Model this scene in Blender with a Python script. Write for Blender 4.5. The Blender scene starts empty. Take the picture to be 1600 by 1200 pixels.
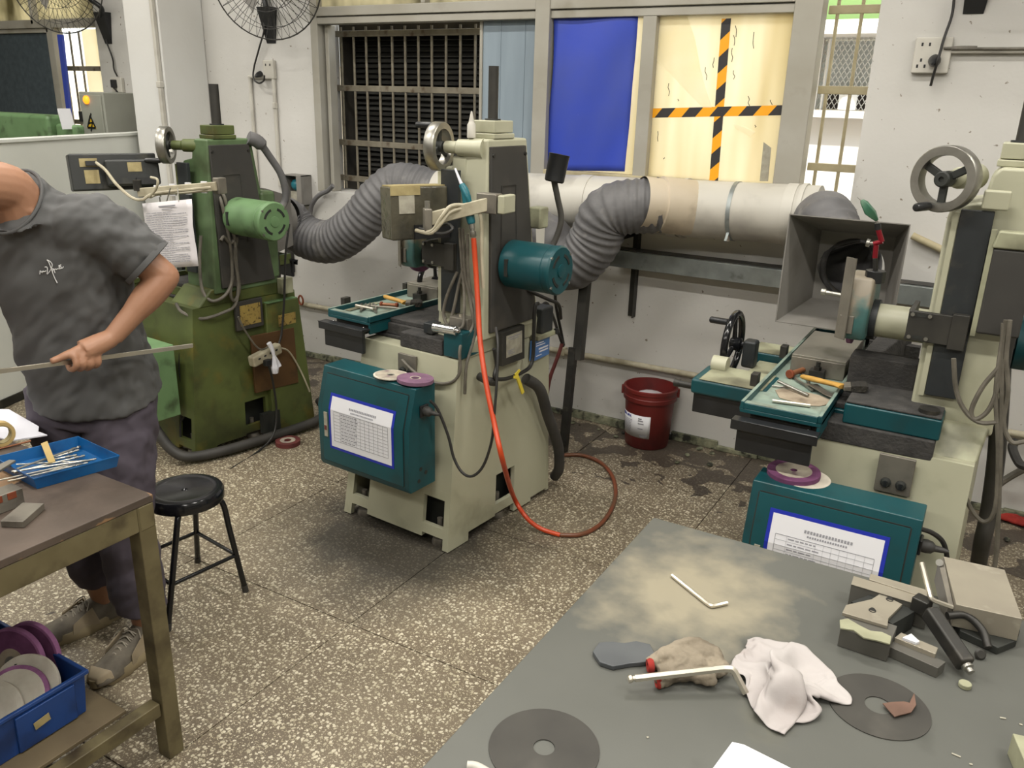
import bpy, bmesh, math, random
from mathutils import Vector, Matrix, Euler, Quaternion
random.seed(7)
SC = bpy.context.scene
COL = SC.collection
V = Vector
PI = math.pi
R = math.radians

# ---------------------------------------------------------------- camera, world, lights, exposure
CAM_F, CAM_YAW, CAM_PITCH, CAM_ROLL, CAM_H = 1300.0, R(30.0), R(18.9), R(-1.6), 1.85
_cy, _sy = math.cos(CAM_YAW), math.sin(CAM_YAW)
_fwd = V((-_sy * math.cos(CAM_PITCH), _cy * math.cos(CAM_PITCH), -math.sin(CAM_PITCH)))
_rt = V((_cy, _sy, 0)); _dn = _fwd.cross(_rt)
_c, _s = math.cos(CAM_ROLL), math.sin(CAM_ROLL)
_r2 = _c * _rt + _s * _dn; _d2 = -_s * _rt + _c * _dn
cd = bpy.data.cameras.new('camera'); cam = bpy.data.objects.new('camera', cd); COL.objects.link(cam)
cd.sensor_width = 36.0; cd.lens = 36.0 * CAM_F / 1600.0; cd.clip_start = 0.05; cd.clip_end = 200
m3 = Matrix((_r2, -_d2, -_fwd)).transposed()
cam.matrix_world = Matrix.Translation((0, 0, CAM_H)) @ m3.to_4x4()
SC.camera = cam
CAMC = V((0, 0, CAM_H))
def _ray(x, y): return _r2 * ((x - 800) / CAM_F) + _d2 * ((y - 600) / CAM_F) + _fwd
def PZ(x, y, z):
    d = _ray(x, y); return CAMC + d * ((z - CAM_H) / d.z)
def PY(x, y, Y):
    d = _ray(x, y); return CAMC + d * (Y / d.y)
def PX(x, y, X):
    d = _ray(x, y); return CAMC + d * (X / d.x)

w = bpy.data.worlds.new('world'); SC.world = w; w.use_nodes = True
wn = w.node_tree.nodes; wl = w.node_tree.links
bg = wn['Background']
bg.inputs['Color'].default_value = (0.90, 0.95, 1.0, 1); bg.inputs['Strength'].default_value = 3.0

sd = bpy.data.lights.new('sun', 'SUN'); so = bpy.data.objects.new('sun', sd); COL.objects.link(so)
sd.energy = 5.0; sd.angle = R(1.0); sd.color = (1.0, 0.95, 0.86)
so.rotation_euler = (R(38), 0, R(12))      # shines from behind the hall over its roof onto the yard

def area(x, y, z, sx, sy, e, col=(1, 0.96, 0.885), rz=0):
    d = bpy.data.lights.new('tube_light', 'AREA'); d.shape = 'RECTANGLE'; d.size = sx; d.size_y = sy
    d.energy = e; d.color = col
    o = bpy.data.objects.new('tube_light', d); COL.objects.link(o); o.location = (x, y, z); o.rotation_euler = (0, 0, rz)
    return o
# rows of twin fluorescent tubes under the hall ceiling
for lx in (-5.6, -3.2, -0.8, 1.6):
    for ly in (-1.6, 1.1, 2.9):
        area(lx, ly, 3.75, 1.25, 0.16, 58 if ly < 2 else 36)

SC.view_settings.view_transform = 'Standard'; SC.view_settings.look = 'None'
SC.view_settings.exposure = 0.0; SC.view_settings.gamma = 1.0
SC.view_settings.use_curve_mapping = False
SC.cycles.max_bounces = 8; SC.cycles.diffuse_bounces = 4; SC.cycles.glossy_bounces = 3
SC.cycles.transmission_bounces = 4; SC.cycles.transparent_max_bounces = 6
SC.cycles.caustics_reflective = False; SC.cycles.caustics_refractive = False

# ---------------------------------------------------------------- materials
def lin(h):
    h = h.lstrip('#'); out = []
    for i in (0, 2, 4):
        c = int(h[i:i + 2], 16) / 255
        out.append(c / 12.92 if c <= 0.04045 else ((c + 0.055) / 1.055) ** 2.4)
    return (*out, 1)
MATS = {}
def mat(name, c1, c2=None, scale=6.0, rough=0.5, metal=0.0, bump=0.0, bscale=None, thr=(0.35, 0.65), grime=None, gscale=3.0,
        gthr=(0.55, 0.75), detail=4, spec=0.5, aniso=None, trans=0.0, alpha=1.0, c3=None, scale3=40.0, thr3=(0.6, 0.7)):
    m = bpy.data.materials.new(name); m.use_nodes = True
    nt = m.node_tree; N = nt.nodes; Lk = nt.links
    b = N['Principled BSDF']
    b.inputs['Roughness'].default_value = rough; b.inputs['Metallic'].default_value = metal
    b.inputs['Specular IOR Level'].default_value = spec
    if trans: b.inputs['Transmission Weight'].default_value = trans
    if alpha < 1: b.inputs['Alpha'].default_value = alpha
    tc = N.new('ShaderNodeTexCoord')
    mp = N.new('ShaderNodeMapping'); Lk.new(tc.outputs['Object'], mp.inputs['Vector'])
    if aniso: mp.inputs['Scale'].default_value = aniso
    def noise(sc, det=detail):
        n = N.new('ShaderNodeTexNoise'); n.inputs['Scale'].default_value = sc; n.inputs['Detail'].default_value = det
        Lk.new(mp.outputs['Vector'], n.inputs['Vector']); return n
    def ramp(n, t, inv=False):
        r = N.new('ShaderNodeMapRange'); r.inputs['From Min'].default_value = t[0]; r.inputs['From Max'].default_value = t[1]
        Lk.new(n.outputs['Fac'], r.inputs['Value']); return r.outputs['Result']
    def mix(fac, a, bb):
        mx = N.new('ShaderNodeMix'); mx.data_type = 'RGBA'
        Lk.new(fac, mx.inputs['Factor'])
        for s, v in ((mx.inputs[6], a), (mx.inputs[7], bb)):
            if isinstance(v, tuple): s.default_value = v
            else: Lk.new(v, s)
        return mx.outputs[2]
    col = lin(c1)
    if c2: col = mix(ramp(noise(scale), thr), col, lin(c2))
    if c3: col = mix(ramp(noise(scale3), thr3), col, lin(c3))
    if grime: col = mix(ramp(noise(gscale, 6), gthr), col, lin(grime))
    if isinstance(col, tuple): b.inputs['Base Color'].default_value = col
    else: Lk.new(col, b.inputs['Base Color'])
    if bump:
        bp = N.new('ShaderNodeBump'); bp.inputs['Strength'].default_value = bump; bp.inputs['Distance'].default_value = 0.01
        Lk.new(noise(bscale or scale * 4).outputs['Fac'], bp.inputs['Height']); Lk.new(bp.outputs['Normal'], b.inputs['Normal'])
    MATS[name] = m
    return m

# ---------------------------------------------------------------- mesh building
def basis(axis, up=None):
    a = V(axis).normalized()
    h = V(up) if up else (V((0, 0, 1)) if abs(a.z) < 0.9 else V((1, 0, 0)))
    u = (h - a * h.dot(a)).normalized(); v = a.cross(u)
    return a, u, v
def crom(pts, n=6, closed=False):
    pts = [V(p) for p in pts]; out = []
    L = len(pts)
    if L < 3: return pts
    rng = range(L if closed else L - 1)
    for i in rng:
        if closed: p0, p1, p2, p3 = pts[(i - 1) % L], pts[i], pts[(i + 1) % L], pts[(i + 2) % L]
        else:
            p1, p2 = pts[i], pts[i + 1]
            p0 = pts[i - 1] if i else p1 * 2 - p2; p3 = pts[i + 2] if i + 2 < L else p2 * 2 - p1
        for k in range(n):
            t = k / n
            out.append(0.5 * ((2 * p1) + (p2 - p0) * t + (2 * p0 - 5 * p1 + 4 * p2 - p3) * t * t + (3 * p1 - p0 - 3 * p2 + p3) * t ** 3))
    if not closed: out.append(pts[-1])
    return out
class B:
    def __init__(s): s.v = []; s.f = []
    def add(s, vs, fs):
        o = len(s.v); s.v += [tuple(p) for p in vs]; s.f += [tuple(i + o for i in f) for f in fs]; return s
    def hexa(s, p):   # 4 bottom + 4 top, same winding
        return s.add(p, [(0, 3, 2, 1), (4, 5, 6, 7), (0, 1, 5, 4), (1, 2, 6, 5), (2, 3, 7, 6), (3, 0, 4, 7)])
    def box(s, x0, x1, y0, y1, z0, z1):
        return s.hexa([(x0, y0, z0), (x1, y0, z0), (x1, y1, z0), (x0, y1, z0), (x0, y0, z1), (x1, y0, z1), (x1, y1, z1), (x0, y1, z1)])
    def obox(s, c, size, rot=(0, 0, 0), M=None):
        M = M or Euler(rot).to_matrix(); c = V(c); hx, hy, hz = [k / 2 for k in size]
        return s.hexa([c + M @ V(q) for q in ((-hx, -hy, -hz), (hx, -hy, -hz), (hx, hy, -hz), (-hx, hy, -hz), (-hx, -hy, hz), (hx, -hy, hz), (hx, hy, hz), (-hx, hy, hz))])
    def bar(s, p0, p1, w, h, up=(0, 0, 1)):
        p0, p1 = V(p0), V(p1); a, u, v = basis(p1 - p0, up); q = []
        for p in (p0, p1):
            for i, j in ((-1, -1), (1, -1), (1, 1), (-1, 1)): q.append(p + v * (i * w / 2) + u * (j * h / 2))
        return s.hexa(q)
    def loft(s, rings, cap=True, closed=True):
        n = len(rings[0]); vs = [p for r in rings for p in r]; fs = []
        for i in range(len(rings) - 1):
            for j in range(n if closed else n - 1):
                k = (j + 1) % n; fs.append((i * n + j, i * n + k, (i + 1) * n + k, (i + 1) * n + j))
        if cap: fs += [tuple(range(n))[::-1], tuple((len(rings) - 1) * n + j for j in range(n))]
        return s.add(vs, fs)
    def prism(s, poly, d):        # 3D polygon swept by vector d
        d = V(d); return s.loft([[V(p) for p in poly], [V(p) + d for p in poly]])
    def cyl(s, p0, p1, r0, r1=None, n=20, cap=True):
        r1 = r0 if r1 is None else r1; p0, p1 = V(p0), V(p1); a, u, v = basis(p1 - p0)
        ring = lambda p, r: [p + (u * math.cos(2 * PI * i / n) + v * math.sin(2 * PI * i / n)) * r for i in range(n)]
        return s.loft([ring(p0, r0), ring(p1, r1)], cap)
    def lathe(s, c, axis, prof, n=24, up=None, cap=True):   # prof: (r, h)
        c = V(c); a, u, v = basis(axis, up)
        rings = [[c + a * h + (u * math.cos(2 * PI * i / n) + v * math.sin(2 * PI * i / n)) * max(r, 1e-5) for i in range(n)] for r, h in prof]
        return s.loft(rings, cap)
    def tube(s, pts, r, n=8, sm=5, cap=True, closed=False, rf=None):
        P = crom(pts, sm, closed) if sm else [V(p) for p in pts]
        L = len(P); T = []
        for i in range(L):
            a = P[(i + 1) % L if closed else min(i + 1, L - 1)] - P[(i - 1) % L if closed else max(i - 1, 0)]
            T.append(a.normalized())
        _, u, _v = basis(T[0]); rings = []
        for i in range(L):
            u = (u - T[i] * u.dot(T[i])).normalized(); v = T[i].cross(u)
            rr = rf(i / max(1, L - 1)) if rf else r
            rings.append([P[i] + (u * math.cos(2 * PI * k / n) + v * math.sin(2 * PI * k / n)) * rr for k in range(n)])
        if closed:
            rings.append(rings[0]); return s.loft(rings, False)
        return s.loft(rings, cap)
    def torus(s, c, axis, Rr, r, n=32, m=10):
        c = V(c); a, u, v = basis(axis)
        pts = [c + (u * math.cos(2 * PI * i / n) + v * math.sin(2 * PI * i / n)) * Rr for i in range(n)]
        return s.tube(pts, r, m, 0, closed=True)
    def ball(s, c, r, sc=(1, 1, 1), n=14, m=8, M=None):
        c = V(c); rings = []
        for i in range(m + 1):
            t = PI * i / m; rr = max(math.sin(t), 1e-4); z = -math.cos(t)
            ring = []
            for k in range(n):
                q = V((rr * math.cos(2 * PI * k / n) * r * sc[0], rr * math.sin(2 * PI * k / n) * r * sc[1], z * r * sc[2]))
                ring.append(c + (M @ q if M else q))
            rings.append(ring)
        return s.loft(rings)
    def ring(s, c, axis, ro, ri, h, n=40):   # flat ring with a hole, from c along axis by h
        c = V(c); a, u, v = basis(axis)
        f = lambda r, k: [c + a * k + (u * math.cos(2 * PI * i / n) + v * math.sin(2 * PI * i / n)) * r for i in range(n)]
        return s.loft([f(ri, 0), f(ro, 0), f(ro, h), f(ri, h), f(ri, 0)], False)
    def quad(s, a, b, c, d): return s.add([a, b, c, d], [(0, 1, 2, 3)])
    def xf(s, M): s.v = [tuple(M @ V(p)) for p in s.v]; return s
    def build(s, name, m=None, parent=None, bevel=0, smooth=True, label=None, ang=38, seg=2, kind=None, sub=0, solid=0):
        me = bpy.data.meshes.new(name)
        bm = bmesh.new(); vs = [bm.verts.new(p) for p in s.v]
        for f in s.f:
            try: bm.faces.new([vs[i] for i in f])
            except ValueError: pass
        bmesh.ops.remove_doubles(bm, verts=bm.verts, dist=1e-5)
        bmesh.ops.recalc_face_normals(bm, faces=bm.faces)
        # origin at the middle of the bounding box
        xs = [v.co for v in bm.verts]
        lo = V((min(p[i] for p in xs) for i in range(3))); hi = V((max(p[i] for p in xs) for i in range(3)))
        o0 = (lo + hi) / 2; o0.z = lo.z
        bmesh.ops.translate(bm, verts=bm.verts, vec=-o0)
        bm.to_mesh(me); bm.free()
        if smooth: me.shade_smooth(); me.set_sharp_from_angle(angle=R(ang))
        o = bpy.data.objects.new(name, me); COL.objects.link(o); o.location = o0
        if m: me.materials.append(MATS[m] if isinstance(m, str) else m)
        if solid: md = o.modifiers.new('solid', 'SOLIDIFY'); md.thickness = solid; md.offset = 0
        if bevel:
            md = o.modifiers.new('bevel', 'BEVEL'); md.width = bevel; md.segments = seg; md.limit_method = 'ANGLE'; md.angle_limit = R(40)
            md.harden_normals = True
        if sub: md = o.modifiers.new('sub', 'SUBSURF'); md.levels = sub; md.render_levels = sub
        if parent is not None: adopt(o, parent)
        if label: o['label'] = label
        if kind: o['kind'] = kind
        return o
WM = {}
def wmat(o):
    m = Matrix.LocRotScale(o.location, o.rotation_euler, o.scale)
    return wmat(o.parent) @ o.matrix_parent_inverse @ m if o.parent else m
def adopt(o, p): o.parent = p; o.matrix_parent_inverse = wmat(p).inverted()
def thing(name, label, cat, loc, group=None):
    o = bpy.data.objects.new(name, None); COL.objects.link(o); o.location = V(loc); o.empty_display_size = 0.05
    return tag(o, label, cat, group)
def tag(o, label, cat, group=None):
    o['label'] = label; o['category'] = cat
    if group: o['group'] = group
    return o
def struct(o): o['kind'] = 'structure'; return o
def bake(o):
    dg = bpy.context.evaluated_depsgraph_get(); e = o.evaluated_get(dg)
    me = bpy.data.meshes.new_from_object(e); o.modifiers.clear(); o.data = me; return o
def dup(root, loc=None, rot=None, label=None):
    r = root.copy(); COL.objects.link(r)
    if loc is not None: r.location = V(loc)
    if rot is not None: r.rotation_euler = rot
    if label: r['label'] = label
    for ch in list(root.children):
        c = ch.copy(); COL.objects.link(c); c.parent = r; c.matrix_parent_inverse = ch.matrix_parent_inverse.copy()
        for g in ch.children:
            d = g.copy(); COL.objects.link(d); d.parent = c; d.matrix_parent_inverse = g.matrix_parent_inverse.copy()
    return r
def text(body, size, M, m, parent, name='lettering', bold=0, depth=0.0004, align='CENTER'):
    c = bpy.data.curves.new(name, 'FONT'); c.body = body; c.size = size; c.align_x = align; c.align_y = 'CENTER'; c.extrude = depth; c.offset = bold
    c.resolution_u = 2
    o = bpy.data.objects.new(name, c); COL.objects.link(o)
    dg = bpy.context.evaluated_depsgraph_get(); me = bpy.data.meshes.new_from_object(o.evaluated_get(dg)); bpy.data.objects.remove(o)
    o = bpy.data.objects.new(name, me); COL.objects.link(o); me.materials.append(MATS[m])
    o.matrix_world = M; o.location = M.to_translation(); o.rotation_euler = M.to_euler(); adopt(o, parent)
    return o
def frameM(o, x, z):     # matrix with local x along x, local z along z (text normal)
    x = V(x).normalized(); z = V(z).normalized(); y = z.cross(x)
    return Matrix.Translation(V(o)) @ Matrix((x, y, z)).transposed().to_4x4()

# palette
mat('wall_paint', 'c9c7c3', 'bcbab5', 1.2, 0.85, bump=0.15, bscale=30, grime='8e8a80', gscale=2.2, gthr=(0.66, 0.85), c3='7d7468', scale3=34, thr3=(0.685, 0.71))
mat('wall_white', 'cfcfcc', 'c6c4bf', 0.8, 0.8, bump=0.1, bscale=30)
mat('wall_cool', 'b9bdc4', 'aeb2ba', 0.8, 0.8)
mat('ceiling_paint', 'a5a39c', rough=0.9); mat('hall_wall', '9a9890', rough=0.9)
mat('aluminium', 'a5a299', '989488', 3, 0.5, 0.2, grime='77715f', gscale=5, gthr=(0.6, 0.9))
mat('grille_steel', '857f70', '6a6355', 8, 0.6, 0.2, grime='4a3a28', gscale=20)
mat('rail_cream', 'b3a98a', '978c6e', 8, 0.6)
mat('louvre', '2b2b29', '383733', 10, 0.7)
mat('soot', '242321', '3a3630', 6, 0.9)
mat('panel_greyblue', '8a98a3', '78858f', 2, 0.5, aniso=(3, 3, 0.4))
mat('blue_sheet', '2b43b0', '3a4a9c', 2, 0.45, bump=0.3, bscale=4, c3='9aa6d8', scale3=24, thr3=(0.74, 0.78))
mat('tape_yellow', 'f0a412', rough=0.5); mat('tape_black', '2c2a2b', rough=0.5)
mat('pvc', 'c2bfb6', 'b2aea4', 2, 0.45, grime='85807a', gscale=4, gthr=(0.5, 0.8))
mat('pvc_warm', 'c3b7a4', 'b5a892', 3, 0.5, grime='8a7d6c', gscale=6)
mat('hose_grey', '6a696a', '565556', 6, 0.6, bump=0.35, bscale=26, grime='918e8a', gscale=10, gthr=(0.58, 0.85))
mat('galvanised', '9aa09f', '868c8b', 12, 0.4, 0.55, grime='55544f', gscale=14, gthr=(0.62, 0.8))
mat('black_steel', '2a2926', '3a3833', 8, 0.55, 0.2)
mat('black_plastic', '17181a', '232426', 10, 0.35)
mat('black_enamel', '0d0e10', '16171a', 8, 0.16)
mat('dark_grey', '272b2d', '1e2123', 9, 0.5, grime='3d3b37', gscale=14)
mat('cream_paint', 'afae98', 'a3a28b', 2.2, 0.42, grime='72705a', gscale=4.5, gthr=(0.58, 0.9), c3='5c5845', scale3=26, thr3=(0.76, 0.82))
mat('cream_dirty', 'a3a48a', '85846c', 5, 0.5, grime='4a473a', gscale=7, gthr=(0.45, 0.75))
mat('teal_paint', '0d474d', '0a3e44', 3, 0.38, grime='1b3335', gscale=8, gthr=(0.55, 0.85))
mat('teal_worn', '857c6c', '3d6866', 6, 0.5, thr=(.45,.55), grime='3a3f3a', gscale=8, gthr=(0.5, 0.8))
mat('tray_top', '8f9f92', '6d8078', 7, 0.5, grime='5a5548', gscale=10, gthr=(0.5, 0.75))
mat('green_paint', '5d7350', '4d6240', 3, 0.5, grime='2f331d', gscale=5, gthr=(0.45, 0.75))
mat('green_dirty', '566031', '444c26', 4, 0.55, grime='2a2a16', gscale=5, gthr=(0.5, 0.8), c3='6b6028', scale3=7, thr3=(0.55, 0.75))
mat('green_bright', '6c8c62', '5a7850', 4, 0.5, grime='35402a', gscale=8)
mat('rust_plate', '4a3218', '5a4020', 5, 0.6, grime='2a1d10', gscale=6)
mat('brass_plate', 'a08a4a', '8a7440', 10, 0.5, c3='4a3c20', scale3=60, thr3=(0.55, 0.65))
mat('cover_grey', '3d3b38', '2d2c2a', 3, 0.55, grime='524d46', gscale=4)
mat('chrome', 'd5d5d5', rough=0.18, metal=1.0)
mat('steel', 'a5a39c', '8f8d86', 14, 0.38, 0.9, grime='5c5850', gscale=9, gthr=(0.6, 0.85))
mat('steel_dull', '8b867b', '77726a', 9, 0.5, 0.6, grime='4f4a42', gscale=10)
mat('steel_ground', 'a39c8c', '958e80', 5, 0.42, 0.4, c3='b3ac9c', scale3=14, thr3=(0.62, 0.75)); mat('steel_grey', '6a6862', '5b5953', 6, 0.45, 0.4)
mat('rag_dirty', '8d847e', '7a716b', 7, 0.95, bump=0.2, bscale=30)
mat('chuck_top', '9c978b', '86837a', 4, 0.42, 0.5, grime='5f5d4e', gscale=5)
mat('steel_dark', '3b3a37', '2e2d2b', 10, 0.45, 0.5, grime='57534b', gscale=14)
mat('cast_dark', '1f211f', '2b2d29', 8, 0.6)
mat('swarf_grey', '2d2c2b', '3f3d3b', 18, 0.9, bump=0.5, bscale=90)
mat('rubber', '2b2a28', '3a3835', 9, 0.6)
mat('rubber_light', '4b4945', '3b3935', 9, 0.6)
mat('cable_grey', '6c675d', '4f4b42', 14, 0.55)
mat('cable_black', '22211f', rough=0.5)
mat('cable_cream', 'b5ae98', '968e78', 12, 0.5)
mat('hose_orange', 'c4471f', 'b53d1b', 7, 0.4)
mat('hose_brown', '7a3a22', '6a4630', 7, 0.4)
mat('paper', 'd6d6da', rough=0.7); mat('paper_white', 'e2e2ea', 'd8d8e2', 4, 0.7)
mat('sleeve_blue', '1a2a9a', rough=0.4)
mat('ink', '4b4b50', rough=0.7); mat('ink_light', '8a8a90', rough=0.7); mat('ink_blue', '2b3aa0', rough=0.6)
mat('plastic_sheet', 'd4d0d2', 'c4c0c2', 3, 0.25)
mat('plastic_wrap', '5a5648', '37352d', 6, 0.16, bump=0.8, bscale=14)
mat('monitor_dark', '2b2d2c', '202221', 8, 0.45, grime='4a4840', gscale=10)
mat('label_cream', 'a89a6e', '8f8158', 20, 0.6)
mat('label_grey', 'a5a192', '8d897b', 30, 0.6)
mat('blue_plate', '4a78b4', '3f6aa6', 10, 0.4)
mat('yellow_tag', 'd9c443', rough=0.4)
mat('bucket_red', '6a1f1c', '571a18', 4, 0.45, grime='3c1514', gscale=7, gthr=(0.55, 0.8))
mat('bag_white', 'd0ccd0', 'b8b0b4', 9, 0.3)
mat('wheel_pink', '93608a', '7d4f74', 30, 0.85); mat('wheel_purple', '5a3050', '6b3c60', 30, 0.85); mat('wheel_mauve', '7c5a72', '6a4c62', 30, 0.85)
mat('wheel_white', 'c8c2b4', 'b8b0a2', 25, 0.85, grime='7d7468', gscale=8, gthr=(0.6, 0.85))
mat('wheel_core', 'a79a86', '8a7c6a', 12, 0.7, grime='5a4e40', gscale=14)
mat('wheel_label', 'b3aa98', '8f857a', 16, 0.7, c3='6d4b62', scale3=20, thr3=(0.6, 0.7))
mat('wheel_red', '6d342f', '5a2a28', 20, 0.85)
mat('crate_blue', '1f4586', '193a74', 5, 0.45, grime='15264a', gscale=9, gthr=(0.5, 0.8))
mat('tray_blue', '0f5a94', '0d4f86', 4, 0.35, grime='0b3560', gscale=8)
mat('bench_wood', '574b42', '463c34', 5, 0.6, grime='352c25', gscale=6, c3='8a6c4c', scale3=4.5, thr3=(0.57, 0.59), bump=0.2)
mat('bench_frame', '6e6549', '5a5138', 6, 0.55, 0.1, grime='33291b', gscale=9, gthr=(0.48, 0.72))
mat('shelf_board', '6d6048', '5a4e3a', 5, 0.7, grime='3a3022', gscale=6)
mat('tape_roll', 'c9b078', 'b89e66', 5, 0.5)
mat('rust', '6a3018', '82401f', 12, 0.8)
mat('skin', 'a67c62', '9a7057', 5, 0.5, bump=0.08, bscale=60)
mat('shirt', '575757', '505050', 5, 0.9, bump=0.15, bscale=12)
mat('shirt_inner', '8a857c', rough=0.9)
mat('trousers', '4f4852', '443e48', 6, 0.85, bump=0.3, bscale=8)
mat('hair', '1a1512', rough=0.5)
mat('print_white', 'd8d8d8', rough=0.7)
mat('shoe_grey', '6f675a', '4f493f', 14, 0.75); mat('shoe_tan', '9a8c74', '7f735e', 10, 0.7); mat('shoe_sole', '8f8266', '7a6e55', 6, 0.6)
mat('lace', '8d8678', rough=0.8)
mat('plate_iron', '5e5f5a', '545550', 2.0, 0.45, 0.1, grime='77735f', gscale=2.6, gthr=(0.62, 0.85), c3='4a4b46', scale3=9, thr3=(0.62, 0.85))
mat('slate', '5a5d5f', '4c4f52', 7, 0.5, 0.2)
mat('glove', '8f8574', '675e50', 9, 0.95, bump=0.5, bscale=40, grime='4a4238', gscale=7)
mat('glove_red', '9a2b22', '7f2019', 20, 0.9)
mat('rag', 'b3aeac', 'a39c9a', 5, 0.95, bump=0.2, bscale=30, grime='85756a', gscale=8, gthr=(0.62, 0.85))
mat('wheel_grey', '33312d', '3d3b36', 8, 0.65, c3='4d4a44', scale3=6, thr3=(0.6, 0.75))
mat('leather', '6d5245', '5a4337', 12, 0.7)
mat('stone_pale', '9a9a80', '86866e', 12, 0.6)
mat('hex_bright', 'cfc9bb', rough=0.28, metal=0.85)
mat('wood_yellow', 'c69b4e', 'b58a40', 10, 0.5, aniso=(1, 6, 1))
mat('copper', '9a6544', '85553a', 12, 0.45, 0.3)
mat('bristle', '24221f', '333029', 40, 0.95, bump=1.0, bscale=120)
mat('air_teal', '1d6470', rough=0.35)
mat('red_anod', '8f1f2c', rough=0.3, metal=0.5)
mat('tool_green', '1f5a44', '4a6a50', 14, 0.4)
mat('hood_grey', '85827d', '726f69', 3, 0.6, grime='615b55', gscale=5, gthr=(0.5, 0.8))
mat('cabinet_grey', '97988e', '8b8c82', 3, 0.5)
mat('warn_yellow', 'c9a41e', rough=0.5)
mat('partition', 'd3d5cf', 'cbcdc6', 1.5, 0.6); mat('screen_dark', '3f4a50', '333d43', 20, 0.7)
mat('bright_wall', 'd8cdb4', 'cfc2a6', 2, 0.9); mat('yard_ground', 'b8b0a4', '9d968a', 3, 0.9)
mat('yard_white', 'e0ded8', rough=0.8); mat('yard_orange', 'c06a3a', 'd08a50', 6, 0.8); mat('yard_green', '7c9a5c', rough=0.7)
mat('yard_grey', 'c2c6c2', rough=0.6); mat('mesh_dark', '3d3530', rough=0.8)
def emis(name, c, s):
    m = mat(name, c, rough=0.4); b = m.node_tree.nodes['Principled BSDF']
    b.inputs['Emission Color'].default_value = lin(c); b.inputs['Emission Strength'].default_value = s
emis('lamp_orange', 'ff8a20', 2.0)
def frosted(name, c, c2, sc):
    m = bpy.data.materials.new(name); m.use_nodes = True; nt = m.node_tree; N = nt.nodes; L = nt.links
    for n in list(N): N.remove(n)
    out = N.new('ShaderNodeOutputMaterial'); mx = N.new('ShaderNodeMixShader'); t = N.new('ShaderNodeBsdfTranslucent'); d = N.new('ShaderNodeBsdfDiffuse')
    mx.inputs[0].default_value = 0.25
    tc = N.new('ShaderNodeTexCoord'); n = N.new('ShaderNodeTexNoise'); n.inputs['Scale'].default_value = 1.6; n.inputs['Detail'].default_value = 3
    mp = N.new('ShaderNodeMapping'); mp.inputs['Scale'].default_value = sc; L.new(tc.outputs['Object'], mp.inputs['Vector']); L.new(mp.outputs['Vector'], n.inputs['Vector'])
    mr = N.new('ShaderNodeMapRange'); mr.inputs['From Min'].default_value = 0.4; mr.inputs['From Max'].default_value = 0.7; L.new(n.outputs['Fac'], mr.inputs['Value'])
    cm = N.new('ShaderNodeMix'); cm.data_type = 'RGBA'; L.new(mr.outputs['Result'], cm.inputs['Factor']); cm.inputs[6].default_value = lin(c); cm.inputs[7].default_value = lin(c2)
    L.new(cm.outputs[2], t.inputs['Color']); L.new(cm.outputs[2], d.inputs['Color'])
    L.new(t.outputs[0], mx.inputs[1]); L.new(d.outputs[0], mx.inputs[2]); L.new(mx.outputs[0], out.inputs['Surface'])
    MATS[name] = m
frosted('frosted_glass', 'fcf7e6', 'dccfa6', (2.2, 1, .22)); frosted('frosted_old', 'e6e0c8', '7f7960', (2.5, 1, 1.2)); frosted('frosted_light', 'fffdf4', 'fbf4da', (1, 1, 1))
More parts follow.
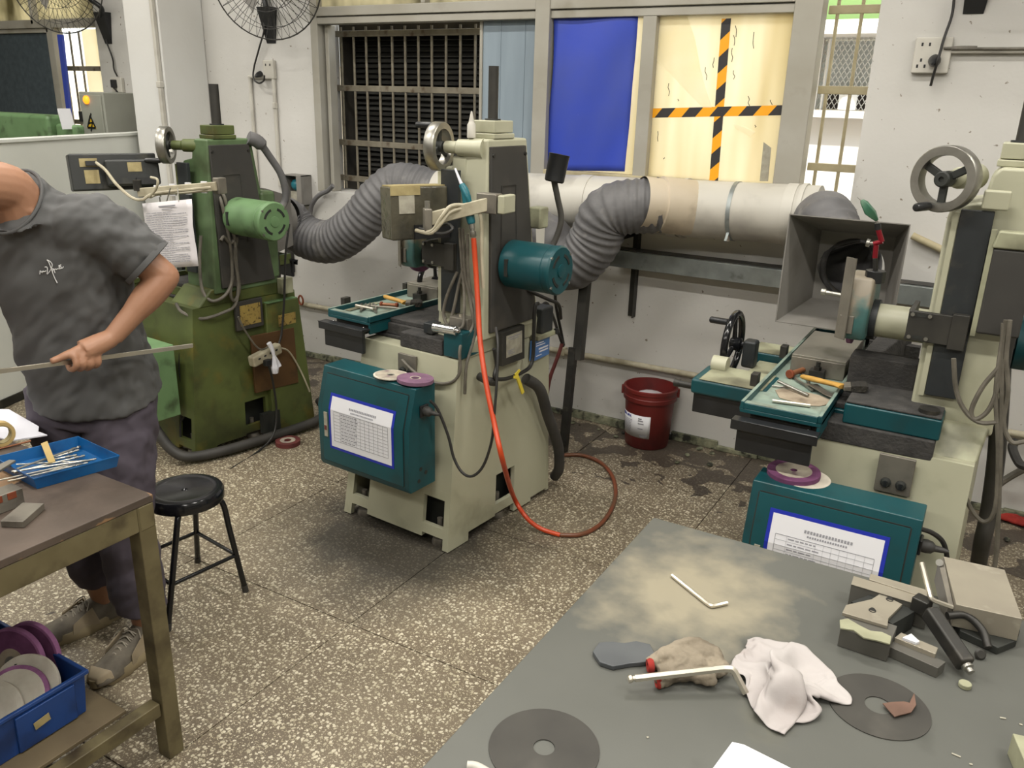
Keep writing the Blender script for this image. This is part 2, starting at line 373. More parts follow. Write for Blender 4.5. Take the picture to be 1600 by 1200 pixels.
def terrazzo():
    m = bpy.data.materials.new('terrazzo'); m.use_nodes = True; nt = m.node_tree; N = nt.nodes; L = nt.links; b = N['Principled BSDF']
    g = N.new('ShaderNodeNewGeometry'); pos = g.outputs['Position']
    def mp(sc, rot=0.0, loc=(0, 0, 0)):
        q = N.new('ShaderNodeMapping'); q.inputs['Scale'].default_value = sc; q.inputs['Rotation'].default_value = (0, 0, rot); q.inputs['Location'].default_value = loc
        L.new(pos, q.inputs['Vector']); return q.outputs['Vector']
    def math_(op, a, bb=None):
        q = N.new('ShaderNodeMath'); q.operation = op
        for i, v in enumerate((a, bb)):
            if v is None: continue
            if isinstance(v, (int, float)): q.inputs[i].default_value = v
            else: L.new(v, q.inputs[i])
        return q.outputs[0]
    def mr(v, a, c, o0=0.0, o1=1.0):
        q = N.new('ShaderNodeMapRange'); q.inputs['From Min'].default_value = a; q.inputs['From Max'].default_value = c
        q.inputs['To Min'].default_value = o0; q.inputs['To Max'].default_value = o1; L.new(v, q.inputs['Value']); return q.outputs['Result']
    def mixc(f, a, c):
        q = N.new('ShaderNodeMix'); q.data_type = 'RGBA'
        L.new(f, q.inputs['Factor'])
        for i, v in ((6, a), (7, c)):
            if isinstance(v, tuple): q.inputs[i].default_value = v
            else: L.new(v, q.inputs[i])
        return q.outputs[2]
    def noise(sc, det=4, dist=0.0):
        q = N.new('ShaderNodeTexNoise'); q.inputs['Scale'].default_value = sc; q.inputs['Detail'].default_value = det; q.inputs['Distortion'].default_value = dist
        L.new(pos, q.inputs['Vector']); return q.outputs['Fac']
    warp = N.new('ShaderNodeTexNoise'); warp.inputs['Scale'].default_value = 60; L.new(pos, warp.inputs['Vector'])
    wv = N.new('ShaderNodeVectorMath'); wv.operation = 'SCALE'; L.new(warp.outputs['Color'], wv.inputs[0]); wv.inputs['Scale'].default_value = 0.018
    wa = N.new('ShaderNodeVectorMath'); wa.operation = 'ADD'; L.new(pos, wa.inputs[0]); L.new(wv.outputs[0], wa.inputs[1])
    def chips(sc, hi, lo):
        q = N.new('ShaderNodeTexVoronoi'); q.voronoi_dimensions = '2D'; q.inputs['Scale'].default_value = sc; q.inputs['Randomness'].default_value = 1.0
        L.new(wa.outputs[0], q.inputs['Vector'])
        sep = N.new('ShaderNodeSeparateColor'); L.new(q.outputs['Color'], sep.inputs[0])
        th = mr(sep.outputs[0], 0, 1, lo, hi)
        return math_('LESS_THAN', q.outputs['Distance'], th), sep.outputs[1]
    base = mixc(mr(noise(2.5), .35, .7), lin('776c5b'), lin('625748'))
    c1, r1 = chips(72, 0.45, 0.0)
    c2, r2 = chips(150, 0.36, 0.0)
    chipc = mixc(mr(r1, 0, 1), lin('d0c8b2'), lin('a0977f'))
    col = mixc(c2, base, lin('a1977f')); col = mixc(c1, col, chipc)
    # dirt along the wall and round the machines
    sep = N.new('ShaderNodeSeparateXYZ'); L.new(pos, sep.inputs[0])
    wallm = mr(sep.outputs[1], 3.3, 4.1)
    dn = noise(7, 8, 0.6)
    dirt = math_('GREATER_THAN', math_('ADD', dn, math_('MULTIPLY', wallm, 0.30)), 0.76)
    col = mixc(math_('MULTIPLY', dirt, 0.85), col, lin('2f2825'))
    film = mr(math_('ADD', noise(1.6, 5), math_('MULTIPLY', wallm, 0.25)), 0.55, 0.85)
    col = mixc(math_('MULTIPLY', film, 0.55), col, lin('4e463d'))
    # oil film and the machine's shadow, both painted dark into the floor in front of the middle machine
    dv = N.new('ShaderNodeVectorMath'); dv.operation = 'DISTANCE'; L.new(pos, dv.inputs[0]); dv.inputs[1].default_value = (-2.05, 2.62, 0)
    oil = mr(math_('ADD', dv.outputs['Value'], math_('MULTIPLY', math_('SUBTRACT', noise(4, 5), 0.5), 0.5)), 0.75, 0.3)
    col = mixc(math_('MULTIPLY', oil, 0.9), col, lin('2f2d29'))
    L.new(col, b.inputs['Base Color']); b.inputs['Roughness'].default_value = 0.45; b.inputs['Specular IOR Level'].default_value = 0.4
    MATS['terrazzo'] = m
terrazzo()

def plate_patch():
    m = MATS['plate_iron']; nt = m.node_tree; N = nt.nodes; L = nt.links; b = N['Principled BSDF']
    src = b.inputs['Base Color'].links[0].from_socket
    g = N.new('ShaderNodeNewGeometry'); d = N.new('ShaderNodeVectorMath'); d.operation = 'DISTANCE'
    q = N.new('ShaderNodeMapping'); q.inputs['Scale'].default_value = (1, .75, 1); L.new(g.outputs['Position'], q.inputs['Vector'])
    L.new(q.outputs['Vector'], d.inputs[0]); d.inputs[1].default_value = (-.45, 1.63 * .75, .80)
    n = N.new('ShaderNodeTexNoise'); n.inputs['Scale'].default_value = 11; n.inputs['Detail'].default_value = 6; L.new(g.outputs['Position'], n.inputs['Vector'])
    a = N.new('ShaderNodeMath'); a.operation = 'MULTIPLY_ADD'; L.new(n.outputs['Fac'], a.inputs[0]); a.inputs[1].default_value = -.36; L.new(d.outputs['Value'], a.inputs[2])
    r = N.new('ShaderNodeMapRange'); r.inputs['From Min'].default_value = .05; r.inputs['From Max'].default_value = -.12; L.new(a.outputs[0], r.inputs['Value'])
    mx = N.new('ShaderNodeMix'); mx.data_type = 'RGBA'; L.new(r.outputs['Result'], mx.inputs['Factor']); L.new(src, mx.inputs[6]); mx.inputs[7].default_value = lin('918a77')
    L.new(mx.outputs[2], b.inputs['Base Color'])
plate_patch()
# ================================================================ the hall
WY, WT = 4.37, 0.24
XL, XR, YB, ZC = -9.2, 2.6, -4.2, 4.1
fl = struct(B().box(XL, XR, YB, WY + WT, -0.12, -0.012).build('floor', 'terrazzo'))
tw, th = 0.845, 0.88
tile0 = None
for i in range(-5, 4):
    for j in range(-2, 4):
        x0 = -2.65 + i * tw; y0 = 1.10 + j * th
        if y0 + th > WY + 0.001: y1 = WY
        else: y1 = y0 + th
        if y1 - y0 < 0.1: continue
        full = abs(y1 - y0 - th) < 1e-4
        if tile0 and full:
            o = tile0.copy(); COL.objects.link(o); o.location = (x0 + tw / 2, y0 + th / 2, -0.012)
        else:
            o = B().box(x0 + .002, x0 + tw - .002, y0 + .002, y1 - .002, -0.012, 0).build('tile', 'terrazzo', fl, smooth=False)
            if full: tile0 = o
struct(B().box(XL, XR, YB, WY + WT, ZC, ZC + 0.15).build('ceiling', 'ceiling_paint'))
struct(B().box(XL - .2, XL, YB, WY, -0.1, ZC).build('wall_left', 'hall_wall'))
struct(B().box(XR, XR + .2, YB, WY, -0.1, ZC).build('wall_right', 'hall_wall'))
struct(B().box(XL - .2, XR + .2, YB - .2, YB, -0.1, ZC).build('wall_front', 'hall_wall'))
# back wall with two openings: left window and the wide middle window
W1L, W1R, W1B, W1T = -4.08, -0.66, 1.22, 3.30
W0L, W0R, W0B, W0T = -8.6, -6.33, 1.15, 3.30
wb = B()
wb.box(XL, W0L, WY, WY + WT, -0.1, ZC); wb.box(W0R, W1L, WY, WY + WT, -0.1, ZC); wb.box(W1R, XR, WY, WY + WT, -0.1, ZC)
wb.box(W0L, W0R, WY, WY + WT, -0.1, W0B); wb.box(W0L, W0R, WY, WY + WT, W0T, ZC)
wb.box(W1L, W1R, WY, WY + WT, -0.1, W1B); wb.box(W1L, W1R, WY, WY + WT, W1T, ZC)
struct(wb.build('wall_back', 'wall_paint', smooth=False))
struct(B().box(-5.47, -5.11, 4.0, WY - 0.001, 0, ZC).build('pillar', 'wall_white', bevel=0.01))
# old skirting of crumbled plaster at the wall foot
bb = B()
random.seed(3)
x = -5.0
while x < 1.8:
    l = random.uniform(0.10, 0.28); h = random.uniform(0.02, 0.055)
    bb.box(x, x + l, WY - random.uniform(0.012, 0.03), WY - 0.0005, 0.0005, h); x += l
mat('plaster_crumb', '8a8a72', '4f5240', 14, 0.9, bump=0.8, bscale=40, grime='26261f', gscale=16, gthr=(0.5, 0.6))
struct(bb.build('baseboard_back', 'plaster_crumb', bevel=0.004))

# ---------------------------------------------------------------- middle window
win = bpy.data.objects.new('window_1', None); COL.objects.link(win); win.location = (-2.4, WY, W1B); struct(win)
FY0, FY1 = WY - 0.03, WY + 0.06
def wframe(name, x0, x1, z0, z1, m='aluminium', y0=FY0, y1=FY1):
    return B().box(x0, x1, y0, y1, z0, z1).build(name, m, win, bevel=0.004)
RB, RT = 2.27, 2.37            # transom rail
wframe('frame_left', W1L, W1L + 0.06, W1B, W1T)
wframe('frame_inner', W1L + 0.075, W1L + 0.105, W1B, RB, y0=WY + 0.02, y1=WY + 0.09)
o = B().box(W1L + 0.06, -1.03, FY0, FY1, RB, RB + 0.04).box(W1L + 0.06, -1.03, FY0 - 0.012, FY1, RB + 0.045, RT).build('transom_rail', 'aluminium', win, bevel=0.004)
MX = -2.37
wframe('mullion', MX - 0.045, MX + 0.045, 1.22, W1T, y0=FY0 - .018)
wframe('mullion', MX + 0.055, MX + 0.095, 1.45, RB, y0=WY, y1=WY + 0.07)
MX2 = -1.745
wframe('mullion', MX2 - 0.045, MX2 + 0.03, 1.22, RB)
PX0, PX1 = -1.03, -0.90
wframe('post', PX0, PX1, W1B, W1T, y0=FY0 - .018)
wframe('sash_rail', MX + 0.04, PX0, 1.44, 1.475, m='rail_cream', y0=WY - 0.05, y1=WY + 0.03)
for a, b_ in ((W1L + 0.06, -3.2), (-3.17, MX - 0.045), (MX + 0.045, -1.7), (-1.66, PX0)):
    B().box(a, b_, WY + 0.02, WY + 0.026, RT, W1T).build('transom_pane', 'frosted_old', win)
for xx in (-3.185, -1.68): wframe('transom_bar', xx - 0.015, xx + 0.015, RT, W1T)
# panes
B().box(MX2 + 0.03, PX0, WY + 0.015, WY + 0.021, 1.475, RB).build('frosted_pane', 'frosted_glass', win, label='cream frosted pane')
B().box(MX + 0.095, MX2 - 0.045, WY + 0.045, WY + 0.050, 1.22, RB).build('frosted_pane', 'frosted_glass', win, label='cream frosted pane behind the blue sheet')
B().box(MX2 + 0.03, PX0, WY + 0.045, WY + 0.05, 1.22, 1.44).build('lower_pane', 'frosted_glass', win)
for pts, nm, mm, off in (([(1015, 25), (1073, 23), (1086, 60), (1095, 110), (1112, 168), (1098, 168), (1012, 80)], 'torn_film', 'frosted_light', .002),
                         ([(1145, 193), (1165, 199), (1180, 206), (1172, 214), (1150, 200)], 'torn_film', 'frosted_light', .003),
                         ([(1193, 222), (1205, 231), (1200, 283), (1187, 283)], 'tape_scrap', 'label_grey', .002)):
    Yp = WY + 0.015 - off
    B().prism([PY(x, y, Yp) for x, y in pts], (0, .0012, 0)).build(nm, mm, win, smooth=False)
sc_ = B(); random.seed(21)
for x, y, l in ((1150, 40, 18), (1147, 55, 16), (1178, 50, 26), (1144, 75, 22), (1103, 105, 20), (1115, 90, 16), (1045, 130, 20), (1170, 150, 16), (1028, 205, 16), (1147, 110, 14), (1222, 195, 6), (1226, 190, 5), (1060, 155, 3), (1037, 246, 3), (1180, 195, 4), (1205, 156, 8)):
    p = [PY(x + random.uniform(-1.5, 1.5), y + l * t / 3, WY + .0142) for t in range(4)]; sc_.tube(p, .0016, 4, 0)
sc_.build('scratch', 'soot', win, kind='stuff')
sp = B().box(-2.80, MX - 0.045, WY + 0.03, WY + 0.05, 1.22, RB).build('sliding_panel', 'panel_greyblue', win, label='grey-blue sliding panel', bevel=0.003)
for xx in (-2.68, -2.52): B().box(xx, xx + 0.004, WY + 0.027, WY + 0.031, 1.22, RB).build('panel_seam', 'panel_greyblue', win)
B().box(-2.815, -2.797, WY + 0.02, WY + 0.06, 1.22, RB).build('panel_edge', 'aluminium', win)
# soot-black louvre bank set outside the left half
for k in range(30):
    z = 1.26 + k * 0.034
    B().obox((-3.42, WY + 0.36, z), (1.24, 0.05, 0.004), (R(38), 0, 0)).build('louvre_slat', 'louvre', win)
B().box(-4.06, -2.79, WY + 0.40, WY + 0.42, 1.20, 2.34).build('louvre_back', 'soot', win)
B().box(-4.06, -2.79, WY + 0.242, WY + 0.43, 2.235, 2.30).build('soot_lintel', 'soot', win)
B().box(-4.08, -4.06, WY + 0.242, WY + 0.43, 1.2, 2.3).build('louvre_side', 'soot', win); B().box(-2.80, -2.78, WY + 0.242, WY + 0.43, 1.2, 2.3).build('louvre_side', 'soot', win)
def grille(label, px_list, Y, zs, x0, x1, zb, zt, m):
    g = thing('security_grille', label, 'grille', ((x0 + x1) / 2, Y, zb), 'security grilles over the windows')
    for X in px_list: B().cyl((X, Y, zb), (X, Y, zt), 0.0085, n=8).build('bar', m, g)
    for z in zs: B().box(x0, x1, Y - 0.010, Y + 0.010, z - 0.019, z + 0.019).build('crossbar', m, g, bevel=0.003)
    return g
GY = WY + 0.19
zs = [PY(600, 52, GY).z, PY(600, 139, GY).z, PY(600, 226, GY).z, 1.30]
grille('grey steel bar grille over the dark louvred window', [PY(x, 139, GY).x for x in (536, 555, 574, 594, 614, 634, 654.5, 675, 697, 719, 742)], GY, zs,
       PY(518, 139, GY).x, PY(758, 139, GY).x, 1.23, 2.27, 'grille_steel')
zs = [PY(1320, 15, GY).z, PY(1310, 141, GY).z, PY(1300, 262, GY).z]
grille('pale steel bar grille in the bright open window', [PY(x, 141, GY).x for x in (1292, 1329, 1366)], GY, zs, PX1 - 0.02, W1R - 0.002, 1.24, 2.75, 'rail_cream')
# blue sheet hung over the second light
def cloth_sheet(name, TL, TR, BR, BL, Y, m, nx=14, ny=22, amp=0.008, seed=1):
    rnd = random.Random(seed); b = B(); vs = []; fs = []
    for j in range(ny + 1):
        t = j / ny
        for i in range(nx + 1):
            s = i / nx
            p = TL.lerp(TR, s).lerp(BL.lerp(BR, s), t)
            p = V(p); p.y = Y + amp * (math.sin(6 * s + 3 * t) * 0.6 + math.sin(13 * s * (0.4 + t)) * 0.4) - 0.012 * math.sin(PI * t) * (1 - s)
            if i == 0: p.x += 0.018 * math.sin(PI * t * 1.5)
            vs.append(p)
    for j in range(ny):
        for i in range(nx):
            a = j * (nx + 1) + i; fs.append((a, a + 1, a + nx + 2, a + nx + 1))
    return b.add(vs, fs).build(name, m, solid=0.0015)
SY = WY - 0.004
bs = cloth_sheet('blue_sheet', PY(865, 22, SY), PY(998, 21, SY), PY(976, 268, SY), PY(852, 266, SY), SY, 'blue_sheet')
tag(bs, 'creased royal blue sheet hung over a window pane', 'sheet')
fb = B().box(MX + 0.02, -2.02, WY - 0.045, WY - 0.006, 1.40, 1.436).build('blue_flap', 'blue_sheet', bs)
# hazard tape cross on the frosted pane
tp = thing('hazard_tape', 'black and yellow hazard tape cross on the frosted pane', 'tape', (PY(1122, 172, WY + 0.014).x, WY + 0.014, PY(1122, 172, WY).z))
TY = WY + 0.0146
def tape_strip(A, Bq, w, n, black_first, slant, cut0=0, cut1=0):
    a = V(A); b_ = V(Bq); d = (b_ - a); L = d.length; d.normalize(); nrm = V((0, -1, 0)); up = nrm.cross(d)
    # parallelogram stripes clipped to the strip
    k = L / n; sl = w * slant
    for i in range(-1, n + 1):
        s0, s1 = i * k, (i + 1) * k
        poly = [(s0 - sl / 2, -w / 2), (s1 - sl / 2, -w / 2), (s1 + sl / 2, w / 2), (s0 + sl / 2, w / 2)]
        # clip to 0..L
        def clip(P, lo, left):
            out = []
            for q in range(len(P)):
                p, r = P[q], P[(q + 1) % len(P)]
                ip = p[0] >= lo if left else p[0] <= lo; ir = r[0] >= lo if left else r[0] <= lo
                if ip: out.append(p)
                if ip != ir:
                    t = (lo - p[0]) / (r[0] - p[0]); out.append((lo, p[1] + (r[1] - p[1]) * t))
            return out
        P = clip(poly, 0, True)
        if len(P) >= 3: P = clip(P, L, False)
        if len(P) < 3: continue
        bl = (i % 2 == 0) == black_first
        B().prism([a + d * s + up * u for s, u in P], (0, -0.0004, 0)).build('stripe', 'tape_black' if bl else 'tape_yellow', tp, smooth=False, label='black stripe' if bl else 'yellow stripe')
tape_strip(PY(1135, 29, TY), PY(1115, 283, TY), 0.047, 10, True, -0.9)
TY -= 0.0005
tape_strip(PY(1008, 177, TY), PY(1231, 172, TY), 0.047, 10, False, 0.9)
# ---------------------------------------------------------------- left window
win0 = bpy.data.objects.new('window_2', None); COL.objects.link(win0); win0.location = (-7.2, WY, W0B); struct(win0)
def w0(name, x0, x1, z0, z1, m='aluminium', y0=FY0, y1=FY1, **k): return B().box(x0, x1, y0, y1, z0, z1).build(name, m, win0, bevel=0.004, **k)
ax = PY(85, 45, WY).x
w0('frame_right', PY(82, 60, WY).x, PY(88, 60, WY).x, W0B, 2.30)
w0('transom_rail', W0L, W0R, PY(40, 45, WY).z, PY(40, 32, WY).z)
w0('mullion', PY(51, 20, WY).x, PY(55, 20, WY).x, 2.32, W0T)
for a, b_ in ((W0L, PY(51, 20, WY).x), (PY(55, 20, WY).x, W0R)): w0('transom_pane', a, b_, 2.33, W0T, 'frosted_old', WY + .02, WY + .026)
w0('sash_frame', W0L, PY(78, 60, WY).x, PY(40, 52, WY).z, PY(40, 45, WY).z, y0=WY - .01)
w0('sash_frame', PY(75, 60, WY).x, PY(82, 60, WY).x, W0B, PY(40, 45, WY).z, y0=WY - .01)
w0('dark_pane', W0L, PY(75, 60, WY).x, W0B, PY(40, 52, WY).z, 'screen_dark', WY + .01, WY + .016, label='dark dusty pane')
w0('frosted_pane', PY(88, 60, WY).x, W0R, W0B, 2.30, 'frosted_glass', WY + .225, WY + .231, label='pale frosted pane behind the bars')
b0 = B().prism([PY(89, 54, WY - .02), PY(96, 54, WY - .02), PY(111, 194, WY - .02), PY(106, 194, WY - .02)], (0, 0.02, 0)).build('blue_sheet', 'blue_sheet')
tag(b0, 'narrow blue sheet edge hanging in the far left window', 'sheet')
GY = WY + 0.15
grille('rusty steel bar grille in the far left window', [PY(x, 108, GY).x for x in (104, 116, 130)], GY, [PY(120, 107, GY).z, PY(118, 190, GY).z], PY(98, 107, GY).x, W0R - .003, 1.3, 2.28, 'grille_steel')

# ---------------------------------------------------------------- the yard outside
yard = struct(B().box(-14, 8, WY + WT + .005, 16, -0.3, -0.15).build('yard_ground', 'yard_ground'))
FYD = 9.0
ow = struct(B().box(-14, 8, FYD, FYD + .3, -0.3, 2.2).box(-14, 8, FYD, FYD + .3, 3.0, 6).build('wall_yard', 'bright_wall'))
B().box(-14, 8, FYD + .05, FYD + .2, 2.2, 3.0).build('window_strip', 'yard_grey', ow)
hut = thing('wire_mesh_store', 'pale store shed with wire mesh front seen through the open window', 'shed', (-1.6, 8.2, -0.15))
hx0, hx1 = PY(1268, 180, 8.0).x, PY(1400, 180, 8.0).x
z_led, z_mid, z_roof = PY(1310, 182, 8.0).z, PY(1310, 140, 8.0).z, PY(1320, 60, 8.0).z
B().box(hx0 - 1, hx1 + 1, 8.0, 8.15, -0.15, z_led).build('wall_panel', 'yard_white', hut)
B().box(hx0 - 1, hx1 + 1, 7.82, 8.2, z_led - 0.01, z_led + 0.05).build('ledge', 'yard_white', hut)
B().box(hx0 - 1, hx1 + 1, 8.3, 8.35, z_led + 0.06, z_roof).build('backing', 'yard_grey', hut)
B().box(PY(1288, 160, 8.1).x, hx1 + 1, 8.16, 8.2, z_led + 0.06, z_mid).build('dark_opening', 'mesh_dark', hut, label='dark brown opening behind the mesh')
for xx in (1287, 1277): B().box(PY(xx, 120, 8.0).x, PY(xx + 3, 120, 8.0).x, 8.0, 8.06, z_led, z_roof).build('post', 'yard_white', hut)
mm = B(); xa, xb = PY(1290, 160, 8.02).x, hx1 + 0.2; stp = 0.045
n = int((xb - xa) / stp)
for i in range(-14, n + 14):
    for q in (-1, 1):
        if not 0 <= i < n and (i < 0) != (q > 0): continue
        p = V((xa + i * stp, 8.05, z_led + 0.05)); h = z_roof - z_led
        mm.bar(p, p + V((q * h * 0.62, 0, h)), 0.006, 0.006)
mm.build('wire_mesh', 'yard_white', hut, kind='stuff')
ra = PY(1270, 62, 7.6); rb = PY(1400, 58, 7.6)
B().hexa([(hx0 - 1, 7.5, z_roof), (hx1 + 1, 7.5, z_roof), (hx1 + 1, 8.6, z_roof + .02), (hx0 - 1, 8.6, z_roof + .02), (hx0 - 1, 7.5, z_roof + .04), (hx1 + 1, 7.5, z_roof + .04), (hx1 + 1, 8.6, PY(1320, 30, 8.6).z), (hx0 - 1, 8.6, PY(1320, 30, 8.6).z)]).build('roof', 'yard_white', hut, label='white corrugated roof')
B().box(hx0 - 1, hx1 + 1, 8.9, 8.95, PY(1320, 30, 8.9).z, PY(1320, -40, 8.9).z).build('gutter_board', 'yard_green', hut, label='bright green roof edge')
jar = B().lathe(PY(1321, 181, 7.93) + V((0, 0, 0)), (0, 0, 1), [(0.06, 0.0), (0.075, 0.01), (0.075, 0.13), (0.05, 0.15), (0.05, 0.17)], 16).build('jar', 'yard_white')
tag(jar, 'white plastic jar standing on the outside ledge', 'jar')
jar.location.z = z_led + 0.05
for k, (px_, y0, n) in enumerate(((1246, 285, 5), (1320, 288, 4))):
    t = thing('timber_pallet_stack', ['stack of orange timber boards outside left of the window bars', 'stack of orange timber boards outside behind the window bars'][k], 'timber', PY(px_ , 300, 6.6 + .3 * k), 'timber stacks in the yard')
    c = PY(px_, y0 - 40, 6.6 + .3 * k)
    for i in range(n + 12):
        random.seed(i + 20 * k); ox = random.uniform(-.05, .05)
        z = c.z + 0.07 - i * 0.058
        B().box(c.x - .13 + ox, c.x + .13 + ox, c.y - .2, c.y + .2, z, z + .045).build('board', 'yard_orange', t)
    t.location.z = z
    B().box(c.x - .14, c.x + .14, c.y - .18, c.y + .18, -0.149, z - .001).build('plinth', 'yard_white', t)
# ================================================================ surface grinders
class G(B):
    """builder in the frame of the middle machine, shifted along the wall by GDX"""
    def build(s, *a, **k):
        s.v = [(p[0] + GDX, p[1], p[2]) for p in s.v]; return B.build(s, *a, **k)
GDX = 0.0
def wheel_parts(root, name, c, axis, r, w, spokes, rim_m, spoke_m, rot=0.0, handle=True, label=None, rim_r=0.012, hside=1, hz=None, klass=G):
    a, u, v = basis(axis); c = V(c)
    rim = klass().lathe(c, axis, [(r - rim_r * 1.8, -w / 2), (r - .003, -w / 2), (r, -w / 2 + .004), (r, w / 2 - .004), (r - .003, w / 2), (r - rim_r * 1.8, w / 2), (r - rim_r * 2.0, 0), (r - rim_r * 1.8, -w / 2)], 40, cap=False).build(name, rim_m, root, label=label)
    d = lambda t: u * math.cos(t) + v * math.sin(t)
    for k in range(spokes):
        t = rot + 2 * PI * k / spokes
        klass().bar(c + d(t) * .012, c + d(t) * (r - rim_r), 0.022, 0.014, up=a).build('spoke', spoke_m, rim, bevel=.003)
    klass().lathe(c, axis, [(.02, -.02), (.023, -.016), (.023, .024), (.019, .028), (.008, .028), (.008, .022)], 20).build('hub', spoke_m, rim)
    if handle:
        h0 = c + d(rot if hz is None else hz) * (r - rim_r) + a * (w / 2 - .004)
        klass().lathe(h0, a * hside, [(.006, 0), (.006, .012), (.012, .014), (.0135, .03), (.0125, .085), (.009, .092), (.003, .093)], 14).build('handle', 'black_plastic', rim, label='black handle')
    return rim
def base_parts(root, paint, core=True):
    N0 = [(-2.385, 2.612), (-1.762, 2.608), (-1.735, 3.375), (-2.37, 3.375)]; N1 = [(-2.31, 2.70), (-1.775, 2.69), (-1.755, 3.35), (-2.305, 3.35)]
    def cr(k, z):
        t = z / 0.84; a, b_ = N0[k % 4], N1[k % 4]; return V((a[0] + (b_[0] - a[0]) * t, a[1] + (b_[1] - a[1]) * t, z))
    b = G()
    b.loft([[cr(k, .27) for k in range(4)], [cr(k, .80) for k in range(4)], [cr(k, .84) * 1 for k in range(4)]])
    def panel(k, u0, u1, z0, z1, dep=.022):
        A = lambda u, z: cr(k, z).lerp(cr(k + 1, z), u)
        n = (cr(k + 1, 0) - cr(k, 0)).cross(V((0, 0, 1))).normalized() * -dep
        o = [A(u0, z0), A(u1, z0), A(u1, z1), A(u0, z1)]
        b.hexa(o + [p + n for p in o])
    # near face: corner posts, lip bars, centre plate; openings show the dark inside
    for u0, u1, z0, z1 in ((0, .07, .004, .27), (.07, .23, .235, .27), (.07, .23, .06, .105), (.23, .76, .035, .27), (.76, .95, .23, .27), (.76, .95, .055, .10), (.95, 1, .004, .27)): panel(0, u0, u1, z0, z1)
    for u0, u1, z0, z1 in ((0, .18, .004, .27), (.18, .43, .045, .27), (.43, .62, .245, .27), (.43, .62, .055, .10), (.62, .8, .012, .27), (.8, 1, .03, .27)): panel(1, u0, u1, z0, z1)
    panel(2, 0, 1, .02, .27); panel(3, 0, 1, .02, .27)
    base = b.build('base', paint, root, bevel=.006)
    G().box(-2.30, -1.83, 2.70, 3.30, .05, .30).build('inner_frame', 'cast_dark', root)
    for x, y in ((-2.30, 2.665), (-1.85, 2.665), (-1.80, 3.02), (-2.30, 3.3), (-1.80, 3.3)):
        G().lathe((x, y, 0), (0, 0, 1), [(.036, 0), (.036, .012), (.03, .028), (.014, .034), (.012, .036), (.012, .12), (.001, .12)], 16).build('leveling_foot', 'steel_dull', root)
    return base, cr
def grinder(dx, paint, dirty, label, tdx=0.0, tdy=0.0, sad_r=-1.88, wheel_az=101, hdz=0.0, rod_r=.02, rod_top=1.97, wheel_rot=0.0, hz=None, wc=(-2.005, 2.785, 1.663), arm_x=-2.69, tw=(-2.645, 3.09, .985)):
    global GDX
    GDX = dx
    root = thing('surface_grinder', label, 'grinding machine', (-2.07 + dx, 2.985, 0), 'surface grinders along the wall')
    base, cr = base_parts(root, paint)
    # bulge of the base under the column and pads
    G().loft([[(-2.02, 2.72, .835), (-1.77, 2.72, .835), (-1.75, 3.30, .835), (-2.02, 3.30, .835)], [(-2.0, 2.80, .93), (-1.755, 2.80, .93), (-1.745, 3.24, .93), (-2.0, 3.24, .93)]]).build('column_foot', paint, root, bevel=.01)
    # column
    prof = [(-1.985, .90), (-1.985, 1.55), (-1.975, 1.585), (-1.90, 1.60), (-1.89, 1.675), (-1.87, 1.70), (-1.765, 1.70), (-1.745, .90)]
    y0 = lambda z: 2.815 + (z - .9) * .055; y1 = lambda z: 3.235 - (z - .9) * .13
    col = G().loft([[V((x, y0(z), z)) for x, z in prof], [V((x, y1(z), z)) for x, z in prof]]).build('column', paint, root, bevel=.010, seg=3)
    # back cover plate with slot
    c1 = G(); pl = [(2.865, 1.672), (3.105, 1.672), (3.20, .93), (2.855, .93)]
    c1.hexa([(-1.768 + (1.7 - z) * .026, y, z) for y, z in pl] + [(-1.752 + (1.7 - z) * .026, y, z) for y, z in pl])
    cov = c1.build('back_cover', 'cover_grey', root, bevel=.003, label='dark grey back cover plate')
    for a_, b_ in (((2.93, 1.52), (3.03, 1.52)), ((3.03, 1.52), (3.04, 1.16)), ((2.93, 1.52), (2.925, 1.16))):
        G().bar((-1.751 + (1.7 - a_[1]) * .026, *a_), (-1.751 + (1.7 - b_[1]) * .026, *b_), .004, .004).build('cover_groove', 'black_steel', cov)
    for y, z in ((2.875, 1.64), (3.095, 1.64)): G().cyl((-1.752, y, z), (-1.744, y, z), .007, n=10).build('screw', 'steel_dark', cov)
    # top cap and elevating screw
    G().box(-1.885, -1.765, 2.90, 3.04, 1.70, 1.72).box(-1.88, -1.77, 2.905, 3.035, 1.722, 1.768).build('screw_housing', paint, root, bevel=.004)
    G().cyl((-1.825, 2.97, 1.765), (-1.825, 2.97, rod_top), rod_r, n=18).build('elevating_screw', 'black_steel', root, label='black elevating screw rod')
    G().cyl((-1.825, 2.97, 1.766), (-1.825, 2.97, 1.774), rod_r + .012, n=18).build('screw_collar', 'dark_grey', root)
    # elevating handwheel
    ax = V((-math.sin(R(wheel_az)), math.cos(R(wheel_az)), 0)); wc = V(wc)
    wheel_parts(root, 'elevating_handwheel', wc, ax, .095, .044, 3, 'steel', 'cast_dark', rot=wheel_rot, hz=hz, rim_r=.0145, label='steel rimmed handwheel')
    q = wc - ax * .13; q2 = wc - ax * .20
    G().cyl(wc - ax * .018, q, .012, n=14).build('wheel_shaft', 'steel_dark', root)
    G().lathe(wc - ax * .03, -ax, [(.022, 0), (.024, .004), (.024, .05), (.032, .058), (.034, .13), (.04, .17)], 20).build('shaft_boss', paint, root)
    # slideway strip on the near face
    G().box(-1.95, -1.862, 2.795, 2.815, 1.005, 1.58).build('way_cover', 'dark_grey', root, bevel=.003, label='dark slideway cover strip')
    G().box(-1.968, -1.952, 2.80, 2.82, 1.0, 1.57).build('way_edge', paint, root)
    # spindle head
    hz_ = hdz
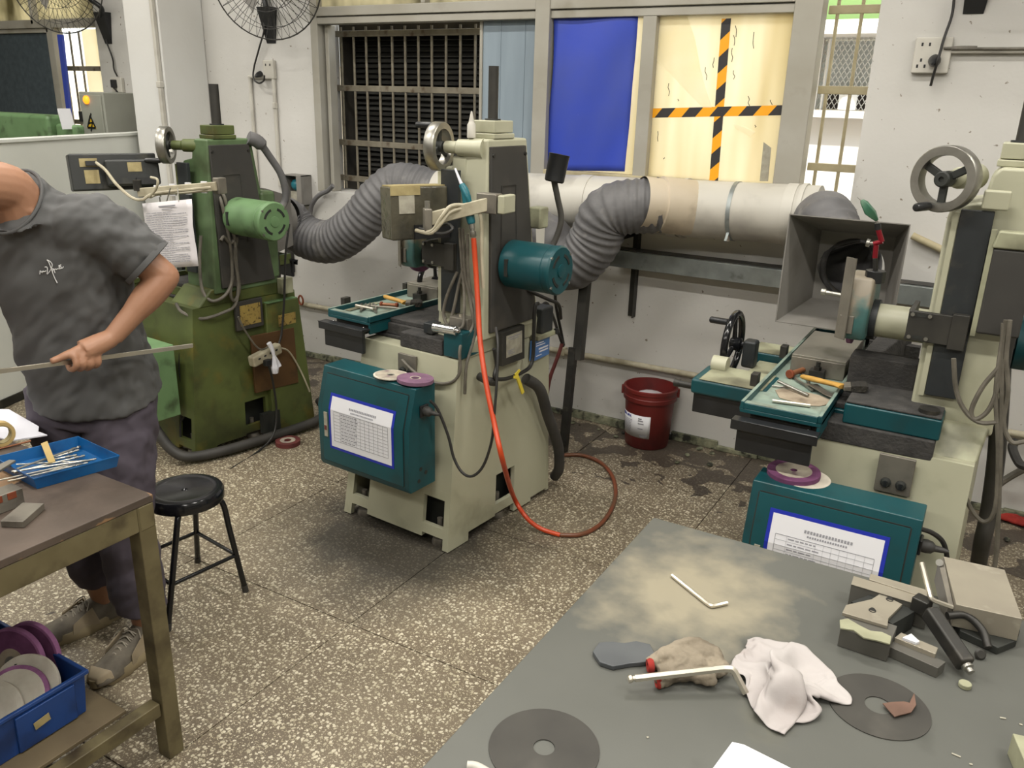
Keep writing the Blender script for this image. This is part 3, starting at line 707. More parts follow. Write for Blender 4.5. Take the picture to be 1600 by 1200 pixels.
    sp = G().cyl((-2.15, 2.985, 1.178 + hz_), (-1.985, 2.985, 1.178 + hz_), .056, n=28).build('spindle_housing', paint, root, label='cream spindle housing')
    G().cyl((-2.165, 2.985, 1.178 + hz_), (-2.14, 2.985, 1.178 + hz_), .068, n=28).build('spindle_collar', 'dark_grey', sp)
    br = G().box(-2.035, -1.868, 2.775, 2.793, 1.175 + hz_, 1.268 + hz_).box(-2.035, -2.02, 2.793, 2.95, 1.175 + hz_, 1.268 + hz_).box(-1.915, -1.868, 2.77, 2.80, 1.165 + hz_, 1.275 + hz_).build('head_bracket', 'black_steel', root, bevel=.003, label='black slotted head bracket')
    for x, z in ((-2.023, 1.258), (-1.975, 1.258), (-2.023, 1.187), (-1.975, 1.187)): G().cyl((x, 2.775, z + hz_), (x, 2.769, z + hz_), .006, n=10).build('screw', 'steel', br)
    for z in (1.257, 1.188): G().box(-2.012, -1.986, 2.7735, 2.776, z - .005 + hz_, z + .005 + hz_).build('slot', 'cast_dark', br)
    oc = [(-.10, -.085), (.10, -.085), (.118, -.05), (.118, .055), (.075, .122), (-.075, .122), (-.118, .055), (-.118, -.05)]
    gd = G().prism([(-2.25, 2.985 + p, 1.205 + q + hz_) for p, q in oc], (.09, 0, 0)).build('wheel_guard', 'teal_worn', root, bevel=.012, label='worn teal wheel guard')
    G().ring((-2.222, 2.985, 1.193 + hz_), (1, 0, 0), .107, .02, .014, 40).build('grinding_wheel', 'wheel_pink', root, label='pink grinding wheel')
    G().obox((-2.235, 2.862, 1.26 + hz_), (.042, .004, .27), (0, 0, R(-35))).build('spark_plate', 'steel_dull', gd)
    G().box(-2.245, -2.20, 2.862, 2.885, 1.145 + hz_, 1.205 + hz_).build('clamp_block', 'steel_dull', gd, bevel=.002)
    G().cyl((-2.31, 2.90, 1.265 + hz_), (-2.25, 2.90, 1.262 + hz_), .007, n=10).cyl((-2.32, 2.90, 1.265 + hz_), (-2.305, 2.90, 1.265 + hz_), .011, n=10).build('guard_bolt', 'steel', gd)
    # table: body, tray with rims, guards at both ends, magnetic chuck
    TX0, TX1, TY0, TY1 = -2.458 + tdx, -2.205 + tdx, 2.555 + tdy, 3.715 + tdy
    tb = G().box(TX0 + .03, TX1 - .03, TY0 + .02, TY1 - .02, .872, .917).build('table', 'steel_dark', root, bevel=.004)
    t = G(); z0, z1, rm = .912, .95, .012
    t.box(TX0, TX1, TY0, TY1, z0, .926)
    t.box(TX0, TX0 + rm, TY0, TY1, .926, z1).box(TX1 - rm, TX1, TY0, TY1, .926, z1).box(TX0 + rm, TX1 - rm, TY0, TY0 + .03, .926, z1 - .004).box(TX0 + rm, TX1 - rm, TY1 - .03, TY1, .926, z1 - .004)
    t.hexa([(TX1 - .012, TY0 + .002, .872), (TX1 - .001, TY0 + .002, .872), (TX1 - .001, TY1 - .01, .885), (TX1 - .012, TY1 - .01, .885), (TX1 - .012, TY0 + .002, .913), (TX1 - .001, TY0 + .002, .913), (TX1 - .001, TY1 - .01, .913), (TX1 - .012, TY1 - .01, .913)])
    tray = t.build('table_tray', 'teal_paint', root, bevel=.003, label='teal coolant tray of the table')
    G().box(TX0 + rm, TX1 - rm, TY0 + .03, TY1 - .03, .9262, .928).build('tray_floor', 'tray_top', tray, label='worn grey-green tray bottom')
    rf = G(); e = .0008
    rf.box(TX0 + .001, TX0 + rm - .001, TY0 + .002, TY1 - .002, z1, z1 + e).box(TX1 - rm + .001, TX1 - .001, TY0 + .002, TY1 - .002, z1, z1 + e).box(TX0 + rm, TX1 - rm, TY0 + .002, TY0 + .029, z1 - .004, z1 - .004 + e)
    rf.build('worn_rim', 'tray_top', tray, label='paint-worn rim')
    for x in (TX0 + .035, TX1 - .035): G().ball((x, TY0 - .001, .895), .007, n=10, m=6).build('screw', 'chrome', tray)
    for yy, sgn in ((TY0, -1), (TY1, 1)):
        g_ = G().box(TX0 - .012, TX1 + .004, *sorted((yy + sgn * .002, yy + sgn * .05)), .893, .901)
        g_.box(TX0 - .012, TX1 + .004, *sorted((yy + sgn * .044, yy + sgn * .05)), .868, .901)
        g_.box(TX0 + .006, TX1 - .022, *sorted((yy + sgn * .010, yy + sgn * .016)), .80, .895)
        g_.box(TX0 + .006, TX1 - .012, *sorted((yy + sgn * .016, yy + sgn * .032)), .79, .893)
        g_.build('end_guard', 'black_plastic', root, bevel=.004, label='black guard at the table end')
    cx0, cx1, cy0, cy1 = TX0 + .047, TX0 + .236, TY0 + .475, TY0 + .87
    ch = G().box(cx0, cx1, cy0, cy1, .9285, .992).build('magnetic_chuck', 'steel_dull', root, bevel=.003, label='grey magnetic chuck')
    G().box(cx0 + .001, cx1 - .001, cy0 + .001, cy1 - .001, .992, 1.0).build('chuck_top', 'chuck_top', ch, bevel=.001)
    G().box(cx0 + .075, cx0 + .125, cy0 - .045, cy0 - .001, .929, .962).cyl((cx0 + .1, cy0 - .024, .962), (cx0 + .1, cy0 - .024, .975), .013, n=6).cyl((cx0 + .1, cy0 - .024, .975), (cx0 + .1, cy0 - .024, .992), .008, n=12).build('clamp', 'steel_dark', ch)
    # saddle
    s = G().box(-2.46, sad_r, 2.80, 3.20, .905, .925).build('saddle_top', 'swarf_grey', root, bevel=.004, label='saddle top coated in grinding dust')
    G().box(-2.46, sad_r + .004, 2.785, 3.21, .855, .9055).build('saddle', 'teal_paint', root, bevel=.004)
    G().box(-2.44, sad_r - .015, 2.775, 3.22, .842, .8555).build('saddle_bellows', 'swarf_grey', root, bevel=.003, label='dark dusty bellows under the saddle')
    # front arms, shafts and the table traverse handwheel
    ar = G().box(arm_x, TX0 + .04, 2.75, 2.95, .872, .93).build('front_arm', 'teal_paint', root, bevel=.012, label='teal front arm near the operator')
    G().box(arm_x + .03, TX0 + .02, 2.752, 2.949, .93, .932).build('worn_top', 'cream_dirty', ar)
    G().box(arm_x + .01, TX0 + .05, 2.765, 2.94, .800, .873).build('arm_guard', 'black_plastic', ar, bevel=.004)
    G().cyl((arm_x - .07, 2.80, .885), (arm_x + .01, 2.80, .885), .013, n=14).cyl((arm_x - .075, 2.80, .885), (arm_x - .055, 2.80, .885), .0145, n=14).build('crossfeed_shaft', 'steel_dark', ar)
    if arm_x < -2.6: G().cyl((arm_x + .025, 2.92, .945), (arm_x + .08, 2.92, .945), .032, n=20).build('dial_cover', 'cream_paint', ar)
    a2 = G().box(arm_x + .07, TX0 + .05, 3.20, 3.36, .875, .935).build('front_arm', 'teal_paint', root, bevel=.008, label='teal front arm on the wall side')
    G().box(arm_x + .09, TX0 + .03, 3.205, 3.355, .935, .937).build('worn_top', 'cream_dirty', a2)
    G().box(-2.50, -2.40, 2.95, 3.20, .86, .90).build('arm_bridge', 'teal_paint', root)
    G().box(-2.56, -2.44, 2.96, 3.19, .90, .906).build('dust_sheet', 'cream_dirty', root)
    tw = V(tw); tw_ = G().torus(tw, (1, 0, 0), .116, .0135, 36, 10).build('traverse_handwheel', 'black_enamel', root, label='black traverse handwheel')
    for k in range(3):
        tt = R(90 + 120 * k); d = V((0, math.cos(tt), math.sin(tt)))
        G().cyl(tw + V((.005, 0, 0)) + d * .01, tw + d * .113, .010, .007, n=10).build('spoke', 'black_enamel', tw_)
    G().lathe(tw - V((.01, 0, 0)), (1, 0, 0), [(.02, 0), (.026, .006), (.026, .04), (.016, .045), (.016, .10)], 18).build('hub', 'black_enamel', tw_)
    G().lathe(tw + V((-.007, -.04, .09)), (-1, 0, 0), [(.006, 0), (.0065, .01), (.013, .012), (.013, .075), (.009, .08)], 14).build('handle', 'black_plastic', tw_)
    G().box(tw.x + .045, tw.x + .095, tw.y - .03, tw.y + .03, .905, 1.01).build('wheel_bearing', 'dark_grey', root, bevel=.01)
    for y in (2.78, 3.2): G().box(-2.49 + tdx, -2.465 + tdx, y, y + .04, .925, .975).build('stop_dog', 'black_steel', root, bevel=.002)
    # switch plate with two sockets on the near face
    return root, col, base
def cabinet(root, x0, x1, zt, zb, yb, th_, ptop):
    """electric box hung on the near side of the base; front face leans back above its waist"""
    yf = yb - th_; zk = zb + (zt - zb) * .62; yt = yb - th_ * .72
    prof = [(yf + .01, zb), (yf, zb + .02), (yf, zk), (yt, zt), (yb, zt), (yb, zb)]
    cb = G().loft([[V((x0, y, z)) for y, z in prof], [V((x1, y, z)) for y, z in prof]]).build('control_cabinet', 'teal_paint', root, bevel=.004, label='teal sloped control cabinet')
    # door: slab following the two front planes
    e = .004
    P1 = [(yf - e, zb + .03), (yf - e, zk)]
    d = G()
    m = .028
    k1 = zt - .03; yk = yf + (yt - yf) * (k1 - zk) / (zt - zk)
    secs = [(yf, zb + .03), (yf, zk), (yk, k1)]
    rA = [V((x0 + m, y - e, z)) for y, z in secs] + [V((x0 + m, y + .002, z)) for y, z in secs[::-1]]
    rB = [V((x1 - m, p.y, p.z)) for p in rA]
    d.loft([rA, rB]).build('cabinet_door', 'teal_paint', cb)
    g_ = G()
    w_ = .004
    for xa, xb in ((x0 + m - w_, x0 + m), (x1 - m, x1 - m + w_)):
        ra = [V((xa, y - .0008, z)) for y, z in secs] + [V((xa, y + .004, z)) for y, z in secs[::-1]]
        g_.loft([ra, [V((xb, p.y, p.z)) for p in ra]])
    g_.box(x0 + m, x1 - m, yf - .0008, yf + .003, zb + .026, zb + .03).box(x0 + m, x1 - m, yk - .001, yk + .004, k1, k1 + .004)
    g_.build('door_gap', 'cast_dark', cb)
    # notice in a blue sleeve, lying on the door across both planes
    n0, n1 = x0 + .07, x1 - .075
    za, zc = zb + .095 + (.10 - ptop), zt - ptop
    def strip(name, mm, xa, xb, zlo, zhi, off):
        yh = yf + max(0, (zhi - zk)) * (yt - yf) / (zt - zk)
        sc = [(yf - e - off, zlo), (yf - e - off, zk), (yh - e - off, zhi)]
        ra = [V((xa, y, z)) for y, z in sc] + [V((xa, y + .0006, z)) for y, z in sc[::-1]]
        return G().loft([ra, [V((xb, p.y, p.z)) for p in ra]]).build(name, mm, cb, smooth=False)
    strip('notice_sleeve', 'sleeve_blue', n0, n1, za, zc, .0012)
    strip('notice_paper', 'paper', n0 + .012, n1 - .012, za + .012, zc - .012, .0022)
    # printed heading and table on the paper
    pr = G(); W = n1 - n0
    def on(x, z):
        y = yf + max(0, z - zk) * (yt - yf) / (zt - zk); return V((x, y - e - .0030, z))
    def line(xa, za_, xb, zb_, t):
        for i in range(4):
            s0, s1 = i / 4, (i + 1) / 4
            A = on(xa + (xb - xa) * s0, za_ + (zb_ - za_) * s0); Bq = on(xa + (xb - xa) * s1, za_ + (zb_ - za_) * s1)
            pr.bar(A, Bq, .0005, t) if abs(za_ - zb_) < 1e-6 else pr.bar(A, Bq, t, .0005)
    def hline(xa, xb, z, t): pr.hexa([on(xa, z - t / 2), on(xb, z - t / 2), on(xb, z - t / 2) + V((0, .0006, 0)), on(xa, z - t / 2) + V((0, .0006, 0)), on(xa, z + t / 2), on(xb, z + t / 2), on(xb, z + t / 2) + V((0, .0006, 0)), on(xa, z + t / 2) + V((0, .0006, 0))])
    def vline(x, z0_, z1_, t):
        for q0, q1 in ((z0_, min(zk, z1_)), (max(zk, z0_), z1_)):
            if q1 - q0 < .002: continue
            A, C = on(x, q0), on(x, q1); pr.hexa([A + V((-t / 2, 0, 0)), A + V((t / 2, 0, 0)), A + V((t / 2, .0006, 0)), A + V((-t / 2, .0006, 0)), C + V((-t / 2, 0, 0)), C + V((t / 2, 0, 0)), C + V((t / 2, .0006, 0)), C + V((-t / 2, .0006, 0))])
    random.seed(5)
    tz = zc - .045; xm = (n0 + n1) / 2 + W * .02
    x = xm - W * .2
    while x < xm + W * .2:
        hline(x, x + .0062, tz, .009); x += .009
    x = xm - W * .17
    while x < xm + W * .17:
        hline(x, x + .005, tz - .014, .006); x += .0075
    L_, R_, T_, B_ = n0 + .03, n1 - .03, zc - .072, za + .04
    for z, t in ((T_, .0016), (B_, .0016)): hline(L_, R_, z, t)
    for x in (L_, R_): vline(x, B_, T_, .0012)
    nr = 9
    for k in range(1, nr): hline(L_, R_, B_ + (T_ - B_) * k / nr, .0007)
    for f in (.12, .42, .5, .58, .66, .74, .82, .91): vline(L_ + (R_ - L_) * f, B_, T_, .0005)
    for k in range(nr):
        z = B_ + (T_ - B_) * (k + .5) / nr; x = L_ + (R_ - L_) * .135
        while x < L_ + (R_ - L_) * .40:
            l = random.uniform(.006, .02); hline(x, x + l, z, .004); x += l + .004
    pr.build('printed_table', 'ink_light', cb, smooth=False)
    # latch, cable gland, knock-out holes
    G().box(x0 + .042, x0 + .060, yf - .008, yf - .004, zk - .13, zk - .02).build('latch', 'label_grey', cb, label='pale latch')
    G().box(x0 + .045, x0 + .057, yf - .010, yf - .0078, zk - .10, zk - .08).build('latch_lock', 'wheel_red', cb)
    ym = yb - th_ * .45
    G().obox((x1 + .004, ym, zt - .10), (.01, .05, .05)).build('socket_plate', 'black_plastic', cb, bevel=.004)
    G().lathe((x1 + .006, ym, zt - .10), (1, 0, 0), [(.02, 0), (.021, .015), (.018, .03), (.010, .038), (.009, .055), (.005, .075)], 16).build('cable_plug', 'rubber', cb)
    for dy, z in ((-.02, zb + .09), (.012, zb + .065), (-.032, zb + .04)): G().cyl((x1 + .0005, ym + dy, z), (x1 + .0015, ym + dy, z), .009, n=14).build('knockout_hole', 'cast_dark', cb)
    return cb, V((x1 + .08 + GDX, ym, zt - .105))
def switch_plate(root, x0, x1, z0, z1, y):
    sp = G().box(x0, x1, y - .012, y, z0, z1).build('switch_plate', 'steel_dull', root, bevel=.002, label='grey switch plate')
    for k in (.3, .72):
        x = x0 + (x1 - x0) * k; z = z0 + (z1 - z0) * .28
        G().lathe((x, y - .012, z), (0, -1, 0), [(.016, 0), (.016, .006), (.011, .008), (.011, .016), (.004, .016)], 12).build('socket', 'cast_dark', sp)
        G().box(x - .004, x + .004, y - .03, y - .026, z - .01, z + .01).build('switch_lever', 'black_plastic', sp)
    return sp
def motor(root, c0, L, r, paint, label, slots=4, fl=None):
    c0 = V(c0); c1 = c0 + V((L, 0, 0))
    mo = G().lathe(c0, (1, 0, 0), [(r * .8, 0), (r, .01), (r, L - .03), (r * .97, L - .028), (r * .97, L - .02), (r, L - .018), (r, L), (r * .5, L + .001)], 36).build('spindle_motor', paint, root, label=label)
    G().lathe(c1, (1, 0, 0), [(r * 1.02, -.004), (r * 1.02, .004), (r * .95, .012), (r * .3, .014), (.001, .014)], 36).build('fan_cover', paint, mo)
    n = 8
    for k in range(slots):
        b = G()
        for i in range(n):
            t0 = R(90 * k + 18 + 54 * i / n); t1 = R(90 * k + 18 + 54 * (i + 1) / n); ra, rb = r * .58, r * .70
            P = lambda rr, t, x: c1 + V((x, rr * math.cos(t), rr * math.sin(t)))
            b.hexa([P(ra, t0, .0132), P(rb, t0, .0128), P(rb, t1, .0128), P(ra, t1, .0132), P(ra, t0, .0155), P(rb, t0, .0150), P(rb, t1, .0150), P(ra, t1, .0155)])
        b.build('vent_slot', 'cast_dark', mo, label='dark curved vent slot')
    G().lathe(c1, (1, 0, 0), [(r * .28, .013), (r * .28, .018), (r * .1, .02), (.001, .02)], 24).build('fan_boss', paint, mo)
    G().box(c0.x + .04, c0.x + .055, c0.y - r - .003, c0.y - r + .01, c0.z - .035, c0.z + .035).build('motor_slot', 'cast_dark', mo)
    for t in (40, 140, 220, 320): G().cyl(c1 + V((.004, r * .93 * math.cos(R(t)), r * .93 * math.sin(R(t)))), c1 + V((.014, r * .93 * math.cos(R(t)), r * .93 * math.sin(R(t)))), .006, n=8).build('screw', 'steel', mo)
    return mo
def readout(root, c, size, yaw, m, label_m, box=False, tilt=0.0, lab2=True):
    """digital readout seen from behind; local x across the back, y into the back face's depth"""
    M = Matrix.Translation(V(c)) @ Euler((tilt, 0, yaw)).to_matrix().to_4x4(); w_, d_, h_ = size
    def bb(x0, x1, y0, y1, z0, z1): return B().box(x0, x1, y0, y1, z0, z1).xf(M)
    ro = bb(-w_ / 2, w_ / 2, 0, d_, -h_ / 2, h_ / 2).build('digital_readout', m, root, bevel=.008, label='digital readout box seen from behind')
    return ro, M, bb

# ---------------------------------------------------------------- right machine
mR, colR, baseR = grinder(1.835, 'cream_paint', 'cream_dirty', 'cream and teal surface grinder at the right with grey dust hood behind its wheel', wheel_az=160, rod_r=.026, rod_top=2.02, wheel_rot=R(60), hz=R(165))
cbR, plugR = cabinet(mR, -2.37, -1.875, .725, .27, 2.60, .17, .068)
switch_plate(mR, -2.035, -1.93, .705, .83, 2.675)
G().box(-2.165, -1.882, 2.70, 3.18, .893, .960).build('saddle_rear', 'teal_paint', mR, bevel=.006, label='teal rear half of the saddle')
G().box(-2.163, -1.886, 2.704, 3.17, .9605, .968).build('dust_layer', 'swarf_grey', mR, bevel=.003, label='layer of grinding dust')
G().box(-2.42, -1.89, 2.69, 2.80, .826, .893).build('saddle_bellows', 'swarf_grey', mR, bevel=.006, label='dark dusty bellows under the saddle')
cc = G().box(-1.848, -1.735, 2.775, 2.81, 1.225, 1.48).build('slide_cover', 'cover_grey', mR, bevel=.008, label='dirty grey box cover on the column')
G().prism([(-1.852, 2.77, 1.48), (-1.731, 2.77, 1.48), (-1.737, 2.77, 1.53), (-1.842, 2.77, 1.53)], (0, .045, 0)).build('cover_cap', 'cream_dirty', cc, bevel=.006)
G().box(-1.861, -1.847, 2.78, 2.812, 1.215, 1.53).build('cover_edge', 'cream_dirty', cc)
G().box(-1.90, -1.83, 2.785, 2.815, 1.585, 1.64).build('bearing_lug', 'cream_paint', mR, bevel=.006)
G().cyl((-1.925, 2.74, .968), (-1.925, 2.74, .980), .03, n=24).build('oil_cap', 'steel_dark', mR)
G().cyl((-2.295, 2.655, .70), (-2.295, 2.645, .70), .012, n=16).build('base_hole', 'cast_dark', mR)
G().box(-2.20, -2.02, 3.40, 3.44, .93, 1.0).build('table_gear_cover', 'swarf_grey', mR)
G().hexa([(-2.21, 3.12, .93), (-2.13, 3.12, .93), (-2.06, 3.45, .93), (-2.16, 3.45, .93), (-2.20, 3.12, 1.0), (-2.15, 3.12, 1.0), (-2.05, 3.5, 1.06), (-2.15, 3.5, 1.06)]).build('splash_guard', 'swarf_grey', mR, bevel=.006, label='dust-caked splash guard')
for o in mR.children:
    if o.name.startswith('column_foot'): o.data.materials[0] = MATS['cream_dirty']
# dark bellows wall between table and column
G().box(-2.20, -1.99, 2.93, 3.02, .925, 1.06).build('rear_bellows', 'swarf_grey', mR, bevel=.005, label='dark dusty rear bellows')
mtR = motor(mR, (-1.74, 3.02, 1.16), .20, .085, 'teal_paint', 'teal spindle motor')
# ---------------------------------------------------------------- middle machine
mM, colM, baseM = grinder(0.0, 'cream_paint', 'cream_dirty', 'cream and teal surface grinder in the middle with orange air hose', tdx=-.035, tdy=.115, sad_r=-1.80, wheel_az=101, hdz=.02, wheel_rot=R(0), hz=R(8), wc=(-1.99, 2.835, 1.663), arm_x=-2.47, tw=(-2.40, 3.30, .985))
cbM, plugM = cabinet(mM, -2.335, -1.825, .765, .325, 2.605, .165, .10)
switch_plate(mM, -2.09, -1.99, .72, .82, 2.69)
G().box(-1.86, -1.765, 2.70, 2.82, .845, .955).build('saddle_end_block', 'teal_paint', mM, bevel=.006, label='teal saddle end block')
G().box(-2.10, -1.87, 2.705, 2.80, .842, .905).build('bellows_box', 'swarf_grey', mM, bevel=.004, label='dark dusty bellows box')
G().box(-2.0, -1.95, 2.74, 2.80, .91, .955).build('saddle_block', 'dark_grey', mM, bevel=.004)
mtM = motor(mM, (-1.735, 2.985, 1.205), .235, .098, 'teal_paint', 'teal spindle motor sticking out of the column')
sb = G().box(-1.80, -1.72, 3.23, 3.33, .845, .965).build('switch_box', 'dark_grey', mM, bevel=.01, label='dark grey switch box')
G().box(-1.84, -1.71, 3.19, 3.36, .826, .848).build('switch_box_base', 'cream_dirty', sb, bevel=.004)
G().cyl((-1.72, 3.345, .84), (-1.705, 3.345, .84), .014, n=12).build('knob', 'black_plastic', sb)
# work lamp at the back of the column
lp = G().lathe(V((-1.70, 3.25, 1.52)), (.1, .15, 1), [(.036, 0), (.042, .006), (.044, .11), (.046, .115), (.04, .117), (.036, .10), (.001, .10)], 24).build('lamp_head', 'black_plastic', mM, label='black tilted lamp cup')
G().tube([(-1.70, 3.25, 1.525), (-1.69, 3.27, 1.45), (-1.68, 3.29, 1.36), (-1.70, 3.28, 1.27), (-1.73, 3.24, 1.18)], .013, 10).build('gooseneck', 'rubber_light', lp)
G().box(-1.76, -1.70, 3.15, 3.22, 1.33, 1.42).build('side_lug', 'cream_dirty', mM, bevel=.008)
# cable bundle down the near face of the column
for k, pts in enumerate((
    [(-1.845, 2.785, 1.36), (-1.835, 2.79, 1.2), (-1.815, 2.78, 1.10), (-1.80, 2.76, 1.02), (-1.795, 2.74, .97), (-1.84, 2.72, .955)],
    [(-1.83, 2.785, 1.36), (-1.82, 2.79, 1.18), (-1.79, 2.79, 1.06), (-1.772, 2.78, .97), (-1.772, 2.70, .90), (-1.765, 2.69, .80), (-1.80, 2.675, .75), (-1.88, 2.665, .735), (-1.98, 2.66, .76), (-2.05, 2.66, .80)],
    [(-1.86, 2.79, 1.18), (-1.90, 2.775, 1.08), (-1.915, 2.77, 1.0), (-1.885, 2.765, .96), (-1.865, 2.775, 1.03), (-1.85, 2.785, 1.12), (-1.83, 2.79, 1.20)],
    [(-1.81, 2.79, 1.34), (-1.805, 2.795, 1.15), (-1.775, 2.80, 1.03), (-1.765, 2.78, .92), (-1.755, 2.72, .82), (-1.755, 2.71, .70)],
)): G().tube(pts, .0065, 8).build('machine_cable', 'cable_grey', mM, label='dusty grey cable on the column')
G().torus((-1.93, 2.655, .70), (.2, 1, .1), .026, .0065, 24, 8).build('lifting_eye', 'cream_paint', mM)
G().tube([(-1.725, 3.12, .665), (-1.70, 3.2, .60), (-1.70, 3.28, .45), (-1.69, 3.37, .27), (-1.70, 3.41, .13), (-1.74, 3.44, .06)], .026, 12).build('drain_hose', 'rubber', mM, label='thick black drain hose')
G().tube([(-1.795, 2.985, 1.14), (-1.70, 3.22, 1.02), (-1.68, 3.30, .98), (-1.70, 3.36, .90)], .008, 8).build('motor_cable', 'cable_black', mM)
mM.rotation_euler = (0, 0, R(-4.0))
G().box(-1.945, -1.872, 2.835, 2.90, 1.50, 1.63).build('boss_lug', 'cream_paint', mM, bevel=.012)
# readout wrapped in plastic on an arm, hanging in front of the column
RY = 2.66
ro, roM, roB = readout(mM, PY(657, 333, RY + .02), (.245, .115, .205), R(60), 'plastic_wrap', None, tilt=R(-3))
roB(-.123, .0, -.004, .002, .070, .1035).build('wrap_fold', 'label_cream', ro)
roB(-.09, -.025, -.003, 0, .0, .07).build('label', 'label_grey', ro, label='grey printed label')
roB(-.03, .12, -.012, .0, -.10, -.045).build('connector_strip', 'black_plastic', ro)
roB(-.115, .115, .01, .105, .1025, .1065).build('wrap_top', 'label_cream', ro)
A0, A1 = PY(668, 343, RY - .03), PY(766, 318, 2.76)
arm = B().bar(A0, A1, .02, .05).build('readout_arm', 'cable_cream', mM, bevel=.004, label='cream readout arm')
B().obox(A0, (.03, .05, .085), (0, 0, R(45))).build('arm_clamp', 'steel_dull', arm, bevel=.004)
B().cyl(A0 + V((0, 0, .02)), A0 + V((0, 0, .07)), .011, n=12).build('arm_pivot', 'steel', arm)
B().obox(A1 + V((-.01, .01, 0)), (.09, .05, .075)).build('column_clamp', 'steel_dull', arm, bevel=.004)
B().obox(A1 + V((.055, .03, .0)), (.03, .09, .07)).build('clamp_block', 'cream_paint', arm, bevel=.006)
yc = lambda x, y, Y=2.67: PY(x, y, Y)
for k, dy in enumerate((0, 9)):
    B().tube([yc(650, 360, 2.62), yc(674, 364 - dy * .3, 2.61), yc(690, 348 - dy, 2.62), yc(703, 332 - dy, 2.65), yc(722, 326 - dy * .6, 2.70), yc(744, 326, 2.735), yc(752, 345, 2.745), yc(753, 400, 2.75), yc(755, 450, 2.75)], .0075, 8).build('readout_cable', 'cable_cream', ro, label='pale readout cable')
B().tube([yc(655, 357, 2.62), yc(690, 365, 2.61), yc(707, 358, 2.62), yc(700, 350, 2.64), yc(688, 353, 2.65)], .006, 7).build('readout_cable', 'cable_black', ro, label='black looped readout cable')
# black-framed notice, nameplate, cable inlet and the black cable round the back of the base
XB = -1.715
fq = [PX(785, 520, XB), PX(820, 507, XB), PX(820, 560, XB), PX(785, 573, XB)]
nf = B().prism(fq, (-.03, 0, 0)).build('notice_frame', 'black_steel', mM, bevel=.003, label='black framed notice plate')
def inset(Q, l, r, t, b_, o):
    f = lambda u, v: Q[0].lerp(Q[1], u).lerp(Q[3].lerp(Q[2], u), v) + V((o, 0, 0))
    return [f(l, t), f(1 - r, t), f(1 - r, 1 - b_), f(l, 1 - b_)]
B().prism(inset(fq, .16, .14, .14, .22, .0018), (-.0012, 0, 0)).build('notice_sheet', 'label_grey', nf, smooth=False, label='faded white notice')
b_ = B()
for k, (l, r, t, h) in enumerate(((.22, .2, .20, .03), (.30, .3, .27, .02), (.22, .5, .58, .02), (.22, .55, .63, .02), (.22, .48, .68, .02))): b_.prism(inset(fq, l, r, t, 1 - t - h, .0026), (-.0006, 0, 0))
b_.build('printed_lines', 'ink_light', nf, smooth=False)
bq = [PX(835, 534, XB), PX(859, 526, XB), PX(858, 553, XB), PX(833, 565, XB)]
npl = B().prism(bq, (-.02, 0, 0)).build('blue_nameplate', 'blue_plate', mM, smooth=False, label='blue nameplate')
b_ = B()
for k, (l, r, t, h) in enumerate(((.12, .4, .12, .05), (.12, .3, .24, .05), (.3, .1, .42, .09), (.34, .1, .58, .08), (.15, .5, .78, .04))): b_.prism(inset(bq, l, r, t, 1 - t - h, .0012), (-.0006, 0, 0))
b_.build('printed_lines', 'paper_white', npl, smooth=False)
B().tube([PX(749, 588, -1.76), PX(757, 592, -1.73), PX(762, 595, -1.71), PX(772, 597, -1.72)], .018, 10).build('cable_inlet', 'rubber', mM)
B().tube([PX(772, 545, -1.70), PX(776, 570, -1.70), PX(773, 590, -1.695), PX(790, 592, -1.69), PX(812, 584, -1.69), PX(828, 573, -1.69), PX(833, 555, -1.69), PX(834, 520, -1.69), PX(836, 480, -1.69), PX(841, 474, -1.69)], .0085, 8).build('machine_cable', 'cable_black', mM, label='black cable round the base')
B().bar(PX(806, 583, -1.68), PX(817, 614, -1.67), .007, .016).bar(PX(806, 586, -1.68), PX(812, 578, -1.675), .006, .01).bar(PX(803, 589, -1.68), PX(809, 590, -1.675), .006, .012).build('cable_tie', 'yellow_tag', mM, label='yellow cable tie tail')
for o in mM.children:
    if o.name.split('.')[0] in ('saddle',): o.data.materials[0] = MATS['swarf_grey']; o['label'] = 'dust-grey saddle'
# ---------------------------------------------------------------- green machine
mL, colL, baseL = grinder(-1.64, 'green_dirty', 'green_dirty', 'old green surface grinder beside the man with oil-stained base', wheel_az=128, rod_r=.024, rod_top=1.97, hz=R(190), wheel_rot=R(40))
for o in mL.children:
    if o.name.startswith('column') and not o.name.startswith('column_foot'): o.data.materials[0] = MATS['green_paint']
    if o.name.split('.')[0] in ('saddle', 'table_tray', 'front_arm'): o.data.materials[0] = MATS['green_dirty']
    if o.name.split('.')[0] == 'table_tray': o['label'] = 'dirty green tray of the table'
    if o.name.split('.')[0] == 'front_arm': o['label'] = 'dirty green front arm'
    if o.name.split('.')[0] == 'spindle_housing': o['label'] = 'dark green spindle housing'
    if o.name.split('.')[0] == 'wheel_guard': o['label'] = 'dirty green wheel guard'; o.data.materials[0] = MATS['green_dirty']
GDX = -1.64
motor(mL, (-1.735, 2.985, 1.305), .285, .10, 'green_bright', 'pale green spindle motor')
G().box(-1.90, -1.74, 3.15, 3.25, .93, 1.42).build('column_rib', 'green_paint', mL, bevel=.02)
gb = G().box(-2.30, -1.835, 2.45, 2.60, .255, .655).build('coolant_box', 'green_bright', mL, bevel=.006, label='green side box with a square opening')
G().box(-1.95, -1.87, 2.446, 2.452, .525, .63).build('box_frame', 'green_paint', gb, bevel=.002)
G().box(-1.935, -1.885, 2.443, 2.449, .545, .615).build('box_opening', 'cast_dark', gb)
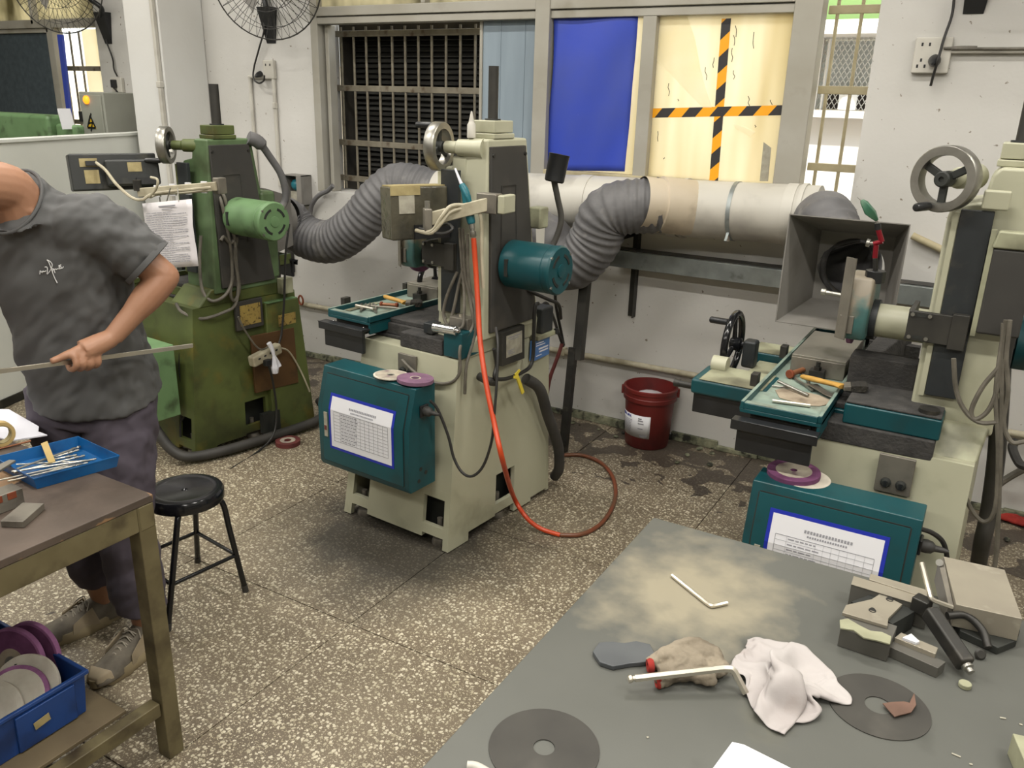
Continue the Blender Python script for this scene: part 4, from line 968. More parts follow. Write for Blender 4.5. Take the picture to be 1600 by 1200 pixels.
# right side of the base: brass plates, rusty panel, square hole, stepped side box
st = G().loft([[(-1.80, 3.10, 0.01), (-1.71, 3.10, 0.01), (-1.69, 3.40, 0.01), (-1.80, 3.40, 0.01)], [(-1.80, 3.12, .80), (-1.73, 3.12, .80), (-1.71, 3.34, .80), (-1.80, 3.34, .80)]]).build('side_box', 'green_dirty', mL, bevel=.006)
G().box(-1.795, -1.715, 3.125, 3.335, .80, .803).build('side_box_top', 'green_bright', st)
G().box(-1.715, -1.709, 3.19, 3.31, .655, .72).build('brass_plate', 'brass_plate', st, label='small dirty brass plate')
pf = G().box(-1.755, -1.735, 2.925, 3.105, .675, .84).build('plate_frame', 'cover_grey', mL, bevel=.004)
G().box(-1.735, -1.732, 2.95, 3.085, .70, .815).build('brass_plate', 'brass_plate', pf, label='worn brass instruction plate')
G().hexa([(-1.745, 3.01, .29), (-1.728, 3.01, .29), (-1.692, 3.29, .29), (-1.72, 3.29, .29), (-1.748, 3.01, .63), (-1.735, 3.01, .63), (-1.704, 3.29, .63), (-1.73, 3.29, .63)]).build('rust_panel', 'rust_plate', mL, bevel=.003, label='rust brown cover panel')
G().box(-1.74, -1.706, 3.03, 3.15, .035, .155).build('base_opening', 'cast_dark', mL)
G().box(-1.745, -1.70, 3.22, 3.30, .84, .93).build('cable_box', 'cream_dirty', mL, bevel=.004)
# grey conduit from column top, cone and bend
G().tube([(-1.76, 3.11, 1.705), (-1.74, 3.16, 1.68), (-1.73, 3.22, 1.60), (-1.72, 3.28, 1.50), (-1.72, 3.30, 1.38), (-1.74, 3.26, 1.30)], .02, 10, rf=lambda t: .036 if t < .28 else .02).build('grey_conduit', 'hose_grey', mL, label='bent grey conduit behind the column')
# bundles of cable hanging on the column
for k, pts in enumerate((
    [(-1.86, 2.76, .80), (-1.89, 2.69, .66), (-1.90, 2.66, .50), (-1.885, 2.655, .38), (-1.86, 2.655, .28), (-1.90, 2.645, .20), (-1.95, 2.64, .19)],
    [(-1.86, 2.75, .74), (-1.87, 2.69, .60), (-1.885, 2.66, .45), (-1.87, 2.655, .32), (-1.91, 2.64, .20), (-1.90, 2.62, .10)],
)): G().tube(pts, .006, 8).build('machine_cable', 'cable_black', mL, label='black cable hanging down the base')
G().tube([(-2.02, 2.44, .42), (-1.96, 2.45, .33), (-1.88, 2.47, .20), (-1.80, 2.50, .09), (-1.74, 2.56, .045), (-1.68, 2.72, .04), (-1.645, 2.95, .04), (-1.625, 3.2, .04), (-1.62, 3.36, .045), (-1.66, 3.46, .06), (-1.76, 3.50, .10)], .028, 12).build('drain_hose', 'rubber', mL, label='thick black drain hose round the base')
mL.scale = (.97, .97, .955); mL.rotation_euler = (0, 0, R(-5)); mL.location += V((0.0, 0.05, 0))
# readout seen from behind on its arm
YR = 2.66
ro, roM, roB = readout(mL, PY(180, 268, YR), (.40, .075, .175), R(66), 'monitor_dark', None, tilt=R(-8))
roB(-.05, .20, -.05, .0, -.072, .055).build('rear_hump', 'monitor_dark', ro, bevel=.012)
roB(.05, .115, -.053, -.05, -.005, .04).build('label', 'label_cream', ro, label='yellowed label')
roB(-.155, -.075, -.003, .0, .025, .065).build('label', 'label_cream', ro, label='yellowed label')
roB(-.14, -.075, -.003, .0, -.055, .01).build('label', 'label_cream', ro, label='yellowed label')
roB(.08, .19, -.07, -.05, -.068, -.035).build('connector', 'black_plastic', ro)
roB(-.13, -.075, -.02, .0, .03, .052).build('connector', 'black_plastic', ro)
yr = lambda x, y, Y=2.58: PY(x, y, Y)
B().tube([yr(150, 254), yr(165, 266), yr(182, 288, 2.56), yr(205, 308, 2.56), yr(222, 312, 2.58), yr(240, 303, 2.62), yr(290, 297, 2.68), yr(330, 293, 2.74)], .0075, 8).build('readout_cable', 'cable_cream', ro)
B().tube([yr(236, 277, 2.60), yr(246, 281, 2.59), yr(244, 295, 2.59), yr(234, 308, 2.60), yr(250, 303, 2.64), yr(290, 301, 2.70), yr(330, 297, 2.74)], .006, 8).build('readout_cable', 'cable_cream', ro)
A0, A1 = PY(216, 301, 2.64), PY(338, 291, 2.77)
arm = B().bar(A0, A1, .02, .042).build('readout_arm', 'cable_cream', mL, bevel=.004, label='cream readout arm')
B().obox(A1 + V((-.01, .03, 0)), (.04, .05, .075)).build('arm_clamp', 'steel_dull', arm, bevel=.004)
B().cyl(A0 + V((0, 0, .01)), A0 + V((0, 0, .06)), .02, n=14).build('arm_pivot', 'steel_dark', arm)
ck = lambda *p: [PX(x, y, X_) for x, y, X_ in p]
XC = -3.385
for pts in (ck((338, 290, -3.44), (350, 306, XC), (356, 335, XC), (366, 372, XC), (370, 420, XC), (374, 452, XC), (366, 470, XC), (360, 458, XC), (364, 430, XC)),
            ck((340, 296, -3.44), (347, 320, XC), (354, 352, XC), (361, 395, XC), (362, 440, XC), (350, 463, XC), (330, 470, -3.42), (316, 452, -3.46), (312, 410, -3.48), (314, 368, -3.48)),
            ck((345, 376, XC), (350, 370, XC), (360, 380, XC), (370, 372, XC), (366, 400, XC), (372, 440, XC), (368, 475, XC), (350, 488, XC), (315, 498, -3.44), (285, 488, -3.52), (275, 474, -3.56))):
    B().tube(pts, .0085, 8).build('machine_cable', 'cable_grey', mL, label='dusty cable looped on the column')
for k in range(4): B().obox(A0.lerp(A1, .25 + .2 * k), (.028, .012, .055), (0, 0, R(20))).build('cable_tie', 'paper', arm)
GDX = 0.0
# notice in a plastic sleeve hanging from the readout arm
YN = 2.60
nt = thing('hanging_notice', 'white printed notice in a creased clear sleeve hung on the green machine', 'notice', PY(268, 372, YN))
tl, tr, br, bl = PY(222, 318, YN), PY(299, 311, YN), PY(309, 416, YN - .03), PY(232, 420, YN - .03)
def patch(A, Bq, C, D, n=8, amp=.004, seed=0):
    rnd = random.Random(seed); b = B(); vs = []; fs = []
    for j in range(n + 1):
        for i in range(n + 1):
            p = V(A).lerp(V(Bq), i / n).lerp(V(D).lerp(V(C), i / n), j / n); vs.append(p + V((0, amp * (math.sin(i * 1.1 + j * .7) + rnd.uniform(-.4, .4)), 0)))
    for j in range(n):
        for i in range(n): a = j * (n + 1) + i; fs.append((a, a + 1, a + n + 2, a + n + 1))
    return b.add(vs, fs)
sl = patch(tl, tr, br, bl).build('sleeve', 'plastic_sheet', nt, solid=.001)
b = B(); random.seed(11)
q = lambda s, t: tl.lerp(tr, s).lerp(bl.lerp(br, s), t) + V((0, -.0075, 0))
def ln(b, s0, s1, t, h): b.add([q(s0, t - h), q(s1, t - h), q(s1, t + h), q(s0, t + h)], [(0, 1, 2, 3)])
ln(b, .36, .7, .07, .010); ln(b, .42, .64, .115, .006)
t = .16
while t < .93:
    s = .08
    e_ = random.choice((.9, .9, .86, .6))
    while s < e_: l = random.uniform(.03, .12); ln(b, s, min(s + l, e_), t, .0055); s += l + .012
    t += .034
b.build('printed_lines', 'ink_light', nt)
B().bar(tl.lerp(tr, .5) + V((0, 0, -.005)), tl.lerp(tr, .55) + V((.01, .01, .06)), .004, .004).bar(tl.lerp(tr, .75) + V((0, 0, -.005)), tl.lerp(tr, .72) + V((.0, .01, .055)), .004, .004).build('wire_hook', 'steel', nt)
# power strip tied with a white rag, hanging on the green machine
XS = -3.315
ps = thing('power_strip', 'yellowed power strip with a white rag knotted on it on green machine', 'power strip', PX(415, 565, XS))
A, Bq = PX(392, 566, XS), PX(436, 543, XS)
d = (Bq - A).normalized()
B().bar(A, Bq, .05, .062, up=d.cross(V((1, 0, 0)))).build('strip_body', 'cable_cream', ps, bevel=.012)
for k in range(4): B().bar(A.lerp(Bq, .15 + .2 * k) + V((.026, 0, .008)), A.lerp(Bq, .22 + .2 * k) + V((.026, 0, .008)), .003, .008).build('socket_slot', 'black_plastic', ps)
B().obox(A.lerp(Bq, .42) + V((.035, -.005, -.03)), (.03, .04, .035)).build('plug', 'black_plastic', ps, bevel=.006)
B().tube([A.lerp(Bq, .42) + V((.035, 0, -.04)), PX(426, 595, XS + .03), PX(432, 640, XS + .04), PX(427, 680, XS + .06), PX(400, 708, XS + .06) , PX(360, 733, XS + .1)], .006, 8).build('plug_cable', 'cable_black', ps)
B().tube([Bq, PX(452, 550, XS), PX(470, 580, XS), PX(484, 612, XS + .03)], .005, 8).build('supply_cable', 'cable_cream', ps)
B().tube([Bq + V((0, 0, .02)), PX(440, 520, XS), PX(444, 470, XS), PX(446, 400, XS), PX(452, 350, XS)], .006, 8).build('hanging_cable', 'cable_black', ps)
B().tube([A.lerp(Bq, .7) + V((0, 0, .03)), PX(405, 545, XS), PX(385, 520, XS), PX(372, 495, XS)], .005, 8).build('hanging_cable', 'cable_grey', ps)
b = B()
b.tube([PX(420, 536, XS + .05), PX(425, 545, XS + .055), PX(428, 556, XS + .055)], .012, 8, rf=lambda t: .014 - .006 * t)
b.tube([PX(428, 556, XS + .055), PX(429, 568, XS + .05), PX(430, 583, XS + .05)], .015, 8, rf=lambda t: .008 + .014 * t if t < .7 else .022 - .02 * (t - .7))
b.tube([PX(429, 556, XS + .055), PX(434, 566, XS + .05), PX(436, 572, XS + .05)], .012, 8, rf=lambda t: .006 + .008 * t)
b.build('knotted_rag', 'paper_white', ps, label='white knotted rag')
# worn pink wheel lying on the floor by the green machine
gw = B().ring(PZ(450, 694, 0) + V((0, 0, .001)), (0, 0, 1), .068, .018, .024, 36).build('grinding_wheel', 'wheel_red'); tag(gw, 'small brown-red grinding wheel lying on the floor', 'grinding wheel', 'grinding wheels')
B().ring(PZ(450, 694, 0) + V((0, 0, .0252)), (0, 0, 1), .042, .02, .0006, 30).build('wheel_label', 'wheel_label', gw)
# ================================================================ extraction duct, hoses and hood
def zduct(x): return 1.305 + (x + 2.87) * .028
DY, DR = 4.17, .142
du = thing('extraction_duct', 'cream plastic extraction duct running along the wall under the windows', 'duct', (-1.7, DY, 1.19))
dp = lambda x: V((x, DY, zduct(x)))
DX0, DX1 = -2.93, -.76
B().cyl(dp(DX0), dp(DX1), DR, n=40).build('duct_pipe', 'pvc', du)
for px0, wd, dr, m in ((905, .07, .004, 'pvc'), (1047, .05, .006, 'pvc'), (1062, .018, .008, 'pvc'), (1232, .05, .005, 'pvc'), (1250, .02, .008, 'pvc'), (720, .05, .005, 'pvc_warm')):
    x = PY(px0, 320, DY - .1).x
    B().lathe(dp(x), (1, 0, .028), [(DR * .99, -wd / 2), (DR + dr, -wd / 2), (DR + dr, wd / 2), (DR * .99, wd / 2)], 40, cap=False).build('duct_coupling', m, du)
x = PY(1138, 330, DY - .13).x
cl = B().lathe(dp(x), (1, 0, .028), [(DR + .001, -.010), (DR + .003, -.010), (DR + .003, .010), (DR + .001, .010)], 40, cap=False).build('steel_clamp', 'galvanised', du, label='steel band clamp with a tail')
B().obox(dp(x) + V((0, -DR * .62, -DR * .86)), (.022, .012, .03)).build('clamp_screw', 'chrome', cl)
B().obox(dp(x) + V((.004, -DR * .80, -DR * .66)), (.012, .003, .09), (R(-38), 0, 0)).build('clamp_tail', 'galvanised', cl)
B().lathe(dp(DX0 + .18), (-1, 0, -.15), [(DR + .003, -.02), (DR + .003, .06), (.136, .20), (.133, .30)], 36, cap=False).build('end_cone', 'pvc_warm', du)
# branch elbow to the middle hose
bc = PY(1003, 312, 3.98); bx = bc.x
bd = V((-.70, -.62, .10)).normalized()
B().lathe(dp(bx + .22), bd, [(.139, 0), (.139, .20), (.128, .205), (.128, .30)], 36, cap=False).build('branch_pipe', 'pvc_warm', du)
def ripple(pitch, L, base, amp):
    return lambda t: base * (1 - amp * (1 - abs(math.cos(PI * t * L / pitch)) ** 3))
def hose(pts, r, name, parent, m='hose_grey', pitch=.038, amp=.05, sag=None):
    P = crom(pts, 10); L = sum((P[i + 1] - P[i]).length for i in range(len(P) - 1))
    # resample evenly: six rings to a rib
    n = int(L / pitch * 6); acc = [0]
    for i in range(len(P) - 1): acc.append(acc[-1] + (P[i + 1] - P[i]).length)
    Q = []; j = 0
    for k in range(n + 1):
        s = L * k / n
        while j < len(acc) - 2 and acc[j + 1] < s: j += 1
        f = (s - acc[j]) / max(1e-6, acc[j + 1] - acc[j]); Q.append(P[j].lerp(P[j + 1], min(1, f)))
    b = B().tube(Q, r, 36, 0, rf=ripple(pitch, L, r, amp), cap=False)
    # crumple the cloth between the wire ribs
    rnd = random.Random(len(pts)); ph = [rnd.uniform(0, 6.28) for _ in range(6)]
    nv = []
    nr = len(Q)
    for i, p in enumerate(b.v):
        rr, kk = divmod(i, 36); c = Q[min(rr, nr - 1)]; dv = V(p) - c
        a = 2 * PI * kk / 36; s = L * rr / n
        rib = abs(math.cos(PI * s / pitch)) ** 2
        f = 1 + (1 - rib) * .022 * math.sin(5 * a + ph[0] + s * 90) * math.sin(3 * a + ph[1] - s * 40)
        nv.append(tuple(c + dv * f))
    b.v = nv
    return b.build(name, m, parent, ang=60)
HO = {}
def hood(label, cx, yo, zc, parent_name='dust_hood', w=.43, h=.43, yb=None, full=True):
    t = thing('dust_hood', label, 'dust hood', (cx, yo, zc - h / 2), 'dust hoods behind the grinders')
    yb = yb or yo + .30; bw = .30
    sq = lambda y, ww, hh, zz: [V((cx - ww / 2, y, zz - hh / 2)), V((cx + ww / 2, y, zz - hh / 2)), V((cx + ww / 2, y, zz + hh / 2)), V((cx - ww / 2, y, zz + hh / 2))]
    b = B()
    o = sq(yo, w, h, zc); i = sq(yb, bw, bw, zc - .02); th_ = .004
    oi = sq(yo, w - 2 * th_, h - 2 * th_, zc); ii = sq(yb - .003, bw - 2 * th_, bw - 2 * th_, zc - .02)
    b.loft([o, i], False); b.loft([oi, ii], False)
    for k in range(4): b.quad(o[k], o[(k + 1) % 4], oi[(k + 1) % 4], oi[k])
    b.build('hood_shell', 'hood_grey', t, smooth=False)
    # back plate with a round mouth
    n = 48; c = V((cx, yb, zc - .02)); r = .125; b = B(); vs = []; 
    for k in range(n):
        a = 2 * PI * k / n; d = V((math.cos(a), 0, math.sin(a))); s = bw / 2 / max(abs(d.x), abs(d.z))
        vs += [c + d * r, c + d * s]
    b.add(vs, [(2 * k, 2 * k + 1, (2 * k + 3) % (2 * n), (2 * k + 2) % (2 * n)) for k in range(n)])
    b.build('back_plate', 'hood_grey', t, smooth=False)
    B().lathe(c, (0, 1, 0), [(r, -.001), (r, .07), (r + .004, .07), (r + .004, -.001)], 40, cap=False).build('mouth_collar', 'hood_grey', t)
    return t, c
# right machine's hood
TLh, TRh, BLh = PY(1233, 336, 3.42), PY(1425, 341, 3.42), PY(1213, 503, 3.42)
cxh = (TLh.x + TRh.x) / 2; zt_, zb_ = TLh.z + .005, BLh.z
hR, cR = hood('grey square dust hood standing open behind the right grinder wheel', cxh, 3.42, (zt_ + zb_) / 2, w=TRh.x - TLh.x, h=zt_ - zb_, yb=3.74)
hose([cR + V((0, .04, 0)), PY(1314, 412, 3.85), PY(1297, 366, 3.90), PY(1289, 346, 3.96), PY(1284, 350, 4.05), PY(1280, 352, 4.12)], .135, 'flexible_hose', hR)
B().bar((cxh + .14, 3.60, zb_ + .045), (cxh + .30, 3.42, .80), .03, .004).build('hood_bracket', 'black_steel', hR)
B().box(cxh + .12, cxh + .16, 3.55, 3.58, .0005, zb_ + .03).box(cxh + .05, cxh + .23, 3.50, 3.63, .0005, .012).build('hood_stand', 'black_steel', hR)
# middle machine's hood (mostly hidden behind the column)
hM, cM = hood('dust hood with its grey ribbed hose rising right behind the middle grinder', -2.33, 3.52, 1.20, w=.40, h=.42, yb=3.80)
hose([cM + V((0, .05, 0)), PY(850, 372, 3.93), PY(872, 404, 3.98), PY(897, 412, 3.98), PY(928, 378, 3.98), PY(955, 330, 3.97), dp(bx + .22) + bd * .18], .140, 'flexible_hose', hM)
B().box(-2.16, -2.13, 3.62, 3.65, .0005, 1.06).box(-2.22, -2.07, 3.57, 3.70, .0005, .012).build('hood_stand', 'black_steel', hM)
sh = PX(836, 318, -2.0); B().hexa([PY(836, 322, 3.47), PY(852, 345, 3.47), PY(850, 385, 3.47), PY(838, 382, 3.47), PY(836, 322, 3.475), PY(852, 345, 3.475), PY(850, 385, 3.475), PY(838, 382, 3.475)]).build('hood_side', 'pvc', hM, smooth=False)
# green machine's hood and hose
hL, cL = hood('dust hood with its grey ribbed hose sagging between the green and middle grinders', -3.95, 3.55, 1.12, w=.40, h=.40, yb=3.80)
hose([cL + V((0, .05, 0)), PY(452, 345, 3.95), PY(478, 370, 3.98), PY(520, 377, 4.0), PY(562, 348, 4.02), PY(592, 312, 4.06), PY(625, 290, 4.12), dp(DX0 - .02)], .138, 'flexible_hose', hL)
B().box(-3.80, -3.77, 3.62, 3.65, .0005, .95).box(-3.86, -3.71, 3.57, 3.70, .0005, .012).build('hood_stand', 'black_steel', hL)
# galvanised channel and black wall brackets
YC = 4.24
za, zb2 = PY(1100, 408, YC).z, PY(1100, 435, YC).z
xa, xb = PY(950, 385, YC).x, .25
ch = thing('galvanised_channel', 'grey galvanised steel channel fixed along the wall below the duct', 'channel', ((xa + xb) / 2, YC, zb2))
tz = lambda x: .012 * (x - xa)
b = B()
b.hexa([(xa, YC, zb2), (xb, YC, zb2), (xb, YC + .006, zb2), (xa, YC + .006, zb2), (xa, YC, za), (xb, YC, za), (xb, YC + .006, za), (xa, YC + .006, za)])
b.box(xa, xb, YC + .006, WY - .002, za - .006, za).box(xa, xb, YC + .006, WY - .03, zb2, zb2 + .006)
b.build('channel', 'galvanised', ch, bevel=.002)
B().box(xa + .03, xb, YC + .03, WY - .004, za + .0005, za + .004).build('channel_top', 'cover_grey', ch)
for (x0, y0_, x1, y1_) in ((985, 425, 996, 496),):
    X = PY(990, 400, 4.33).x
    br = thing('wall_bracket', 'black steel angle bracket on the wall under the duct', 'bracket', (X, 4.34, PY(988, 496, 4.34).z))
    zb3 = PY(988, 496, 4.34).z
    B().box(X - .022, X + .022, WY - .008, WY - .001, zb3, zduct(X) - .12).box(X + .018, X + .022, WY - .05, WY - .001, zb3, zduct(X) - .12).build('upright', 'black_steel', br)
    B().box(X - .022, X + .022, YC - .19, WY - .008, zduct(X) - DR - .012, zduct(X) - DR - .004).box(X - .022, X - .018, YC - .19, WY - .008, zduct(X) - DR - .05, zduct(X) - DR - .004).build('arm', 'black_steel', br)
for px_ in (452, 705):
    X = PY(px_, 400, 4.34).x
    br = thing('wall_bracket', {452: 'dark strip bracket on the wall under the left hose', 705: 'dark bracket on the wall behind the middle grinder', 1440: 'dark bracket on the wall behind the right grinder column'}[px_], 'bracket', (X, 4.34, .75))
    B().box(X - .02, X + .02, WY - .03, WY - .001, .62 if px_ == 452 else .75, 1.16).build('upright', 'black_steel', br)
# steel post leaning by the middle machine
f0 = PZ(880, 706, 0); t0 = PY(906, 440, 4.03); d = (t0 - f0)
po = thing('leaning_post', 'dark steel post standing on the floor behind the middle grinder', 'post', f0)
B().bar(f0 + V((0, 0, .001)), f0 + d * .62, .04, .04, up=(0, 1, 0)).build('lower_tube', 'steel_dark', po)
B().bar(f0 + d * .55 + V((.03, .01, 0)), t0 + V((.03, .01, .02)), .05, .05, up=(0, 1, 0)).build('upper_angle', 'black_steel', po)
# conduits
cn = thing('wall_conduit', 'dirty cream conduit running low along the wall behind the bucket', 'conduit', (-1.5, WY - .03, .41))
zc_ = lambda x: PY(1000, 571, WY - .03).z + .006 * (x + 1.7)
B().cyl((-5.0, WY - .03, zc_(-5.0)), (1.9, WY - .03, zc_(1.9)), .017, n=12).build('pipe', 'cable_cream', cn)
for x in (-3.9, -2.9, -2.15, -1.1, -.2): B().box(x - .012, x + .012, WY - .05, WY - .001, zc_(x) - .024, zc_(x) + .024).build('clip', 'cable_cream', cn, bevel=.005)
rg = B().torus(PY(470, 469, WY - .06), (.3, 1, 0), .032, .007, 24, 8).build('iron_ring', 'rust'); tag(rg, 'rusty iron ring hanging on the low wall conduit', 'ring')
cn = thing('wall_conduit', 'narrow cream conduit running up the pillar corner', 'conduit', (-5.12, 3.98, 1.2))
B().box(-5.155, -5.125, 3.97, 3.999, .6, ZC - .001).build('pipe', 'pvc', cn, bevel=.006)
B().box(-5.16, -5.12, 3.965, 3.999, 1.86, 1.90).build('coupling', 'pvc', cn, bevel=.004)
s0, s1, s2 = PY(393, 120, WY), PY(428, 120, WY), PY(435, 268, WY)
cn = thing('wall_conduit', 'two white conduits dropping from the socket beside the dark window', 'conduit', (s1.x, WY, s2.z))
B().cyl((s0.x, WY - .014, 1.1), (s0.x, WY - .014, s0.z), .013, n=10).build('pipe', 'pvc', cn)
B().cyl((s1.x + .01, WY - .014, s2.z - .1), (s1.x + .01, WY - .014, s1.z), .014, n=10).build('pipe', 'pvc', cn)
B().cyl((s0.x - .01, WY - .014, s0.z), (s1.x + .02, WY - .014, s0.z), .012, n=10).build('pipe', 'pvc', cn)
B().box(s1.x - .0, s1.x + .024, WY - .034, WY - .001, PY(430, 165, WY).z - .02, PY(430, 165, WY).z + .02).build('clip', 'pvc', cn, bevel=.004)
def socket(name, label, c, w_, h_, parts):
    t = thing(name, label, 'socket', c)
    B().box(c.x - w_ / 2, c.x + w_ / 2, WY - .03, WY - .0005, c.z - h_ / 2, c.z + h_ / 2).build('socket_box', 'pvc', t, bevel=.006)
    for dx, dz in parts: B().box(c.x + dx - .004, c.x + dx + .004, WY - .0315, WY - .03, c.z + dz - .007, c.z + dz + .007).build('slot', 'black_plastic', t)
    return t
sk = socket('wall_socket', 'white wall socket with a plug below the middle fan', PY(424, 109, WY), .10, .12, ((-.02, .03), (.02, .03)))
pl = B().lathe(PY(413, 115, WY) + V((0, -.03, 0)), (0, -1, -.4), [(.018, 0), (.02, .02), (.012, .05), (.005, .06)], 12).build('plug', 'black_plastic', sk)
skR = socket('wall_socket', 'white double wall socket on the right wall with a black plug', PY(1457, 87, WY), .15, .15, ((-.045, .045), (-.015, .045), (-.04, -.02), (-.052, -.045), (-.022, -.045)))
B().lathe(PY(1462, 94, WY) + V((0, -.03, 0)), (0, -1, -.3), [(.024, 0), (.026, .02), (.015, .05), (.006, .07)], 14).build('plug', 'black_plastic', skR)
cn = thing('wall_conduit', 'white conduit running right from the double wall socket', 'conduit', PY(1540, 80, WY))
B().box(PY(1477, 80, WY).x, 2.4, WY - .028, WY - .001, PY(1540, 84, WY).z, PY(1540, 76, WY).z).build('pipe', 'pvc', cn, bevel=.005)
B().tube([PY(1478, 76, WY - .035), PY(1500, 74, WY - .035), PY(1527, 74, WY - .035), PY(1560, 76, WY - .035), (2.4, WY - .035, PY(1600, 76, WY).z)], .006, 7).build('loose_cable', 'cable_grey', cn)
cn = B().cyl(PY(1425, 368, WY - .03), PY(1480, 394, WY - .03), .017, n=12).build('wall_pipe', 'rail_cream'); tag(cn, 'short cream pipe slanting along the wall behind the right grinder column', 'pipe')
# open wall box
wbx = thing('wall_box', 'open brown wiring box low on the wall beside the dark window', 'wiring box', PY(460, 300, WY))
w0_, w1_ = PY(446, 272, WY - .08), PY(476, 322, WY - .08)
b = B(); x0_, x1_, z1_, z0_ = w0_.x, w1_.x, w0_.z, w1_.z
b.box(x0_, x1_, WY - .008, WY - .0005, z0_, z1_).box(x0_, x0_ + .006, WY - .1, WY - .008, z0_, z1_).box(x1_ - .006, x1_, WY - .1, WY - .008, z0_, z1_).box(x0_, x1_, WY - .1, WY - .008, z1_ - .006, z1_).box(x0_, x1_, WY - .1, WY - .008, z0_, z0_ + .006)
b.box(x0_ + .12, x1_, WY - .104, WY - .1, z0_, z1_)
b.build('box_shell', 'hood_grey', wbx)
B().ball((x0_ + .07, WY - .05, z1_ - .07), .045, (1, .7, .9)).build('teal_part', 'air_teal', wbx)
B().box(x0_ + .02, x0_ + .11, WY - .06, WY - .02, z0_ + .02, z0_ + .09).build('terminal_block', 'label_grey', wbx)
B().tube([PY(520, 290, WY - .05), PY(512, 298, WY - .05), PY(500, 304, WY - .05), PY(492, 312, WY - .05), PY(486, 325, WY - .04), PY(484, 345, WY - .03)], .016, 9).build('grey_conduit', 'hose_grey', wbx)
# ---------------------------------------------------------------- wall fans
def fan(label, c, r, aim, base_c, arm_pts, cable):
    t = thing('wall_fan', label, 'fan', base_c, 'wall fans')
    a, u, v = basis(aim); c = V(c)
    P = lambda rr, th, d: c + (u * math.cos(th) + v * math.sin(th)) * rr + a * d
    cg = None
    b = B()
    prof = [(.05, -.075), (.35, -.07), (.7, -.05), (.92, -.02), (1.0, .0)]
    for side in (-1, 1):
        for k in range(40):
            th = 2 * PI * k / 40
            pts = [P(r * f, th, (d * r / .33) * (1 if side < 0 else -1) * 1.0) for f, d in prof]
            b.tube(pts, .0017, 4, 0)
        for f, d in ((.2, -.074), (.5, -.065), (.8, -.04)): b.tube([P(r * f, 2 * PI * i / 36, (d * r / .33) * (1 if side < 0 else -1)) for i in range(36)], .0019, 4, 0, closed=True)
    b.tube([P(r, 2 * PI * i / 40, 0) for i in range(40)], .0045, 6, 0, closed=True)
    b.build('wire_cage', 'black_steel', t, kind='stuff')
    B().lathe(c, -a, [(.05, .02), (.075, .05), (.075, .13), (.05, .16), (.001, .165)], 20).build('motor_housing', 'black_plastic', t)
    for k in range(3):
        bl = B(); th = 2 * PI * k / 3
        q = [P(.05, th - .25, -.02), P(r * .6, th - .1, -.035), P(r * .62, th + .55, .02), P(.05, th + .5, .02)]
        bl.hexa(q + [p + a * .003 for p in q]).build('blade', 'hood_grey', t, bevel=.001)
    B().tube(arm_pts, .018, 10).build('arm', 'black_plastic', t)
    bc = V(base_c)
    B().hexa([bc + V(k) for k in ((-.05, -.004, -.13), (.03, -.004, -.13), (.03, 0, -.13), (-.05, 0, -.13), (-.06, -.07, .09), (.06, -.07, .09), (.06, 0, .09), (-.06, 0, .09))]).build('wall_base', 'black_plastic', t, bevel=.006)
    if cable: B().tube(cable, .006, 7).build('fan_cable', 'cable_black', t)
    return t
f2 = PY(415, -32, 4.0)
b2 = PY(424, 35, WY - .0005)
fan('black wall fan over the socket beside the dark window', f2, .34, (.45, -1, -.25), b2, [f2 + V((0, .10, -.02)), b2 + V((0, -.05, .22)), b2 + V((0, -.035, .05))],
    [b2 + V((-.05, -.03, .04)), PY(413, 45, WY - .04), PY(405, 75, WY - .03), PY(397, 105, WY - .03), PY(396, 122, WY - .04), PY(404, 130, WY - .05), PY(412, 126, WY - .06), PY(413, 118, WY - .07)])
f1 = PY(86, -28, 3.98); b1 = PY(168, 40, WY - .0005)
fan('black wall fan at the far left in front of the small window', f1, .34, (.5, -1, -.2), b1, [f1 + V((0.05, .12, 0)), PY(140, -2, WY - .12), PY(158, 12, WY - .08), b1 + V((0, -.04, .05))],
    [b1 + V((0, -.03, -.10)), PY(168, 70, WY - .03), PY(176, 92, WY - .02), PY(178, 108, WY - .02), PY(183, 119, WY - .02)])
f3 = PY(1535, -45, 3.95); b3 = PY(1529, -2, WY - .0005)
fan('wall fan above the right grinder with only its black bracket in view', f3 + V((0, 0, .32)), .34, (-.2, -1, -.2), b3 + V((0, 0, .07)), [f3 + V((0, .12, .32)), b3 + V((0, -.1, .3)), b3 + V((0, -.04, .12))],
    [b3 + V((-.1, -.03, .05)), PY(1491, -5, WY - .03), PY(1487, 25, WY - .03), PY(1475, 60, WY - .05), PY(1466, 92, WY - .09), PY(1460, 112, WY - .07), PY(1454, 134, WY - .05)])
ps_ = socket('wall_socket', 'small socket with a black plug on the wall by the grey cabinet', PY(187, 133, WY), .13, .11, ())
B().obox(PY(186, 131, WY) + V((0, -.045, 0)), (.035, .04, .06)).build('plug', 'black_plastic', ps_, bevel=.006)
B().tube([PY(186, 137, WY) + V((0, -.05, 0)), PY(189, 142, WY) + V((0, -.04, 0)), PY(189, 146, WY) + V((0, -.02, 0))], .006, 7).build('plug_cable', 'cable_black', ps_)
